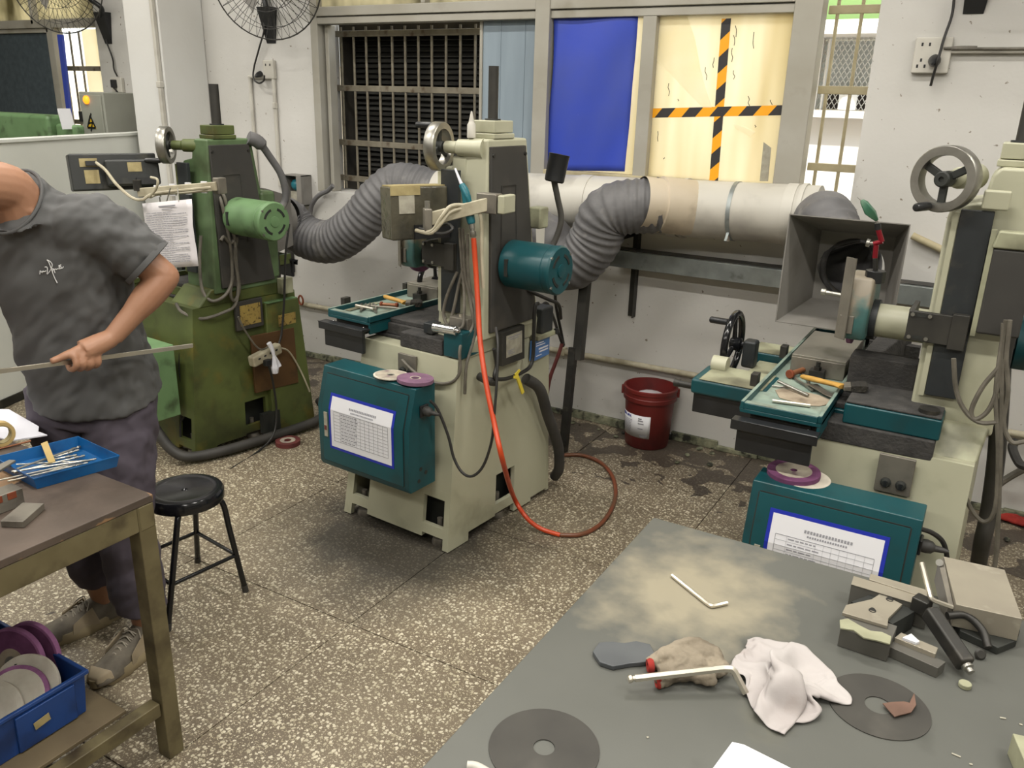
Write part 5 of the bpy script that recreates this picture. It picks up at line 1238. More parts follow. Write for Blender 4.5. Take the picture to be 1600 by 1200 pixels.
# ---------------------------------------------------------------- grey electric cabinet, green machine and white partition at the far left
YK = 4.05
k0, k1, k2 = PY(122, 143, YK), PY(160, 142, YK), PY(160, 212, YK)
ec = thing('electric_cabinet', 'grey electric cabinet with an orange lamp and warning triangle on the far wall', 'electric cabinet', (k0.x, YK, 1.2))
B().box(k0.x, k1.x, YK, WY - .001, 1.2, k0.z).build('cabinet_body', 'cabinet_grey', ec, bevel=.008)
B().box(k0.x + .02, k1.x - .02, YK - .012, YK, 1.22, k0.z - .02).build('cabinet_door', 'cabinet_grey', ec, bevel=.004)
B().lathe(PY(136, 156, YK - .012), (0, -1, 0), [(.03, 0), (.03, .012), (.022, .02), (.001, .026)], 18).build('pilot_lamp', 'lamp_orange', ec, label='lit orange pilot lamp')
t3 = [PY(142, 179, YK - .0135), PY(136.5, 200, YK - .0135), PY(150.5, 200, YK - .0135)]
t3[2].z = t3[1].z; t3[0].x = (t3[1].x + t3[2].x) / 2
wt = B().prism(t3, (0, -.001, 0)).build('warning_sign', 'warn_yellow', ec, smooth=False, label='yellow electric warning triangle')
cn3 = (t3[0] + t3[1] + t3[2]) / 3; b = B()
for i in range(3):
    p, q_ = t3[i].lerp(cn3, .12), t3[(i + 1) % 3].lerp(cn3, .12); b.bar(p + V((0, -.0015, 0)), q_ + V((0, -.0015, 0)), .014, .001, up=(0, 1, 0))
zz = [cn3 + V((.015, -.002, .075)), cn3 + V((-.025, -.002, .0)), cn3 + V((.02, -.002, .01)), cn3 + V((-.012, -.002, -.055))]
for i in range(3): b.bar(zz[i], zz[i + 1], .012, .001, up=(0, 1, 0))
b.build('warning_mark', 'black_plastic', wt)
B().box(PY(129, 182, YK).x, PY(131.5, 182, YK).x, YK - .03, YK - .012, PY(130, 190, YK).z, PY(130, 174, YK).z).build('door_handle', 'black_plastic', ec)
# white sheet-metal partition
pa, pb = PZ(0, 640, 0), PZ(40, 622, 0); pd = (pb - pa); pd.z = 0; pd.normalize()
p0, p1 = pa - pd * 2.2, pa + pd * 1.75
hp = PY(165, 217, p1.y - .4).z
zt1 = 1.527
pt = thing('partition_panel', 'white sheet metal partition behind the man and the green machine', 'partition', (p0 + p1) / 2)
n_ = V((-pd.y, pd.x, 0)) * .05
B().hexa([p0 + V((0, 0, .001)), p1 + V((0, 0, .001)), p1 + n_ + V((0, 0, .001)), p0 + n_ + V((0, 0, .001)), p0 + V((0, 0, zt1)), p1 + V((0, 0, zt1)), p1 + n_ + V((0, 0, zt1)), p0 + n_ + V((0, 0, zt1))]).build('panel_sheet', 'partition', pt)
B().bar(p0 + V((0, 0, zt1 + .012)) + n_ * .5, p1 + V((0, 0, zt1 + .012)) + n_ * .5, .08, .024).build('top_rail', 'partition', pt, bevel=.006)
B().bar(p0 + V((0, 0, .03)) - n_ * .08, p1 + V((0, 0, .03)) - n_ * .08, .012, .05).build('bottom_rail', 'steel_dark', pt)
# green machine top showing over the partition
gm = thing('green_machine', 'green machine bed showing over the white partition at far left', 'machine', (-6.6, 3.5, 0))
YG = 3.65
g0 = PY(0, 178, YG); g1 = PY(80, 178, YG); g2 = PY(100, 195, YG)
B().box(g0.x - .6, PY(72, 178, YG).x, YG, YG + .16, .001, PY(40, 178, YG).z).build('machine_bed', 'green_bright', gm, bevel=.03)
B().box(PY(72, 178, YG).x + .0005, PY(108, 200, YG).x, YG + .05, YG + .12, .001, PY(100, 195, YG).z).build('machine_end', 'green_bright', gm, bevel=.02)
B().obox(PY(93, 186, YG - .02) + V((0, .05, 0)), (.012, .09, .14), (0, R(-12), 0)).build('tag_card', 'paper', gm)
# ---------------------------------------------------------------- red bucket
bc_ = PZ(1000, 700, 0); bc_ = V((bc_.x - .002, bc_.y + .098, 0))
bk = thing('plastic_bucket', 'dark red plastic bucket with white label standing by the wall', 'bucket', bc_)
B().lathe(bc_ + V((0, 0, .001)), (0, 0, 1), [(.001, 0), (.118, 0), (.123, .006), (.138, .275), (.149, .277), (.150, .30), (.147, .303), (.147, .325), (.151, .327), (.151, .345), (.140, .348), (.138, .34), (.134, .30), (.118, .02), (.001, .012)], 44, cap=False).build('bucket_body', 'bucket_red', bk)
b = B(); A0_, A1_ = R(206), R(296); vs = []; n = 14
for i in range(n + 1):
    a_ = A0_ + (A1_ - A0_) * i / n
    for z in (.072, .205):
        r_ = .1225 + (z - .006) / .269 * .015 + .0012; vs.append(bc_ + V((r_ * math.cos(a_), r_ * math.sin(a_), z)))
b.add(vs, [(2 * i, 2 * i + 2, 2 * i + 3, 2 * i + 1) for i in range(n)]).build('bucket_label', 'paper', bk, label='white printed label', solid=.0006)
def on_bucket(a_, z, o=.002):
    r_ = .1225 + (z - .006) / .269 * .015 + .0012 + o; return bc_ + V((r_ * math.cos(a_), r_ * math.sin(a_), z))
b = B(); random.seed(4)
for z in [.10 + .0095 * k for k in range(8)]:
    a_ = A0_ + .06
    while a_ < R(246): l = random.uniform(.02, .08); b.quad(on_bucket(a_, z), on_bucket(a_ + l, z), on_bucket(a_ + l, z + .004), on_bucket(a_, z + .004)); a_ += l + .02
for z, s in ((.185, .16), (.172, .22), (.155, .25), (.125, .22)):
    b.quad(on_bucket(R(266), z), on_bucket(R(266) + s, z), on_bucket(R(266) + s, z + .006), on_bucket(R(266), z + .006))
a_ = R(272)
while a_ < R(290): l = random.choice((.006, .012)); b.quad(on_bucket(a_, .079), on_bucket(a_ + l, .079), on_bucket(a_ + l, .094), on_bucket(a_, .094)); a_ += l + .008
b.build('label_print', 'ink_light', bk)
# blue heading of the label, letter by letter round the wall of the bucket
for k, chh in enumerate('MEGA MIX'):
    if chh == ' ': continue
    a_ = R(211) + k * R(4.6)
    M_ = frameM(on_bucket(a_, .1905, .0012), V((-math.sin(a_), math.cos(a_), 0)), V((math.cos(a_), math.sin(a_), 0)))
    text(chh, .019, M_, 'ink_blue', bk, 'letter', bold=.0005)
B().lathe(bc_ + V((.0, 0, .28)), (0, 0, 1), [(.125, -.02), (.10, .0), (.07, .018), (.03, .03), (.001, .033)], 14).build('rubbish_bag', 'bag_white', bk, label='crumpled white bag inside', ang=10)
b = B().tube([bc_ + V((.152 * math.cos(R(t)), .152 * math.sin(R(t)), .31 - .05 * math.sin(R(t - 20)) )) for t in range(20, 201, 10)], .0025, 6, 0)
b.build('wire_handle', 'steel_dark', bk)
for t in (20, 200): B().obox(bc_ + V((.152 * math.cos(R(t)), .152 * math.sin(R(t)), .315)), (.02, .02, .05), (0, 0, R(t))).build('handle_lug', 'bucket_red', bk, bevel=.003)
# ================================================================ work bench at the left with its load
BZ = .84
bcx, bcy = -1.80, 1.24
BXL, BYN = -3.3, -.45
bench = thing('work_bench', 'worn brown work bench with rusty angle iron frame at lower left', 'bench', ((bcx + BXL) / 2, (bcy + BYN) / 2, 0))
B().box(BXL, bcx, BYN, bcy, BZ - .022, BZ).build('bench_top', 'bench_wood', bench, bevel=.003, label='worn brown board top')
fr = B()
for x0, x1, y0, y1 in ((bcx - .046, bcx - .002, BYN, bcy - .05), (BXL, BXL + .04, BYN, bcy - .05)): fr.box(x0, x1, y0, y1, BZ - .092, BZ - .0225)
fr.box(BXL, bcx, bcy - .046, bcy - .004, BZ - .092, BZ - .0225).box(BXL, bcx, BYN, BYN + .04, BZ - .092, BZ - .0225)
fr.build('top_frame', 'bench_frame', bench, bevel=.003)
for x, y in ((bcx - .026, bcy - .026), (bcx - .026, BYN + .026), (BXL + .026, bcy - .026), (BXL + .026, BYN + .026)):
    B().box(x - .025, x + .025, y - .025, y + .025, .0005, BZ - .0225).build('leg', 'bench_frame', bench, bevel=.003)
SZ = .215
for x in (bcx - .046, BXL + .006): B().box(x, x + .04, BYN + .06, bcy - .056, SZ - .055, SZ - .012).build('lower_rail', 'bench_frame', bench, bevel=.003)
B().box(BXL + .02, bcx - .05, BYN + .03, bcy - .13, SZ - .0118, SZ).build('lower_shelf', 'shelf_board', bench, bevel=.002)
# blue crate on the shelf
A = PZ(146, 1110, SZ); A.x = min(A.x, bcx - .045)
ctop = PX(143, 1042, A.x).z
cx1, cy1 = A.x, min(A.y, bcy - .08); cx0, cy0 = cx1 - .42, cy1 - .50; ch_ = max(.11, ctop - SZ)
cr_ = thing('plastic_crate', 'blue ribbed plastic crate of grinding wheels on the bench shelf', 'crate', ((cx0 + cx1) / 2, (cy0 + cy1) / 2, SZ))
zb_ = SZ + .0006; zt_ = SZ + ch_; tk = .004
b = B()
i_ = .012
def shell(o0, o1):
    return [V((o0[0], o0[1], o0[4])), V((o0[2], o0[1], o0[4])), V((o0[2], o0[3], o0[4])), V((o0[0], o0[3], o0[4]))]
rg = lambda d, z: [V((cx0 + d, cy0 + d, z)), V((cx1 - d, cy0 + d, z)), V((cx1 - d, cy1 - d, z)), V((cx0 + d, cy1 - d, z))]
b.loft([rg(.012, zb_), rg(.004, zt_ - .012), rg(-.004, zt_ - .012), rg(-.004, zt_), rg(.008, zt_), rg(.016, zb_ + .006)])
b.build('crate_shell', 'crate_blue', cr_, bevel=.003)
for y in (cy0 + .10, cy1 - .10): B().hexa([(cx1 - .012, y - .10, zb_ + .004), (cx1 - .004, y - .10, zb_ + .004), (cx1 - .004, y + .06, zb_ + .004), (cx1 - .012, y + .06, zb_ + .004), (cx1 - .008, y - .10, zt_ - .02), (cx1 + .003, y - .10, zt_ - .02), (cx1 + .003, y + .06, zt_ - .02), (cx1 - .008, y + .06, zt_ - .02)]).build('crate_rib', 'crate_blue', cr_, bevel=.003)
st_ = B().obox(PX(66, 1127, cx1 + .004), (.0012, .042, .022), (R(8), 0, 0)).build('torn_sticker', 'label_cream', cr_, label='torn beige sticker')
def gwheel(label, c, axis, r, th_, m, lab_m, hole=.016, lab_r=.55, mark=None, hub=0, group='grinding wheels'):
    c = V(c); a, u, v = basis(axis)
    t = thing('grinding_wheel', label, 'grinding wheel', c, group)
    B().ring(c - a * th_ / 2, a, r, hole, th_, 48).build('wheel_body', m, t, bevel=.0015)
    if lab_m:
        B().ring(c + a * (th_ / 2), a, r * lab_r, hole + .001, .0006, 36).build('wheel_label', lab_m, t)
    if hub:
        B().ring(c + a * (th_ / 2), a, r * hub, hole + .001, .0012, 30).build('hub_flange', 'wheel_core', t, label='brown hub flange')
        B().ring(c + a * (th_ / 2), a, hole + .004, hole * .5, .002, 24).build('hub_ring', 'steel_dull', t)
    if mark:
        random.seed(mark); b = B()
        for k in range(7):
            p = c + a * (th_ / 2 + .0005) + u * (r * .74 * math.cos(.5 + k * .13)) + v * (r * .74 * math.sin(.5 + k * .13))
            for j in range(2):
                q = p + u * random.uniform(-.004, .004) + v * random.uniform(-.004, .004); b.bar(p - u * .004 * random.choice((-1, 1)), q + v * .005, .0016, .0006, up=a)
        b.build('ink_mark', 'black_plastic', t)
    return t
ccx = (cx0 + cx1) / 2
gwheel('pink grinding wheel standing behind the purple one in the blue crate', PZ(38, 1030, zb_ + .108) + V((0, .022, 0)), (.25, -1, .22), .098, .016, 'wheel_pink', 'wheel_purple', lab_r=.92)
gwheel('purple grinding wheel with brown hub standing in the blue crate', PZ(22, 1034, zb_ + .112), (.34, -1, .26), .098, .017, 'wheel_pink', 'wheel_purple', lab_r=.93, hub=.42)
gwheel('white grinding wheel with handwritten marks leaning in the blue crate', PZ(40, 1078, zb_ + .080), (.40, -.75, .60), .094, .014, 'wheel_white', None, mark=5)
gwheel('purple edged white grinding wheel leaning in the blue crate', PZ(30, 1092, zb_ + .078) + V((.004, -.012, .008)), (.42, -.60, .68), .088, .010, 'wheel_pink', 'wheel_white', lab_r=.88)
gwheel('pale grinding wheel lowest and nearest in the blue crate', PZ(-8, 1112, zb_ + .075) + V((0, -.02, 0)), (.40, -.6, .75), .09, .012, 'wheel_white', 'wheel_white', lab_r=.85)
# blue tray with rods
tz0 = BZ + .0005; tzt = BZ + .036
q = [PZ(122, 681, tzt), PZ(187, 711, tzt), PZ(52, 748, tzt)]
q.append(q[0] + q[2] - q[1])
cen = sum(q, V()) / 4
tr_ = thing('parts_tray', 'bright blue plastic tray of steel rods on the brown work bench', 'tray', V((cen.x, cen.y, BZ)))
sc = lambda f, z: [V((cen.x + (p.x - cen.x) * f, cen.y + (p.y - cen.y) * f, z)) for p in q]
B().loft([sc(.93, tz0), sc(.99, tzt - .004), sc(1.0, tzt - .004), sc(1.0, tzt), sc(.975, tzt), sc(.91, tz0 + .004)]).build('tray_shell', 'tray_blue', tr_, bevel=.004, seg=3)
random.seed(8)
rods = [((26, 733), (125, 698), .0032), ((60, 722), (123, 703), .003), ((75, 720), (120, 711), .003), ((22, 738), (132, 712), .003), ((26, 726), (140, 720), .0026), ((18, 737), (146, 718), .0026), ((0, 750), (150, 717), .0024), ((12, 752), (137, 723), .0024), ((30, 744), (118, 727), .0024)]
rod_names = ['uppermost stepped steel rod in the blue tray, nearest the cream card', 'second stepped steel rod below the uppermost in the blue tray', 'short third stepped rod crossing under the uppermost in the blue tray', 'stepped steel rod in the middle of the fan in the blue tray',
             'thin flat-lying rod with its tip just beyond the middle ones in the blue tray', 'thin rod with a bright tip second from the front rim of the blue tray', 'longest thin rod reaching farthest right in the blue tray', 'thin rod sticking out over the front left corner of the blue tray', 'short thin rod nearest the front rim of the blue tray']
for k, (a_, c_, r_) in enumerate(rods):
    za = tz0 + .030 if k in (0, 3, 5, 6, 7) else tz0 + .012
    p = PZ(*a_, za); e = PZ(*c_, tz0 + .012 + .004 * (k % 3))
    t = thing('steel_rod', rod_names[k], 'rod', (p + e) / 2, 'steel rods in the blue tray')
    d = (e - p).normalized()
    B().cyl(p, e - d * .03, r_, n=10).build('shank', 'hex_bright', t)
    B().lathe(e - d * .03, d, [(r_, 0), (r_ * 1.5, .001), (r_ * 1.5, .012), (r_ * .9, .014), (r_ * .9, .02), (r_ * 1.4, .022), (r_ * 1.2, .03), (.0005, .031)], 10).build('tip', 'steel', t)
cs = B().hexa([PZ(64, 694, tzt + .003), PZ(74, 690, tzt + .003), PZ(87, 722, tz0 + .03), PZ(76, 724, tz0 + .03)] + [p + V((0, 0, .002)) for p in (PZ(64, 694, tzt + .003), PZ(74, 690, tzt + .003), PZ(87, 722, tz0 + .03), PZ(76, 724, tz0 + .03))]).build('card_strip', 'tape_roll')
tag(cs, 'short cream card strip lying across the blue tray', 'card')
p = [PZ(-30, 742, tzt + .004), PZ(15, 721, tzt + .004), PZ(25, 722, tzt + .004), PZ(-20, 751, tzt + .004)]
ru = B().prism(p, (0, 0, .006)).build('steel_bar', 'steel_dull', bevel=.001); tag(ru, 'flat grey steel bar lying over the left end of the blue tray', 'bar')
# paper, tape roll, loose rod, blocks on the bench
pz = BZ + .001
pp = B().prism([PZ(-60, 672, pz), PZ(-40, 640, pz), PZ(14, 641, pz), PZ(61, 668, pz), PZ(60, 676, pz), PZ(74, 681, pz), PZ(18, 690, pz)], (0, 0, .004)).build('paper_sheets', 'paper_white'); tag(pp, 'crumpled white paper sheets on the bench behind the tape roll', 'paper')
tc_ = PZ(3, 684, BZ + .03)
tt = thing('tape_roll', 'beige roll of masking tape standing on papers on the bench', 'tape roll', V((tc_.x, tc_.y, BZ)))
B().ring(V((tc_.x, tc_.y, BZ + .0435)) - V((.012, 0, 0)), (1, -.25, 0), .038, .028, .024, 40).build('tape', 'tape_roll', tt, bevel=.001)
B().ring(V((tc_.x, tc_.y, BZ + .0435)) - V((.0122, 0, 0)), (1, -.25, 0), .0278, .0255, .0244, 40).build('card_core', 'label_cream', tt)
p, e = PZ(-20, 706, BZ + .004), PZ(48, 689, BZ + .004)
lr_ = B().cyl(p, e, .003, n=10).build('loose_rod', 'copper'); tag(lr_, 'thin loose rod lying on the bench between paper and tray', 'rod')
z1 = BZ + .05
vb = thing('vise_block', 'grey steel block with rust spots at the left edge of the bench', 'block', PZ(10, 800, BZ))
c0 = [PZ(40, 789, BZ + .0005), PZ(-30, 815, BZ + .0005)]
up = V((0, 0, 1)); d = (c0[1] - c0[0]).normalized(); n2 = V((d.y, -d.x, 0)); n2 = n2 if n2.x < 0 else -n2
A0, B0 = c0[0], c0[0] + d * .16
B().hexa([A0, B0, B0 + n2 * .05, A0 + n2 * .05, A0 + up * .048, B0 + up * .048, B0 + n2 * .05 + up * .048, A0 + n2 * .05 + up * .048]).build('block_body', 'steel_dull', vb, bevel=.002)
for k, s in ((.028, .02), (.062, .022)): B().obox(A0 + d * k + n2 * -.0005 + up * .038, (.002, .022, .018), (0, 0, math.atan2(d.y, d.x) + PI / 2)).build('rust_spot', 'rust', vb, bevel=.003)
c_ = [PZ(0, 815, BZ + .0006), PZ(36, 815, BZ + .0006), PZ(70, 788, BZ + .0006)]
pq = [PZ(0, 814, BZ + .018), PZ(36, 815, BZ + .018), PZ(69, 786, BZ + .018), PZ(35, 785, BZ + .018)]
sp_ = B().prism([V((p.x, p.y, BZ + .0006)) for p in pq], (0, 0, .0175)).build('steel_plate', 'steel_dull', bevel=.0015); tag(sp_, 'flat grey steel plate lying on the bench near its edge', 'plate')
# ---------------------------------------------------------------- round stool
f4 = [PZ(262, 986, 0), PZ(384, 924, 0), PZ(309, 878, 0)]
f4.append(f4[0] + f4[2] - f4[1])
sc_ = PZ(300, 765, .47); sc_ = V((sc_.x, sc_.y, 0)); fc = sum(f4, V()) / 4
sc_ = sc_.lerp(fc, .35)
stl = thing('round_stool', 'black round stool standing beside the man on the floor', 'stool', fc)
B().lathe(sc_ + V((0, 0, .42)), (0, 0, 1), [(.001, .012), (.120, .012), (.126, 0), (.134, .002), (.137, .01), (.137, .036), (.130, .046), (.112, .049), (.098, .046), (.012, .042), (.008, .038), (.001, .038)], 48).build('seat', 'black_enamel', stl, label='glossy black seat')
mids = []
for p in f4:
    d = (p - fc); d.z = 0; top = sc_ + d.normalized() * .085 + V((0, 0, .428)); kn = sc_ + d.normalized() * .128 + V((0, 0, .405)); ft = p + V((0, 0, .001))
    lg = B().tube([top, kn, kn.lerp(ft, .3), kn.lerp(ft, .7), ft], .011, 10, 6).build('leg', 'black_enamel', stl)
    B().cyl(ft, ft + (kn - ft).normalized() * .03, .0125, n=10).build('foot_cap', 'rubber', lg)
    mids.append(kn.lerp(ft, .58))
for i in range(4): B().cyl(mids[i], mids[(i + 1) % 4], .0075, n=10).build('stretcher', 'black_enamel', stl)
# ================================================================ iron surface table at the lower right
TZ = .80
tx0, tx1, ty0, ty1 = -.662, .95, .30, 1.925
stb = thing('surface_table', 'large grey iron surface table at the lower right', 'table', ((tx0 + tx1) / 2, (ty0 + ty1) / 2, 0))
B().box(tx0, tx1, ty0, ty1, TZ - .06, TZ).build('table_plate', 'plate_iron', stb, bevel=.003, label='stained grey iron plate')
for x in (tx0 + .12, tx1 - .12):
    for y in (ty0 + .12, ty1 - .12): B().box(x - .03, x + .03, y - .03, y + .03, .0005, TZ - .0605).build('leg', 'dark_grey', stb, bevel=.003)
B().box(tx0 + .1, tx1 - .1, ty0 + .1, ty1 - .1, TZ - .13, TZ - .0605).build('under_frame', 'dark_grey', stb)
def hexkey(label, pts, r, group='hex keys', ball=False, m='hex_bright'):
    t = thing('hex_key', label, 'hex key', sum((V(p) for p in pts), V()) / len(pts), group)
    P = [V(p) for p in pts]
    path = [P[0], P[0].lerp(P[1], .94)] + [P[0].lerp(P[1], .97), P[1], P[1].lerp(P[2], .12)] + [P[1].lerp(P[2], .2), P[2]]
    path = [P[0]] + [P[0].lerp(P[1], k) for k in (.3, .6, .9)] + [P[0].lerp(P[1], .96).lerp(P[1].lerp(P[2], .10), .35) * 1.0, P[0].lerp(P[1], .96).lerp(P[1].lerp(P[2], .10), .7)] + [P[1].lerp(P[2], .16), P[1].lerp(P[2], .6), P[2]]
    B().tube(path, r, 6, 0).build('key_shaft', m, t, ang=25)
    if ball:
        d = (P[0] - P[1]).normalized()
        B().lathe(P[0], d, [(r * .7, -.002), (r * .7, .004), (r * 1.05, .006), (r * 1.05, .012), (r * .5, .014)], 12).build('ball_end', m, t)
    return t
z = TZ + .0052
hexkey('small bright hex key lying alone on the surface table', [PZ(1050, 899, z), PZ(1111, 948, z), PZ(1136, 942, z)], .0045)
sl = [(926, 1017), (936, 1003), (956, 1002), (975, 1004), (994, 1001), (1016, 1006), (1023, 1020), (1009, 1034), (985, 1036), (958, 1041), (937, 1034)]
s_ = B().prism([V((p.x, p.y, TZ + .0006)) for p in (PZ(x, y, TZ + .011) for x, y in sl)], (0, 0, .0105)).build('slate_stone', 'slate', bevel=.002); tag(s_, 'flat grey sharpening stone beside the soiled glove', 'stone')
def bulk(name, label, cat, blobs, m, vox=.004, smooth=10, parent=None, disp=None):
    """one lumpy body made of overlapping ellipsoids and tubes, fused by a voxel remesh"""
    b = B()
    for q in blobs:
        if q[0] == 'e': b.ball(q[1], 1, q[2], 20, 12, q[3] if len(q) > 3 else None)
        else: b.tube(q[1], q[2], 12, 5, rf=q[3] if len(q) > 3 else None)
    o = b.build(name, m, parent)
    md = o.modifiers.new('r', 'REMESH'); md.mode = 'VOXEL'; md.voxel_size = vox; md.use_smooth_shade = True
    md = o.modifiers.new('s', 'SMOOTH'); md.iterations = smooth; md.factor = .5
    if disp:
        tx = bpy.data.textures.new(name + '_clouds', 'CLOUDS'); tx.noise_scale = disp[0]; md = o.modifiers.new('d', 'DISPLACE'); md.texture = tx; md.strength = disp[1]; md.texture_coords = 'LOCAL'
    bake(o); o.data.shade_smooth()
    if label: tag(o, label, cat)
    return o
# soiled glove, folded up
e = lambda x, y, h, sx, sy, sz, rz=0: ('e', PZ(x, y, TZ + h), (sx, sy, sz), Euler((0, 0, rz)).to_matrix())
gl = bulk('work_glove', 'dirty beige work glove with red edging lying crumpled beside a big hex key', 'glove', [
    e(1070, 1030, .020, .042, .036, .020), e(1100, 1022, .022, .038, .034, .020), e(1050, 1030, .018, .035, .018, .018, R(30)), e(1115, 1040, .016, .032, .028, .016), e(1060, 1055, .012, .030, .016, .012, R(15)), e(1095, 1056, .012, .034, .022, .012),
    ('t', [PZ(1018, 1038, TZ + .016), PZ(1035, 1022, TZ + .022), PZ(1055, 1012, TZ + .028), PZ(1085, 1005, TZ + .03), PZ(1112, 1018, TZ + .024)], .013),
    ('t', [PZ(1028, 1068, TZ + .012), PZ(1050, 1058, TZ + .014), PZ(1080, 1052, TZ + .016), PZ(1110, 1056, TZ + .014)], .012),
    ('t', [PZ(1030, 1050, TZ + .012), PZ(1060, 1040, TZ + .022), PZ(1100, 1036, TZ + .024)], .012)], 'glove', .0028, 5, disp=(.018, .011))
B().lathe(PZ(1016, 1040, TZ + .016), (-.8, -.55, -.05), [(.013, -.006), (.0145, 0), (.012, .006), (.006, .005), (.004, -.002), (.001, -.002)], 14).build('red_cuff', 'glove_red', gl, label='red knitted cuff edge')
B().lathe(PZ(1028, 1067, TZ + .012), (-.8, -.65, -.05), [(.011, -.005), (.012, 0), (.009, .004), (.004, .0), (.001, .0)], 14).build('red_cuff', 'glove_red', gl, label='red knitted cuff edge')
hexkey('large ball-ended hex key resting across the soiled glove', [PZ(992, 1060, TZ + .030), PZ(1144, 1043, TZ + .046), PZ(1165, 1083, TZ + .006)], .0072, ball=True)
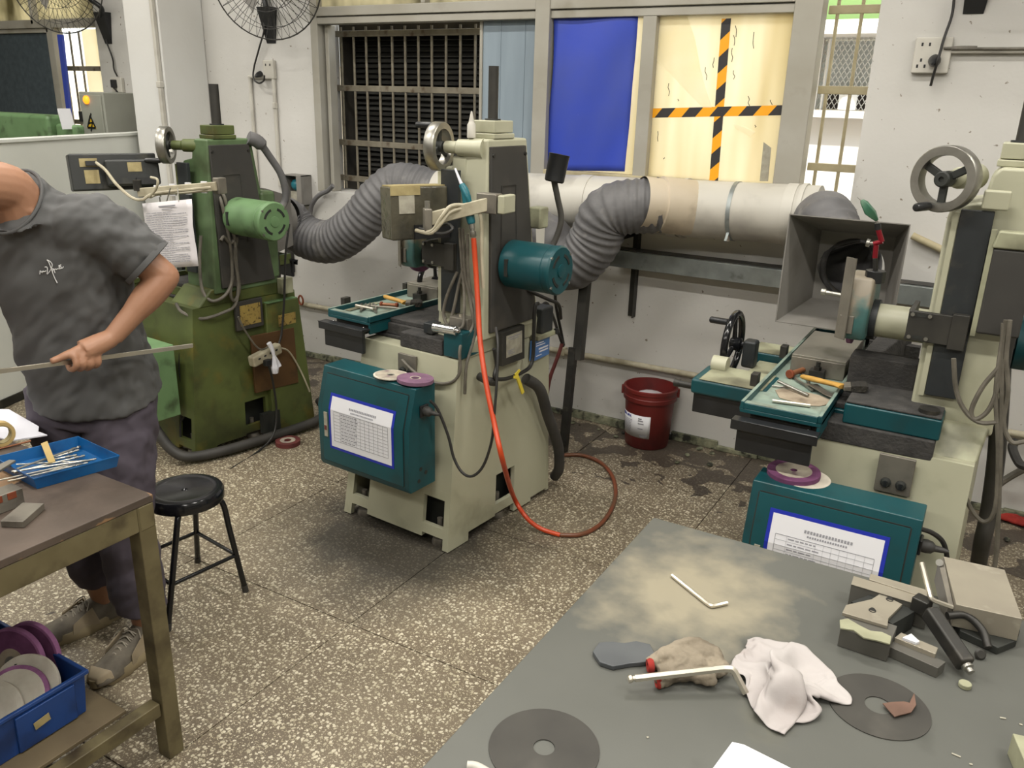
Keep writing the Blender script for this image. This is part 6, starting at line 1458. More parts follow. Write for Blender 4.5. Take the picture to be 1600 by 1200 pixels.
# white rag
rg_ = thing('cotton_rag', 'crumpled white cotton rag lying on the surface table', 'rag', PZ(1235, 1080, TZ))
RAG = [    # settled cloth, 31 x 23 points: x, y, z in millimetres
    -102, 88, 3, -98, 99, 10, -96, 104, 10, -92, 108, 10, -88, 112, 8, -81, 116, 3, -76, 118, 3, -70, 122, 3, -52, 122, 3, -38, 130, 3, -31, 132, 3, -22, 133, 3,
    -10, 132, 2, -2, 128, 10, -6, 128, 11, -7, 125, 17, -8, 118, 25, 3, 110, 34, 8, 104, 32, 15, 97, 28, 29, 85, 24, 40, 68, 26, 43, 64, 28, 46, 58, 30,
    51, 50, 28, 53, 48, 24, 54, 45, 23, 54, 42, 19, 62, 35, 16, 73, 28, 9, 76, 24, 3, -106, 84, 14, -98, 94, 17, -95, 98, 14, -92, 100, 12, -88, 102, 9,
    -80, 102, 6, -76, 104, 5, -69, 104, 4, -54, 106, 3, -36, 109, 3, -26, 112, 3, -20, 114, 3, -10, 115, 3, -15, 118, 12, -20, 117, 19, -20, 112, 26, -16, 108, 38,
    -4, 93, 36, 4, 88, 28, 15, 83, 21, 31, 64, 16, 38, 54, 23, 39, 51, 28, 42, 46, 26, 46, 44, 24, 48, 42, 20, 52, 39, 20, 54, 36, 22, 60, 30, 15,
    74, 22, 10, 77, 18, 4, -105, 81, 16, -97, 89, 16, -97, 91, 12, -95, 92, 8, -88, 97, 7, -80, 95, 10, -76, 96, 8, -70, 98, 6, -53, 95, 4, -34, 100, 3,
    -26, 102, 3, -20, 106, 3, -12, 108, 8, -18, 111, 19, -23, 111, 24, -26, 110, 32, -20, 99, 42, -5, 88, 32, 4, 80, 22, 13, 73, 12, 32, 54, 14, 32, 50, 24,
    36, 48, 22, 40, 44, 22, 42, 40, 24, 47, 38, 22, 50, 35, 20, 54, 33, 17, 60, 26, 17, 73, 18, 8, 78, 14, 4, -104, 79, 16, -98, 84, 13, -95, 84, 10,
    -92, 85, 10, -90, 90, 9, -82, 88, 14, -76, 90, 13, -70, 90, 12, -52, 88, 8, -34, 90, 4, -26, 92, 4, -20, 95, 3, -17, 103, 8, -22, 104, 22, -24, 103, 30,
    -28, 101, 37, -20, 90, 42, -4, 78, 26, 5, 70, 14, 14, 62, 6, 24, 50, 17, 30, 44, 20, 34, 43, 18, 40, 42, 16, 41, 38, 18, 44, 36, 19, 46, 32, 19,
    50, 30, 18, 60, 26, 12, 72, 12, 6, 78, 8, 3, -104, 74, 12, -96, 79, 14, -90, 78, 16, -87, 80, 16, -84, 81, 13, -76, 80, 8, -74, 74, 12, -66, 72, 14,
    -46, 76, 14, -27, 80, 12, -19, 83, 7, -14, 86, 3, -12, 92, 8, -20, 91, 23, -26, 87, 30, -30, 84, 36, -22, 74, 42, -8, 58, 25, -2, 53, 12, 6, 47, 3,
    20, 43, 12, 28, 34, 9, 32, 30, 10, 34, 27, 10, 35, 24, 16, 39, 24, 12, 42, 23, 14, 47, 21, 16, 60, 16, 7, 71, 8, 2, 79, 2, 5, -104, 70, 8,
    -98, 72, 9, -94, 71, 8, -91, 70, 8, -89, 72, 4, -80, 64, 3, -72, 62, 4, -62, 61, 6, -47, 62, 3, -24, 67, 4, -16, 66, 5, -14, 70, 3, -13, 76, 13,
    -28, 74, 29, -32, 70, 37, -32, 64, 42, -22, 53, 48, -15, 40, 33, -4, 35, 25, -2, 28, 14, 14, 23, 9, 23, 20, 6, 24, 22, 10, 27, 17, 8, 33, 18, 14,
    34, 12, 12, 36, 15, 13, 40, 10, 10, 56, 4, 7, 70, 1, 8, 72, -4, 3, -105, 68, 6, -98, 66, 10, -96, 65, 8, -92, 66, 10, -92, 62, 4, -82, 58, 3,
    -72, 57, 3, -60, 56, 3, -42, 56, 4, -24, 60, 6, -18, 62, 4, -14, 64, 6, -22, 70, 20, -35, 66, 38, -38, 60, 46, -37, 52, 47, -24, 42, 53, -15, 28, 38,
    -2, 27, 32, 3, 22, 21, 10, 15, 6, 17, 18, 6, 18, 20, 10, 23, 18, 12, 30, 16, 18, 30, 10, 18, 36, 10, 18, 40, 6, 16, 54, 2, 15, 68, -8, 9,
    64, -4, 3, -99, 67, 6, -101, 63, 8, -99, 60, 10, -97, 58, 8, -92, 54, 6, -82, 50, 4, -72, 48, 3, -62, 47, 4, -39, 48, 6, -26, 55, 3, -19, 57, 6,
    -13, 61, 13, -30, 64, 33, -44, 56, 49, -44, 47, 52, -41, 41, 56, -28, 32, 57, -14, 18, 42, -1, 16, 38, 6, 14, 27, 7, 8, 6, 19, 14, 5, 20, 16, 9,
    20, 16, 14, 27, 12, 18, 30, 9, 24, 36, 4, 24, 42, 0, 22, 52, -3, 22, 60, -12, 8, 59, -5, 8, -100, 66, 2, -98, 53, 9, -99, 50, 13, -98, 48, 17,
    -90, 42, 12, -78, 38, 3, -70, 36, 3, -60, 34, 3, -34, 36, 3, -24, 44, 3, -20, 48, 11, -14, 49, 26, -42, 44, 43, -50, 30, 62, -50, 26, 66, -44, 19, 69,
    -32, 6, 64, -10, -2, 54, 0, -2, 48, 8, 0, 38, 8, -1, 15, 12, 6, 6, 10, 10, 8, 15, 10, 10, 24, 6, 16, 28, -4, 20, 32, -5, 24, 38, -9, 24,
    52, -17, 26, 54, -16, 11, 52, -8, 8, -106, 60, 2, -102, 48, 14, -100, 41, 16, -100, 36, 12, -95, 32, 6, -78, 26, 3, -68, 26, 3, -59, 26, 3, -40, 33, 10,
    -32, 43, 12, -30, 47, 18, -22, 40, 22, -26, 29, 44, -41, 12, 56, -42, 4, 64, -40, -2, 70, -23, -8, 79, -4, -8, 74, 6, -6, 66, 13, -5, 56, 14, -8, 33,
    14, -6, 16, 14, -3, 16, 14, -2, 18, 16, -4, 26, 24, -8, 32, 29, -13, 35, 38, -16, 35, 44, -22, 26, 45, -14, 9, 44, -4, 8, -103, 56, 3, -105, 41, 14,
    -103, 35, 16, -99, 33, 16, -94, 26, 6, -78, 20, 4, -68, 20, 4, -58, 22, 8, -44, 36, 13, -38, 43, 18, -34, 39, 17, -32, 38, 26, -20, 20, 38, -34, 0, 52,
    -36, -7, 62, -35, -14, 70, -20, -17, 85, -3, -18, 81, 8, -14, 74, 15, -10, 62, 16, -10, 38, 15, -10, 21, 12, -9, 19, 12, -8, 22, 18, -8, 26, 24, -13, 34,
    30, -18, 32, 37, -21, 32, 41, -23, 26, 41, -14, 10, 40, -4, 9, -102, 52, 2, -106, 36, 12, -102, 32, 12, -100, 29, 14, -94, 21, 7, -78, 17, 6, -68, 20, 9,
    -60, 22, 14, -50, 34, 18, -39, 37, 17, -38, 36, 21, -37, 32, 27, -27, 11, 36, -26, -10, 52, -32, -17, 60, -32, -22, 72, -18, -28, 91, -2, -23, 86, 8, -18, 78,
    16, -16, 66, 16, -13, 38, 15, -13, 26, 14, -14, 22, 12, -13, 24, 18, -13, 26, 27, -20, 32, 29, -24, 38, 36, -28, 35, 43, -26, 22, 38, -14, 10, 38, -5, 12,
    -106, 42, 2, -108, 28, 12, -107, 26, 15, -106, 22, 12, -94, 13, 10, -82, 14, 14, -72, 15, 18, -67, 20, 22, -50, 25, 28, -40, 22, 26, -40, 16, 24, -36, 11, 29,
    -38, -7, 42, -28, -28, 56, -21, -37, 65, -22, -41, 80, -15, -43, 100, 8, -33, 90, 18, -28, 78, 14, -26, 58, 14, -28, 28, 14, -28, 18, 12, -31, 20, 9, -28, 20,
    18, -30, 24, 22, -34, 36, 28, -32, 35, 37, -32, 34, 38, -31, 21, 34, -15, 10, 34, -6, 10, -106, 31, 4, -112, 20, 13, -109, 18, 17, -106, 15, 14, -94, 8, 12,
    -82, 8, 19, -70, 10, 22, -61, 10, 24, -51, 10, 38, -44, 0, 40, -42, -6, 40, -40, -14, 41, -32, -29, 52, -30, -48, 62, -27, -54, 72, -18, -58, 84, -9, -54, 103,
    11, -45, 89, 22, -39, 70, 22, -38, 44, 18, -38, 8, 10, -36, 3, 12, -32, 7, 16, -33, 12, 24, -36, 21, 28, -42, 32, 30, -43, 39, 32, -36, 34, 33, -26, 28,
    29, -10, 16, 27, -1, 14, -108, 28, 4, -110, 18, 12, -110, 15, 16, -106, 11, 16, -94, 3, 16, -78, 4, 17, -68, 6, 21, -61, 7, 26, -48, 2, 36, -46, -10, 44,
    -41, -16, 47, -38, -27, 48, -30, -41, 54, -26, -58, 63, -26, -63, 73, -22, -65, 86, -5, -60, 101, 12, -50, 86, 24, -44, 66, 21, -44, 40, 24, -39, 4, 16, -43, 3,
    16, -42, 8, 21, -39, 13, 30, -40, 20, 32, -46, 31, 34, -44, 37, 32, -38, 30, 27, -22, 28, 23, -7, 18, 22, 1, 11, -108, 23, 3, -112, 16, 12, -108, 14, 13,
    -106, 6, 14, -93, -4, 14, -79, -2, 14, -70, 0, 16, -62, 4, 20, -48, -4, 32, -42, -17, 42, -36, -25, 47, -33, -32, 50, -28, -53, 56, -22, -66, 66, -20, -69, 76,
    -18, -72, 86, 0, -66, 95, 14, -54, 81, 24, -50, 63, 26, -46, 39, 26, -47, 4, 18, -50, 8, 17, -48, 14, 24, -42, 17, 35, -44, 16, 34, -50, 29, 36, -46, 34,
    31, -42, 30, 23, -22, 26, 20, -8, 15, 18, 1, 14, -108, 14, 3, -113, 8, 12, -110, 4, 12, -104, -4, 12, -89, -10, 8, -73, -10, 3, -69, -8, 12, -59, -9, 14,
    -43, -17, 17, -33, -32, 28, -32, -42, 35, -32, -53, 42, -25, -70, 50, -28, -79, 61, -23, -82, 66, -16, -85, 68, 2, -80, 68, 22, -68, 56, 28, -63, 44, 32, -58, 28,
    26, -60, 4, 21, -53, 7, 22, -58, 10, 28, -59, 17, 38, -54, 17, 42, -56, 30, 43, -48, 29, 36, -44, 25, 20, -28, 23, 19, -10, 20, 17, -4, 17, -110, 10, 3,
    -112, 0, 10, -109, -6, 14, -104, -12, 8, -84, -16, 9, -72, -17, 8, -65, -18, 5, -62, -24, 13, -42, -34, 14, -36, -54, 29, -35, -63, 36, -34, -70, 40, -30, -86, 38,
    -24, -96, 38, -18, -94, 34, -9, -91, 32, 12, -87, 28, 24, -79, 22, 28, -78, 16, 26, -74, 12, 17, -74, 6, 13, -70, 9, 14, -70, 13, 23, -70, 12, 41, -66, 12,
    44, -62, 24, 47, -52, 24, 40, -44, 21, 21, -30, 20, 18, -13, 22, 16, -6, 20, -110, 4, 3, -110, -2, 9, -110, -10, 12, -103, -14, 10, -84, -14, 14, -68, -17, 10,
    -68, -22, 6, -64, -28, 12, -41, -40, 14, -32, -60, 30, -32, -72, 38, -35, -81, 42, -31, -92, 35, -19, -103, 32, -12, -102, 28, -6, -98, 21, 14, -96, 15, 26, -91, 14,
    25, -86, 10, 24, -82, 8, 18, -83, 3, 14, -81, 8, 14, -78, 12, 22, -76, 8, 42, -68, 10, 46, -63, 22, 48, -52, 21, 42, -43, 20, 24, -30, 18, 17, -16, 20,
    16, -8, 18, -110, 1, 2, -112, -8, 8, -109, -14, 13, -102, -16, 14, -83, -17, 14, -72, -20, 10, -70, -28, 6, -65, -38, 8, -44, -50, 10, -30, -70, 30, -36, -80, 36,
    -36, -87, 39, -31, -100, 36, -20, -106, 28, -10, -106, 24, -5, -103, 16, 14, -102, 12, 25, -99, 9, 23, -96, 6, 22, -91, 6, 18, -92, 5, 14, -88, 8, 15, -86, 12,
    20, -84, 7, 40, -74, 8, 46, -65, 20, 50, -55, 18, 43, -45, 17, 26, -28, 16, 18, -17, 18, 14, -10, 16, -114, -6, 4, -107, -16, 8, -101, -22, 8, -94, -21, 8,
    -78, -23, 15, -69, -34, 14, -66, -42, 10, -66, -50, 6, -57, -67, 6, -32, -84, 14, -37, -92, 25, -38, -101, 34, -31, -114, 34, -18, -118, 20, -13, -118, 12, -2, -118, 8,
    13, -120, 8, 21, -115, 9, 22, -116, 6, 21, -115, 4, 16, -111, 3, 12, -102, 6, 14, -100, 10, 20, -96, 11, 38, -82, 4, 46, -68, 16, 48, -58, 16, 42, -48, 14,
    28, -32, 14, 20, -21, 14, 15, -16, 14, -114, -13, 8, -106, -20, 7, -100, -26, 7, -90, -28, 10, -77, -30, 22, -72, -43, 13, -68, -52, 12, -65, -62, 7, -60, -80, 15,
    -44, -98, 4, -34, -107, 12, -38, -116, 22, -29, -125, 25, -12, -128, 11, -4, -131, 2, 4, -136, 4, 8, -137, 12, 13, -132, 6, 16, -133, 8, 18, -134, 6, 15, -128, 2,
    14, -116, 6, 16, -110, 6, 22, -102, 6, 36, -92, 4, 46, -72, 9, 45, -62, 10, 41, -52, 12, 29, -35, 10, 21, -26, 14, 20, -22, 17, -114, -12, 11, -104, -22, 11,
    -98, -26, 12, -91, -32, 12, -77, -35, 22, -70, -50, 14, -70, -60, 9, -66, -71, 10, -58, -84, 11, -46, -104, 3, -36, -112, 8, -38, -121, 18, -29, -130, 20, -14, -134, 4,
    -4, -142, 3, 4, -144, 6, 8, -146, 8, 11, -142, 4, 14, -144, 4, 17, -144, 5, 14, -138, 2, 14, -125, 6, 17, -118, 6, 19, -108, 7, 33, -94, 3, 43, -75, 6,
    42, -65, 8, 38, -55, 8, 28, -37, 6, 17, -25, 12, 16, -22, 16,
]
rpts = []
for i in range(0, len(RAG), 3):
    x, y, z = [q / 1000 for q in RAG[i:i + 3]]
    if x > 0: x *= 1.42
    rpts.append(V((-.189 + x, 1.4227 + y, TZ + .0012 + z * .66)))
NXr, NYr = 31, 23
rfs = [(j * NXr + i, j * NXr + i + 1, (j + 1) * NXr + i + 1, (j + 1) * NXr + i) for j in range(NYr - 1) for i in range(NXr - 1)]
o = B().add(rpts, rfs).build('cloth', 'rag', rg_, ang=180, sub=2)
md = o.modifiers.new('solid', 'SOLIDIFY'); md.thickness = .0016; md.offset = 1
# rubber discs
c_ = PZ(850, 1169, TZ)
d_ = B().ring(c_ + V((0, 0, .0006)), (0, 0, 1), .095, .0185, .0016, 64).build('rubber_disc', 'wheel_grey'); tag(d_, 'dark grey disc with a centre hole at the near left of the surface table', 'disc', 'dark discs on the surface table')
c_ = PZ(1372, 1103, TZ)
d_ = B().ring(c_ + V((0, 0, .0006)), (0, 0, 1), .090, .024, .0014, 64).build('rubber_disc', 'wheel_grey'); tag(d_, 'dark disc with a scrap of leather on it beside the white rag', 'disc', 'dark discs on the surface table')
lp_ = [(1379, 1099), (1392, 1097), (1412, 1096), (1421, 1098), (1428, 1085), (1431, 1104), (1424, 1113), (1404, 1118), (1398, 1120)]
l_ = B().prism([V((p.x, p.y, TZ + .004 + (.006 if i in (4, 5) else .002))) for i, p in enumerate(PZ(x, y, TZ + .008) for x, y in lp_)], (0, 0, .0025)).build('leather_scrap', 'leather', bevel=.0006); tag(l_, 'curled brown leather scrap lying on a dark disc', 'scrap')
pq = [(1144, 1160), (1162, 1164), (1242, 1204), (1226, 1260), (1085, 1240)]
p_ = B().prism([PZ(x, y, TZ + .0008) for x, y in pq], (0, 0, .001)).build('white_paper', 'paper_white', smooth=False); tag(p_, 'white paper corner at the bottom edge of the surface table', 'paper')
wc_ = PZ(748, 1199, TZ)
w_ = B().tube([PZ(730, 1196, TZ + .008), PZ(745, 1198, TZ + .008), PZ(770, 1212, TZ + .008), PZ(800, 1230, TZ + .008)], .008, 12, rf=lambda t: .0075).build('white_marker', 'pvc', bevel=0); tag(w_, 'white rounded plastic tip poking in at the bottom edge', 'marker')
# clamp assembly: punch former with its loose blocks
def zquad(pts, z0_, z1_): return [V((p.x, p.y, z0_)) for p in (PZ(x, y, z1_) for x, y in pts)]
def topblock(b, pts, z0_, z1_):
    """block whose top face has the given outline"""
    return b.prism(zquad(pts, z0_, z1_), (0, 0, z1_ - z0_))
pf_ = thing('punch_former', 'steel punch former with dark clamp arm at the right of the surface table', 'fixture', PZ(1400, 1010, TZ))
B_ = topblock(B(), [(1334, 900), (1448, 934), (1452, 950), (1330, 913)], TZ + .0006, TZ + .055); B_.build('back_jaw', 'steel_grey', pf_, bevel=.001)
B_ = topblock(B(), [(1334, 900), (1448, 934), (1452, 950), (1330, 913)], TZ + .0552, TZ + .0556).build('ground_face', 'steel_ground', pf_)
topblock(B(), [(1360, 896), (1450, 922), (1448, 934), (1358, 905)], TZ + .0006, TZ + .058).build('back_jaw', 'steel_ground', pf_, bevel=.001)
topblock(B(), [(1316, 957), (1322, 945), (1362, 936), (1376, 927), (1410, 944), (1388, 966), (1387, 978)], TZ + .0445, TZ + .052).build('cover_plate', 'steel_ground', pf_, bevel=.0008)
for x, y in ((1390, 937), (1363, 954)): B().cyl(PZ(x, y, TZ + .0515), PZ(x, y, TZ + .0524), .0065, n=18).ring(PZ(x, y, TZ + .0521), (0, 0, 1), .0075, .006, .0012, 20).build('cap_screw', 'steel_dark', pf_)
topblock(B(), [(1313, 981), (1391, 1006), (1402, 978), (1325, 952)], TZ + .0006, TZ + .044).build('front_block', 'steel_grey', pf_, bevel=.001)
topblock(B(), [(1330, 940), (1395, 975), (1430, 955), (1370, 925)], TZ + .0006, TZ + .0444).build('core_block', 'cast_dark', pf_)
topblock(B(), [(1384, 1008), (1466, 1044), (1478, 1034), (1400, 1000)], TZ + .0006, TZ + .024).build('stepped_block', 'steel_grey', pf_, bevel=.001)
topblock(B(), [(1398, 996), (1462, 1022), (1466, 1012), (1408, 988)], TZ + .0225, TZ + .034).build('stepped_block', 'steel_ground', pf_, bevel=.001)
topblock(B(), [(1410, 996), (1424, 990), (1437, 1002), (1432, 1004)], TZ + .0345, TZ + .040).build('bright_shim', 'paper', pf_)
h0, h1 = PZ(1452, 955, TZ + .066), PZ(1510, 1040, TZ + .026)
B().bar(h0, h1, .030, .034).build('clamp_arm', 'steel_dark', pf_, bevel=.006, label='dark oily clamp arm')
B().obox(PZ(1440, 945, TZ + .058), (.034, .030, .034), (0, 0, R(-20))).build('arm_head', 'steel_dark', pf_, bevel=.003)
hd = (h1 - h0).normalized()
B().lathe(h1 - hd * .002, hd, [(.011, 0), (.011, .008), (.007, .010), (.007, .018), (.001, .02)], 14).build('arm_tip', 'steel', pf_)
B().tube([PZ(1480, 962, TZ + .05), PZ(1510, 962, TZ + .05), PZ(1535, 985, TZ + .034), PZ(1544, 1012, TZ + .014)], .008, 10).build('curved_lever', 'steel_dark', pf_)
B().lathe(PZ(1530, 1022, TZ + .008), (.3, -.6, .4), [(.010, 0), (.012, .004), (.008, .008), (.001, .008)], 14).build('lever_knob', 'black_steel', pf_)
topblock(B(), [(1490, 960), (1560, 985), (1590, 1000), (1560, 1012), (1500, 985)], TZ + .0006, TZ + .018).build('dark_base', 'cast_dark', pf_, bevel=.002)
ss = [(1312, 968), (1325, 966), (1342, 976), (1360, 985), (1378, 987), (1393, 994), (1391, 1006), (1370, 1000), (1350, 996), (1334, 984), (1313, 981)]
s_ = topblock(B(), ss, TZ + .0446, TZ + .0485).build('pale_stone', 'stone_pale', bevel=.001); tag(s_, 'pale wavy stone strip lying on the front block of the punch former', 'stone')
bb_ = [(1474, 869), (1570, 890), (1598, 967), (1494, 944)]
sbk = thing('steel_block', 'large square ground steel block at the right of the surface table', 'block', PZ(1535, 940, TZ))
topblock(B(), bb_, TZ + .018, TZ + .072).build('block_body', 'steel_ground', sbk, bevel=.0015)
topblock(B(), [(1482, 895), (1570, 915), (1594, 985), (1500, 962)], TZ + .0006, TZ + .0175).build('block_base', 'steel_dark', sbk, bevel=.001)
vp = [PZ(1466, 878, TZ + .070), PZ(1474, 870, TZ + .075), PZ(1490, 946, TZ + .060), PZ(1482, 946, TZ + .056)]
B().prism(vp, V((0, 0, -.05))).build('side_plate', 'steel_dull', sbk, bevel=.001)
B().cyl(PZ(1468, 879, TZ + .078), PZ(1468, 879, TZ + .06), .008, n=14).build('side_pin', 'steel', sbk)
hexkey('hex key standing upright in the clamp of the punch former', [PZ(1440, 879, TZ + .135), PZ(1455, 937, TZ + .080), PZ(1488, 949, TZ + .066)], .0052)
cp = B().lathe(PZ(1507, 1073, TZ + .0006), (0, 0, 1), [(.0105, 0), (.0115, .001), (.0115, .008), (.0105, .009), (.001, .009)], 24).build('metal_button', 'stone_pale'); tag(cp, 'small round pale metal cap in front of the clamp arm', 'disc')
eb = topblock(B(), [(1582, 1145), (1640, 1158), (1680, 1240), (1612, 1215)], TZ + .0006, TZ + .045).build('steel_block', 'stone_pale', bevel=.002); tag(eb, 'pale steel block cut off by the lower right corner', 'block')
random.seed(6)
chip_names = ['pale metal chip above the pale block in the lower right corner', 'long thin pale chip left of the lower right corner block', 'tiny pale speck on the table left of the white rag', 'small pale chip at the bottom edge of the surface table', 'small pale chip at the right edge just above the corner block']
for k, (x, y, l, a_) in enumerate(((1567, 1122, .010, .3), (1494, 1180, .014, -.1), (1012, 1152, .004, 1), (1517, 1194, .005, .4), (1595, 1132, .005, .2))):
    o = B().obox(PZ(x, y, TZ + .0012), (l, .0035, .0012), (0, 0, a_)).build('metal_chip', 'label_grey'); tag(o, chip_names[k], 'chip', 'chips on the surface table')
# ================================================================ tools and loose things on the machines
def brush(label, p_end, p_neck, p_tip, w=.045, group='bench brushes'):
    p_end, p_neck, p_tip = V(p_end), V(p_neck), V(p_tip)
    t = thing('bench_brush', label, 'brush', (p_end + p_tip) / 2, group)
    d = (p_neck - p_end); L = d.length; a, u, v = basis(d); h = V((0, 0, 1)); s = a.cross(h).normalized()
    rings = []
    for f, hw, hh in ((0, .006, .006), (.06, .010, .009), (.3, .012, .010), (.6, .010, .009), (.85, .013, .009), (1, w * .42, .008)):
        c = p_end.lerp(p_neck, f); rings.append([c + s * hw * math.cos(2 * PI * k / 12) + h * hh * math.sin(2 * PI * k / 12) for k in range(12)])
    B().loft(rings).build('handle', 'wood_yellow', t, label='yellow wooden handle')
    d2 = (p_tip - p_neck).normalized(); s2 = d2.cross(h).normalized(); L2 = (p_tip - p_neck).length
    B().loft([[p_neck + s2 * (q * w / 2) + h * r_ for q, r_ in ((-1, -.008), (1, -.008), (1, .008), (-1, .008))], [p_neck + d2 * L2 * .3 + s2 * (q * w / 2) + h * r_ for q, r_ in ((-1, -.009), (1, -.009), (1, .009), (-1, .009))]]).build('ferrule', 'steel_dull', t, bevel=.002)
    B().loft([[p_neck + d2 * L2 * f + s2 * (q * w * g / 2) + h * r_ * k for q, r_ in ((-1, -.009), (0, -.012), (1, -.009), (1, .009), (0, .012), (-1, .009))] for f, g, k in ((.3, 1, 1), (.6, 1.15, 1.2), (.9, 1.1, 1.1), (1.0, .8, .6))]).build('bristles', 'bristle', t, label='dark bristles')
    return t
def pliers(label, piv, ang, L=.15, m='steel', z=0):
    piv = V(piv); t = thing('pliers', label, 'pliers', piv, 'pliers on the machine tables')
    M = Matrix.Translation(piv) @ Matrix.Rotation(ang, 4, 'Z')
    for sg in (-1, 1):
        b = B(); b.tube([V((0, .004 * sg, .004)), V((-.03, .012 * sg, .004)), V((-.07, .02 * sg, .004)), V((-L, .018 * sg, .004))], .005, 8, rf=lambda q: .0045 + .002 * q)
        b.loft([[V((0, 0, .0005)), V((0, .008 * sg, .0005)), V((0, .008 * sg, .0095)), V((0, 0, .0095))], [V((.05, .0008 * sg, .002)), V((.05, .003 * sg, .002)), V((.05, .003 * sg, .008)), V((.05, .0008 * sg, .008))]])
        b.xf(M).build('jaw_arm', m, t)
    B().cyl((0, 0, 0), (0, 0, .011), .010, n=16).xf(M).build('rivet', 'steel_dull', t)
    return t
def rod(name, label, a_, b_, r, m, cat='rod', group=None, head=None):
    t = B().cyl(a_, b_, r, n=14)
    if head: t.cyl(b_, V(b_) + (V(b_) - V(a_)).normalized() * .02, r * head, n=14)
    o = t.build(name, m); return tag(o, label, cat, group)
def spool(label, a_, b_, r, group):
    a_, b_ = V(a_), V(b_); d = (b_ - a_); L = d.length
    t = thing('copper_drift', label, 'drift', (a_ + b_) / 2, group)
    B().lathe(a_, d, [(r * .6, .012), (r * .62, L - .012)], 18).build('shank', 'copper', t)
    for c, h in ((0, 0), (1, L - .012)): B().lathe(a_ + d.normalized() * h, d, [(r * .85, 0), (r, .002), (r, .010), (r * .85, .012)], 20).build('end_flange', 'rust', t)
    return t
# right machine tray
zf = .929
brush('yellow handled brush lying across the right machine tray with dark bristles over its rim', PZ(1252, 588, zf + .022), PZ(1318, 604, zf + .046), PZ(1356, 604, zf + .056), w=.055)
spool('copper drift with flanged ends in the right machine tray', PZ(1233, 585, zf + .017), PZ(1264, 575, zf + .017), .016, 'copper drifts in the trays')
rod('chisel', 'steel chisel with flat tip lying crosswise in the right machine tray', PZ(1216, 596, zf + .017), PZ(1263, 618, zf + .009), .0055, 'steel', 'chisel')
rod('steel_pin', 'straight steel pin at the near end of the right machine tray', PZ(1207, 626, zf + .0065), PZ(1266, 634, zf + .0065), .006, 'hex_bright', 'pin')
pliers('grey pliers with open handles in the right machine tray', PZ(1262, 605, zf + .001), R(-62), .16)
rod('hook_tool', 'thin bent scraper beside the pliers in the right machine tray', PZ(1206, 603, zf + .005), PZ(1240, 606, zf + .006), .0035, 'steel', 'scraper')
cl_ = B().prism([PZ(x, y, zf + .012) for x, y in ((1262, 602), (1277, 601), (1300, 617), (1304, 623), (1290, 618))], (0, 0, .003)).build('feeler_plate', 'steel', bevel=.0006); tag(cl_, 'thin bent steel strip under the brush in the right machine tray', 'strip')
lp2 = [(1211, 610), (1222, 607), (1245, 610), (1280, 618), (1300, 626), (1296, 632), (1280, 635), (1266, 634), (1240, 628), (1218, 622)]
lt = B().prism([PZ(x, y, zf + .0004) for x, y in lp2], (0, 0, .0016)).build('leather_pad', 'wheel_core'); tag(lt, 'thin oval pad lying in the right machine tray', 'pad')
# middle machine tray
brush('yellow handled brush with dark bristles in the middle machine tray', PZ(600, 463, zf + .03), PZ(634, 473, zf + .024), PZ(660, 474, zf + .022), w=.06)
spool('copper drift with dark ends in the middle machine tray', PZ(594, 475, zf + .012), PZ(622, 477, zf + .012), .012, 'copper drifts in the trays')
pliers('steel pliers near the rim of the middle machine tray', PZ(585, 486, zf + .001), R(-40), .12)
pliers('second pair of steel pliers at the end of the middle machine tray', PZ(566, 484, zf + .001), R(-60), .10)
rod('steel_pin', 'long steel rod lying beside the brush in the middle machine tray', PZ(580, 478, zf + .007), PZ(633, 483, zf + .010), .005, 'steel_dull', 'rod')
rod('steel_pin', 'bright thick pin lying crosswise in the middle machine tray', PZ(556, 477, zf + .016), PZ(584, 483, zf + .012), .0065, 'hex_bright', 'pin')
# bright roller and small block on the middle machine saddle
rl = thing('bright_roller', 'bright chrome roller lying on the saddle of the middle machine', 'roller', PY(697, 514, 2.66))
p, e_ = PY(679, 511, 2.70), PY(714, 517, 2.68)
d_ = (e_ - p).normalized()
B().lathe(p, d_, [(.018, 0), (.02, .002), (.02, (e_ - p).length - .002), (.018, (e_ - p).length), (.008, (e_ - p).length + .001), (.008, (e_ - p).length + .012), (.004, (e_ - p).length + .014)], 28).build('roller_body', 'chrome', rl)
blk = thing('gauge_block', 'small grey block with pin on the saddle of the middle machine', 'block', PY(722, 505, 2.76))
c = PY(722, 505, 2.76)
B().box(c.x - .045, c.x + .045, 2.735, 2.80, .956, .956 + .045).build('block_body', 'steel_dull', blk, bevel=.002)
B().cyl((c.x - .01, 2.765, 1.001), (c.x - .01, 2.765, 1.012), .008, n=14).build('pin', 'hex_bright', blk)
B().cyl(PY(692, 488, 2.78), PY(697, 498, 2.76), .006, n=10).build('lever', 'hex_bright', blk)
# bottle with nozzle on the middle column
bp = PX(760, 214, -1.86)
bt = thing('nozzle_bottle', 'small white nozzle bottle standing on top of the middle machine column', 'bottle', V((-1.862, 2.845, 1.7005)))
B().lathe(V((-1.862, 2.852, 1.7008)), (0, 0, 1), [(.014, 0), (.017, .002), (.017, .05), (.012, .058), (.010, .064), (.010, .068), (.003, .10), (.001, .101)], 18).build('bottle_body', 'pvc', bt)
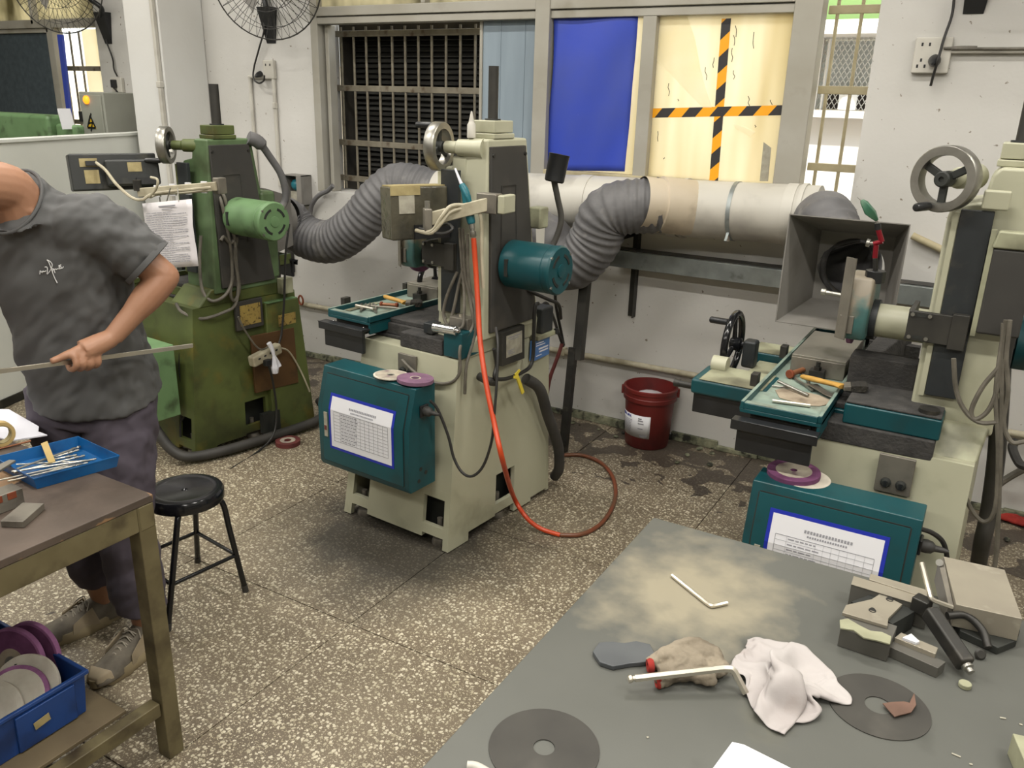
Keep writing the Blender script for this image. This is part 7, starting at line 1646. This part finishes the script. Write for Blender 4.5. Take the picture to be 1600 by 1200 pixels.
# wheels on the cabinets
gwheel('thin pale grinding disc lying on the middle machine cabinet', PZ(611, 586, .7725) , (0, .05, 1), .072, .006, 'wheel_white', 'wheel_label', lab_r=.9)
gwheel('pink grinding wheel lying on the middle machine cabinet', PZ(649, 593, .777), (.02, .05, 1), .074, .015, 'wheel_mauve', 'wheel_label', lab_r=.3)
gwheel('white grinding wheel under a purple one on the right machine cabinet', PZ(1256, 748, .721), (0, 0, 1), .082, .011, 'wheel_white', None)
gwheel('purple grinding wheel with pale centre on the right machine cabinet', PZ(1240, 738, .735), (-.02, -.04, 1), .083, .016, 'wheel_purple', 'wheel_label', lab_r=.68, hole=.010)
# air gun and hose on the middle machine
ag = thing('air_gun', 'teal air gun with white nozzle hung on the middle machine', 'air gun', PY(730, 320, 2.74))
YA = 2.735
B().tube([PY(711, 263, YA), PY(717, 278, YA), PY(722, 290, YA)], .005, 10, rf=lambda t: .004 + .003 * t).build('nozzle', 'paper_white', ag, label='white nozzle')
B().tube([PY(721, 288, YA), PY(727, 300, YA), PY(731, 320, YA), PY(736, 345, YA), PY(737, 350, YA)], .013, 12, rf=lambda t: .012 + .006 * math.sin(t * 3)).build('grip', 'air_teal', ag, label='teal grip')
B().tube([PY(722, 292, YA - .02), PY(728, 305, YA - .025), PY(734, 318, YA - .015)], .006, 8).build('trigger', 'air_teal', ag)
B().lathe(PY(737, 349, YA), PY(740, 374, YA) - PY(737, 349, YA), [(.012, 0), (.012, .02), (.009, .021), (.009, .03), (.013, .031), (.013, .05), (.009, .055)], 14).build('coupling', 'steel', ag)
ho = thing('air_hose', 'orange air hose hanging from the middle machine and coiled on the floor', 'hose', PZ(860, 833, 0))
hp1 = [PY(740, 372, YA), PY(744, 430, YA - .01), PY(747, 480, 2.70), PY(750, 530, 2.66), PY(758, 590, 2.60), PY(772, 660, 2.55), PY(786, 722, 2.53)]
zf_ = [(802, 775, .16), (822, 808, .07), (845, 826, .025), (875, 836, .011), (908, 835, .0105), (936, 821, .0105)]
B().tube(hp1 + [PZ(x, y, z) for x, y, z in zf_[:4]], .0105, 10, 7).build('hose_run', 'hose_orange', ho, label='bright orange hose')
B().tube([PZ(*q) for q in zf_[3:]] + [PZ(x, y, .0105) for x, y in ((954, 798), (962, 772), (957, 745), (940, 724), (912, 712), (885, 711), (868, 714))], .0103, 10, 7).build('hose_run', 'hose_brown', ho, label='brown worn hose end')
# plug cables of the two cabinets
pm = plugM + V((0, 0, 0))
cbl = B().tube([PY(672, 626, 2.50), PY(684, 640, 2.52), PY(700, 680, 2.53), PY(709, 715, 2.53), PY(722, 738, 2.53), PY(738, 744, 2.53), PY(755, 728, 2.54), PY(768, 690, 2.55), PY(772, 650, 2.56), PY(776, 600, 2.58), PY(778, 540, 2.62), PY(775, 512, 2.67)], .0058, 8).build('power_cable', 'cable_black')
tag(cbl, 'black cable looping from the plug of the middle machine cabinet', 'cable')
cbl = B().tube([PY(1437, 826, 2.50), PY(1455, 832, 2.52), PY(1472, 845, 2.54), PY(1479, 866, 2.55), PY(1481, 900, 2.56), PY(1478, 960, 2.56), PZ(1478, 1010, .01)], .0075, 8).build('power_cable', 'cable_black')
tag(cbl, 'thick black cable dropping from the right machine cabinet', 'cable')
# grey cables at the right machine column
gc = thing('cable_bundle', 'bundle of dusty grey cables looped beside the right machine column', 'cables', PY(1560, 640, 2.70))
YB_ = 2.72
for pts in ([(1572, 500), (1562, 560), (1556, 620), (1560, 700), (1556, 790), (1540, 815), (1520, 800), (1500, 760), (1470, 728), (1430, 716)],
            [(1560, 575), (1535, 605), (1518, 640), (1524, 655), (1545, 640), (1560, 600), (1566, 540), (1568, 505)],
            [(1490, 560), (1494, 610), (1508, 642), (1530, 660), (1560, 660)],
            [(1578, 500), (1572, 560), (1575, 610), (1568, 660), (1580, 690), (1600, 690), (1640, 680)],
            [(1566, 560), (1565, 640), (1562, 740), (1558, 850), (1552, 900)]):
    B().tube([PY(x, y, YB_) for x, y in pts], .007, 8).build('cable', 'cable_grey', gc)
B().lathe(PY(1497, 770, YB_), (.3, -.3, -1), [(.010, -.02), (.02, -.012), (.022, .02), (.010, .03)], 14).build('cable_plug', 'rubber', gc)
# dial holder on the right wheel guard
dh = thing('magnetic_stand', 'red jointed stand with green dial head on the right machine wheel guard', 'stand', PY(1366, 437, 2.95))
YH = 2.95; q = lambda x, y: PY(x, y, YH)
zt_g = q(1366, 440).z
B().lathe(q(1366, 441), (0, 0, 1), [(.033, 0), (.033, q(1366, 421).z - zt_g)], 8).build('magnet_base', 'black_plastic', dh, bevel=.003)
B().cyl(q(1368, 422), q(1368, 404), .008, n=12).build('post', 'steel_dark', dh)
B().cyl(q(1367, 403), q(1369, 383), .0085, n=14).build('red_arm', 'red_anod', dh, label='red lower arm')
B().cyl(q(1378, 378), q(1372, 358), .0085, n=14).cyl(q(1365, 381), q(1379, 377), .008, n=12).build('red_arm', 'red_anod', dh, label='red upper arm')
B().cyl(q(1364, 380), q(1359, 380), .006, n=12).cyl(q(1359, 380), q(1354, 379), .013, n=16).build('clamp_knob', 'steel', dh)
B().cyl(q(1372, 359), q(1371, 349), .010, n=12).build('joint', 'black_plastic', dh)
B().loft([[q(x, y) + V((0, o_, 0)) for x, y, o_ in r_] for r_ in (((1368, 346, .006), (1373, 344, .006), (1373, 344, -.006), (1368, 346, -.006)), ((1352, 334, .016), (1368, 330, .016), (1368, 330, -.016), (1352, 334, -.016)), ((1345, 318, .010), (1356, 315, .010), (1356, 315, -.010), (1345, 318, -.010)), ((1344, 313, .004), (1349, 311, .004), (1349, 311, -.004), (1344, 313, -.004)))]).build('dial_head', 'tool_green', dh, bevel=.004, label='green dial head')
B().cyl(q(1346, 313), q(1340, 308), .002, n=8).build('stylus', 'steel', dh)
B().cyl(q(1371, 350), q(1369, 344), .004, n=8).build('neck', 'steel', dh)

# ---------------------------------------------------------------- odds and ends along the wall
rt = B().tube([PY(878, 537, 4.30), PY(874, 550, 4.26), PY(866, 572, 4.2), PY(858, 596, 4.15), PY(852, 640, 4.12), PY(850, 690, 4.12)], .012, 8).build('air_pipe', 'wheel_red'); tag(rt, 'thin dull red pipe dropping from the low conduit behind the middle grinder', 'pipe')
cb = thing('wall_cables', 'two black cables hanging to the low conduit behind the middle grinder', 'cables', PY(880, 545, 4.3))
B().tube([PY(867, 455, 4.1), PY(869, 480, 4.2), PY(876, 515, 4.3), PY(881, 540, 4.31)], .009, 8).build('cable', 'cable_black', cb)
B().tube([PY(846, 478, 3.6), PY(855, 475, 3.7), PY(866, 500, 4.0), PY(874, 525, 4.25), PY(880, 541, 4.31)], .009, 8).build('cable', 'cable_black', cb)
random.seed(12)
db = B()
for k in range(90):
    x = random.uniform(-4.6, 1.6); y = WY - .04 - abs(random.gauss(0, .13)); r_ = random.uniform(.006, .022)
    db.ball((x, y, r_ * .35), r_, (random.uniform(.7, 1.5), random.uniform(.6, 1.2), .4), 7, 4, Euler((0, 0, random.uniform(0, 3))).to_matrix())
o = db.build('floor_debris', 'plaster_crumb', kind='stuff'); tag(o, 'crumbs of plaster and dirt scattered along the wall foot', 'debris')
ws = B().tube([PZ(914, 649, .006), PZ(930, 652, .006), PZ(948, 657, .006), PZ(962, 662, .006)], .006, 6).build('white_strip', 'paper_white'); tag(ws, 'thin white plastic strip on the floor left of the bucket', 'strip')
rr = bulk('red_rag', 'small red rag on the dark floor at the far right', 'rag', [('e', PZ(1583, 812, .015), (.06, .03, .014)), ('e', PZ(1600, 818, .015), (.05, .03, .014)), ('t', [PZ(1560, 808, .012), PZ(1580, 806, .02), PZ(1602, 812, .014)], .014)], 'glove_red', .006, 4, disp=(.03, .015))
# black hose and pipe behind the right machine base
bh = thing('drain_hose', 'thick black hose dropping behind the right machine base', 'hose', PZ(1535, 885, 0))
B().tube([PY(1566, 560, 3.30), PY(1562, 640, 3.32), PY(1556, 720, 3.34), PY(1545, 800, 3.36), PY(1534, 850, 3.36), PZ(1526, 900, .03)], .030, 12).build('hose_run', 'rubber', bh)
tap = thing('wall_pipe', 'dark branching pipe low on the wall right of the right machine', 'pipe', PY(1575, 750, 4.2))
B().tube([PY(1555, 762, 4.2), PY(1570, 750, 4.22), PY(1600, 733, 4.24), PY(1650, 710, 4.26)], .016, 8).build('pipe', 'cable_grey', tap)
B().tube([PY(1586, 690, 4.24), PY(1582, 700, 4.2), PY(1590, 720, 4.16), PY(1600, 728, 4.14), PY(1640, 735, 4.14)], .02, 8).build('branch', 'rubber', tap)
# ================================================================ the man at the bench
per_q = R(27)
FW = V((math.sin(per_q), -math.cos(per_q), 0)); LF = V((math.cos(per_q), math.sin(per_q), 0)); UP = V((0, 0, 1))
def ering(c, w_, d_, n=24, tilt=0.0, pw=2.4, wl=LF, fw=FW):
    out = []
    for k in range(n):
        a = 2 * PI * k / n; ca, sa = math.cos(a), math.sin(a)
        x = math.copysign(abs(ca) ** (2 / pw), ca) * w_; y = math.copysign(abs(sa) ** (2 / pw), sa) * d_
        out.append(V(c) + wl * x + fw * y + UP * (-tilt * y))
    return out
def vox(b, name, m, parent, vs=.005, sm=6, disp=None, label=None):
    o = b.build(name, m, parent)
    md = o.modifiers.new('r', 'REMESH'); md.mode = 'VOXEL'; md.voxel_size = vs; md.use_smooth_shade = True
    md = o.modifiers.new('s', 'SMOOTH'); md.iterations = sm; md.factor = .5
    if disp:
        tmp = None
        for k, q_ in enumerate(disp):
            sc_, st_ = q_[-2:]
            tx = bpy.data.textures.new(name + '_folds', 'CLOUDS'); tx.noise_scale = sc_; tx.noise_depth = 1
            md = o.modifiers.new('d', 'DISPLACE'); md.texture = tx; md.strength = st_; md.texture_coords = 'LOCAL'; md.mid_level = .5
            if q_[0] == 'fold':      # diagonal pull folds: noise stretched along the cloth
                tmp = bpy.data.objects.new('fold_frame', None); COL.objects.link(tmp); tmp.location = o.location; tmp.rotation_euler = (R(52), 0, per_q + R(60)); tmp.scale = (1, 1, 5.5)
                md.texture_coords = 'OBJECT'; md.texture_coords_object = tmp
    bake(o)
    if disp and tmp: bpy.data.objects.remove(tmp); o.data.shade_smooth()
    if label: o['label'] = label
    return o
# joints
pelvis = V((-2.44, 1.51, .95)); chest = V((-2.40, 1.44, 1.34)); neckb = V((-2.375, 1.325, 1.565))
shL = V((-2.225, 1.475, 1.478)); elL = PX(258, 432, -2.115); wrL = PX(176, 527, -2.165)
shR = V((-2.565, 1.33, 1.478)); elR = V((-2.62, 1.16, 1.24)); wrR = V((-2.36, .98, 1.17))
barA, barB = PX(301, 540, -2.16), PX(0, 580, -2.21)
bd_ = (barB - barA).normalized()
headc = PX(-76, 284, -2.335)
hz_, hx_ = V((0, 0, 1)) * .86 + FW * -.02 + FW * .35, None
HU = (UP * .88 + FW * .42).normalized(); HF = (FW * .88 - UP * .42).normalized()     # head tipped down towards the work
b = B()
# torso, hips
b.loft([ering(pelvis + UP * -.06, .15, .11), ering(pelvis + UP * .04, .165, .115), ering(V((-2.42, 1.48, 1.14)), .15, .105), ering(chest, .165, .095), ering(V((-2.397, 1.415, 1.44)), .14, .065), ering(neckb + UP * -.03, .062, .055)])
# neck and head
b.tube([neckb + UP * -.07 - FW * .02, neckb + UP * .01 + FW * .01, neckb.lerp(headc, .5) + UP * .012, headc - HU * .02 - HF * .03], .062, 18, 5, rf=lambda t: .070 - .010 * t)
for c, s in ((headc + HU * .045 - HF * .012, (.076, .096, .088)), (headc - HU * .035 + HF * .022, (.060, .070, .085))):
    M_ = Matrix((LF, HF, HU)).transposed(); b.ball(c, 1, s, 24, 16, M_)
fp = lambda x, y, z: headc + LF * x + HF * y + HU * z
b.tube([fp(0, .084, .035), fp(0, .097, .008), fp(0, .108, -.012), fp(0, .092, -.022)], .010, 10, 4, rf=lambda t: .008 + .006 * t)
b.ball(fp(0, .072, -.088), 1, (.030, .022, .022), 14, 10, M_)
for sg in (-1, 1):
    b.ball(fp(.034 * sg, .072, .042), 1, (.022, .012, .008), 12, 8, M_)
    b.ball(fp(.040 * sg, .064, -.02), 1, (.022, .020, .024), 12, 8, M_)
    b.ball(fp(.078 * sg, -.012, .005), 1, (.008, .018, .030), 12, 8, M_)
b.tube([fp(-.022, .083, -.052), fp(0, .090, -.050), fp(.022, .083, -.052)], .006, 8, 4); b.tube([fp(-.018, .082, -.062), fp(0, .088, -.063), fp(.018, .082, -.062)], .006, 8, 4)
# left arm (towards the camera): upper arm thicker than forearm
def limb(p, q, r, prof): b.tube([V(p), V(p).lerp(V(q), .33), V(p).lerp(V(q), .66), V(q)], r, 16, 6, rf=prof)
limb(shL - LF * .03, elL, .05, lambda t: .056 - .014 * t + .004 * math.sin(PI * t))
b.ball(elL, .041); b.ball(shL, .058)
limb(elL, wrL, .04, lambda t: .042 + .006 * math.sin(PI * min(1, t * 1.6)) - .014 * t)
limb(shR + LF * .03, elR, .05, lambda t: .056 - .014 * t); b.ball(elR, .041); b.ball(shR, .058)
limb(elR, wrR, .04, lambda t: .042 + .006 * math.sin(PI * min(1, t * 1.6)) - .014 * t)
# hands: palm over the bar, four fingers curling round below it, thumb lying along it
def hand(wr, grip, toward, out, mirror=1):
    """grip: point on the bar under the palm; toward: along the bar to the index side; out: from the bar to the viewer side"""
    g = V(grip); t = V(toward).normalized(); o = (V(out) - t * V(out).dot(t)).normalized(); u = t.cross(o); u = u if u.z > 0 else -u
    pc = g + o * .020 + u * .022
    b.tube([V(wr), V(wr).lerp(pc, .35), pc], .03, 14, 5, rf=lambda k: .0265 + .006 * k)
    for k in range(4):
        s = (-.033 + .0215 * k)
        kn = g + t * s + o * .030 + u * (.012 if k in (1, 2) else .006)
        b.tube([V(wr).lerp(pc, .55) + t * s * .5, pc + t * s * .9 + o * .002, kn], .012, 10, 4, rf=lambda q: .015 - .003 * q)
        ln = (.85, 1.0, .98, .9)[k]
        b.tube([kn, g + t * s + o * .028 * ln - u * .016, g + t * (s + .002) + o * .006 - u * .026 * ln, g + t * (s + .002) - o * .014 * ln - u * .016, g + t * s - o * .018 * ln + u * .002], .009, 10, 5, rf=lambda q: .0100 - .0022 * q)
    th0 = V(wr).lerp(pc, .6) + t * .025
    b.tube([th0, g + t * .045 + o * .020 + u * .018, g + t * .066 + o * .010 + u * .012, g + t * .088 + o * .008 + u * .007], .010, 10, 5, rf=lambda q: .0140 - .005 * q)
gripL = barA + bd_ * ((PX(128, 563, -2.19) - barA).dot(bd_))
toC = (CAMC - gripL).normalized()
hand(wrL, gripL, bd_, toC + UP * .15)
gripR = barA + bd_ * .86
hand(wrR, gripR, -bd_, V((-.3, -.6, .3)))
# legs down to the ankles, feet inside the shoes
anL, anR = V((-2.315, 1.500, .085)), V((-2.570, 1.520, .085))
toL, toR = PZ(163, 1052, .03), PZ(82, 990, .03)
hipL, hipR = pelvis + LF * .095 + UP * -.04, pelvis - LF * .095 + UP * -.04
for hp_, kx, an in ((hipL, V((-2.315, 1.48, .50)), anL), (hipR, V((-2.555, 1.46, .50)), anR)):
    b.tube([hp_, hp_.lerp(kx, .4), kx, kx.lerp(an, .4), an], .08, 16, 6, rf=lambda t: .088 - .052 * t + (.01 * math.sin((t - .5) * 2 * PI) if t > .5 else 0))
for an, to in ((anL, toL), (anR, toR)):
    d_ = (to - an); d_.z = 0; b.tube([an - d_.normalized() * .02 + UP * -.03, an + d_ * .3 + UP * -.048, an + d_ * .6 + UP * -.055], .02, 12, 5, rf=lambda t: .030 - .012 * t)
per = vox(b, 'person', 'skin', None, .0042, 3)
tag(per, 'person in grey t-shirt leaning over the bench and holding a thin steel bar', 'person')
# eyes, brows, hair
for sg in (-1, 1):
    ey = B().ball(fp(.033 * sg, .0735, .021), .0112, n=14, m=10).build('eye', 'paper', per)
    B().ball(fp(.033 * sg, .0815, .018), .0050, n=12, m=8).build('iris', 'hair', ey)
    B().tube([fp(.018 * sg, .087, .042), fp(.034 * sg, .086, .047), fp(.050 * sg, .074, .043)], .0035, 8, 4).build('eyebrow', 'hair', per)
hb = B(); rings = []
for i in range(13):
    t = i / 12; ph = PI * (.02 + .62 * t)
    ring = []
    for k in range(28):
        a = 2 * PI * k / 28
        back = -math.sin(a)
        e_ = ph * (1.0 + (.16 if back > 0 else -.32) * abs(back) * t)
        ring.append(headc + HU * .045 - HF * .012 + LF * (.0805 * math.sin(e_) * math.cos(a)) + HF * (.1005 * math.sin(e_) * math.sin(a)) + HU * (.094 * math.cos(e_)))
    rings.append(ring)
hb.loft(rings, True).build('hair', 'hair', per)
# t-shirt
b = B()
lean = .0
b.loft([ering(V((-2.425, 1.52, .905)), .200, .152, tilt=.22), ering(V((-2.425, 1.515, .97)), .197, .152), ering(V((-2.42, 1.49, 1.08)), .190, .150), ering(V((-2.415, 1.465, 1.20)), .190, .142), ering(V((-2.40, 1.435, 1.34)), .200, .135), ering(V((-2.395, 1.412, 1.45)), .192, .115),
        ering(V((-2.388, 1.385, 1.512)), .150, .095, tilt=.25), ering(neckb + UP * -.035 + FW * .0, .098, .080, tilt=.85), ering(neckb + UP * -.022 + FW * .004, .076, .074, tilt=1.05)])
slL = shL.lerp(elL, .72)
b.tube([shL - LF * .09 + UP * -.02, shL - LF * .02 + UP * .0, shL.lerp(elL, .3), slL], .08, 20, 6, rf=lambda t: .090 - .008 * t)
slR = shR.lerp(elR, .72)
b.tube([shR + LF * .09 + UP * -.02, shR + LF * .02, shR.lerp(elR, .3), slR], .08, 20, 6, rf=lambda t: .090 - .008 * t)
b.ball(shL - LF * .03 + UP * .005, .078); b.ball(shR + LF * .03 + UP * .005, .078)
# diagonal pull folds across the side and belly
for p_, q_, r_ in (((176, 395), (60, 520), .016), ((190, 430), (80, 560), .015), ((120, 300), (150, 420), .012), ((60, 640), (215, 600), .010), ((150, 330), (60, 420), .010), ((205, 470), (120, 560), .013), ((95, 300), (120, 350), .010)):
    pass
sh_ = vox(b, 't_shirt', 'shirt', per, .006, 10, disp=((.16, .014), ('fold', .045, .024)), label='grey cotton t-shirt')
# neckline rib
nk = [neckb + UP * -.020 + FW * .004 + LF * (.075 * math.cos(a)) + FW * (.074 * math.sin(a)) + UP * (-.078 * math.sin(a)) for a in [2 * PI * k / 24 for k in range(24)]]
B().tube(nk, .005, 8, 3, closed=True).build('neck_rib', 'shirt', sh_)
for e_, d_ in ((slL, elL - shL), (slR, elR - shR)):
    B().lathe(e_, d_, [(.081, -.012), (.083, -.006), (.083, .004), (.079, .006), (.060, .002)], 28, cap=False).build('sleeve_hem', 'shirt', sh_)
# white script on the chest, laid on the cloth
def on_shirt(x, y):
    d = _ray(x, y).normalized(); wm = wmat(sh_).inverted()
    o_ = wm @ CAMC; dd = (wm.to_3x3() @ d).normalized()
    ok, loc, nor, _i = sh_.ray_cast(o_, dd)
    return (wmat(sh_) @ loc) - d * .0022 if ok else None
b = B()
for st_ in ([(245, 670), (255, 560), (285, 620), (310, 575), (330, 630), (350, 575), (400, 592), (440, 560)],
            [(405, 450), (440, 440), (475, 470), (482, 560), (475, 670), (585, 530), (630, 400), (620, 340), (560, 270), (470, 225), (520, 290), (580, 440), (620, 550), (700, 770), (790, 945)],
            [(585, 530), (660, 500), (640, 590), (672, 505), (722, 632)], [(690, 522), (740, 505), (760, 525), (800, 498), (850, 500), (900, 490), (960, 470), (980, 425)], [(830, 410), (910, 375)], [(852, 400), (850, 470), (885, 425), (920, 460)]):
    pts = [on_shirt(50 + x / 20, 395 + y / 20) for x, y in st_]
    if all(p is not None for p in pts): b.tube(pts, .0013, 6, 4)
b.build('chest_script', 'print_white', sh_, label='white handwritten script')
# trousers
b = B()
b.loft([ering(pelvis + UP * -.12, .175, .125), ering(pelvis + UP * -.02, .178, .130), ering(pelvis + UP * .06, .168, .122)])
for hp_, kx, an, s in ((hipL, V((-2.315, 1.478, .50)), anL, 1), (hipR, V((-2.555, 1.458, .50)), anR, -1)):
    bot = an + UP * (.075 if s > 0 else .10)
    b.tube([hp_ + UP * .02, hp_.lerp(kx, .4), kx, kx.lerp(bot, .5), bot], .1, 22, 6, rf=lambda t: .112 - .030 * t + .004 * math.sin(9 * t))
tr_ = vox(b, 'trousers', 'trousers', per, .006, 8, disp=((.14, .014), ('fold', .05, .020)), label='loose purple-grey work trousers')
# shoes
def shoe(an, to, label):
    d_ = (to - an); d_.z = 0; L = d_.length + .03; f = d_.normalized(); s = V((f.y, -f.x, 0)); h0 = an - f * .055; h0.z = 0
    tot = .305
    at = lambda k, x, z: h0 + f * (tot * k) + s * x + UP * z
    b = B(); rings = []
    for k, w_, hh in ((0.0, .026, .055), (.03, .037, .088), (.12, .043, .112), (.24, .045, .114), (.36, .047, .104), (.5, .050, .090), (.65, .054, .072), (.8, .055, .060), (.92, .046, .050), (1.0, .026, .036)):
        rings.append([at(k, w_ * math.cos(a) , .022 + max(0, math.sin(a)) ** .8 * (hh - .022) if math.sin(a) > 0 else .022 + .010 * math.sin(a)) for a in [2 * PI * i / 20 for i in range(20)]])
    sh = vox(B().loft(rings), 'shoe', 'shoe_grey', per, .004, 2, label=label)
    b = B(); rings = []
    for z, g in ((.001, .94), (.008, 1.0), (.028, 1.02), (.040, .95)):
        outl = []
        for k in range(40):
            a = 2 * PI * k / 40; ca, sa = math.cos(a), math.sin(a)
            l = .5 + .5 * ca; wv = (.045 + .015 * math.sin(min(1, l) * PI * .8)) * (1 + .05 * math.sin(14 * a))
            outl.append(at(-.01 + 1.03 * l, wv * sa * g, z + (.010 if l > .9 and z < .01 else 0) + (.018 * max(0, .35 - l) if z > .02 else 0)))
        rings.append(outl)
    B().loft(rings).build('sole', 'shoe_sole', sh, label='chunky pale sole')
    for sg in (-1, 1): B().loft([[at(.30, .0495 * sg, .03), at(.62, .0555 * sg, .028), at(.60, .050 * sg, .062), at(.36, .040 * sg, .096)], [at(.30, .0535 * sg, .03), at(.62, .0595 * sg, .028), at(.60, .054 * sg, .066), at(.36, .043 * sg, .100)]]).build('side_overlay', 'shoe_tan', sh, bevel=.002)
    B().loft([[at(.86, .053, .03), at(1.012, .024, .03), at(1.012, -.024, .03), at(.86, -.053, .03)], [at(.86, .042, .060), at(.99, .018, .046), at(.99, -.018, .046), at(.86, -.042, .060)]]).build('toe_cap', 'shoe_tan', sh, bevel=.004)
    lc = B()
    for i in range(5):
        k = .40 + .062 * i; z = .106 - .0095 * i; w_ = .024 - .001 * i
        lc.tube([at(k, -w_, z - .008), at(k + .012, 0, z + .003), at(k + .03, w_, z - .010)], .0022, 6, 4)
        lc.tube([at(k, w_, z - .008), at(k + .012, 0, z + .004), at(k + .03, -w_, z - .010)], .0022, 6, 4)
    lc.tube([at(.38, 0, .108), at(.36, .03, .110), at(.42, .055, .090), at(.47, .056, .070)], .0022, 6, 5).tube([at(.38, 0, .108), at(.37, -.025, .112), at(.43, -.05, .095)], .0022, 6, 5)
    lc.build('laces', 'lace', sh)
    return sh
shoe(anL, toL, 'dusty grey and tan trainer'); shoe(anR, toR, 'dusty grey and tan trainer')
# the steel bar in his hand
ba = barA; bz = barA + bd_ * 1.02
o = B().bar(ba, bz, .0055, .013).build('steel_bar', 'hex_bright', bevel=.0008); tag(o, 'long thin bright steel bar held level in the hand of the person', 'bar')
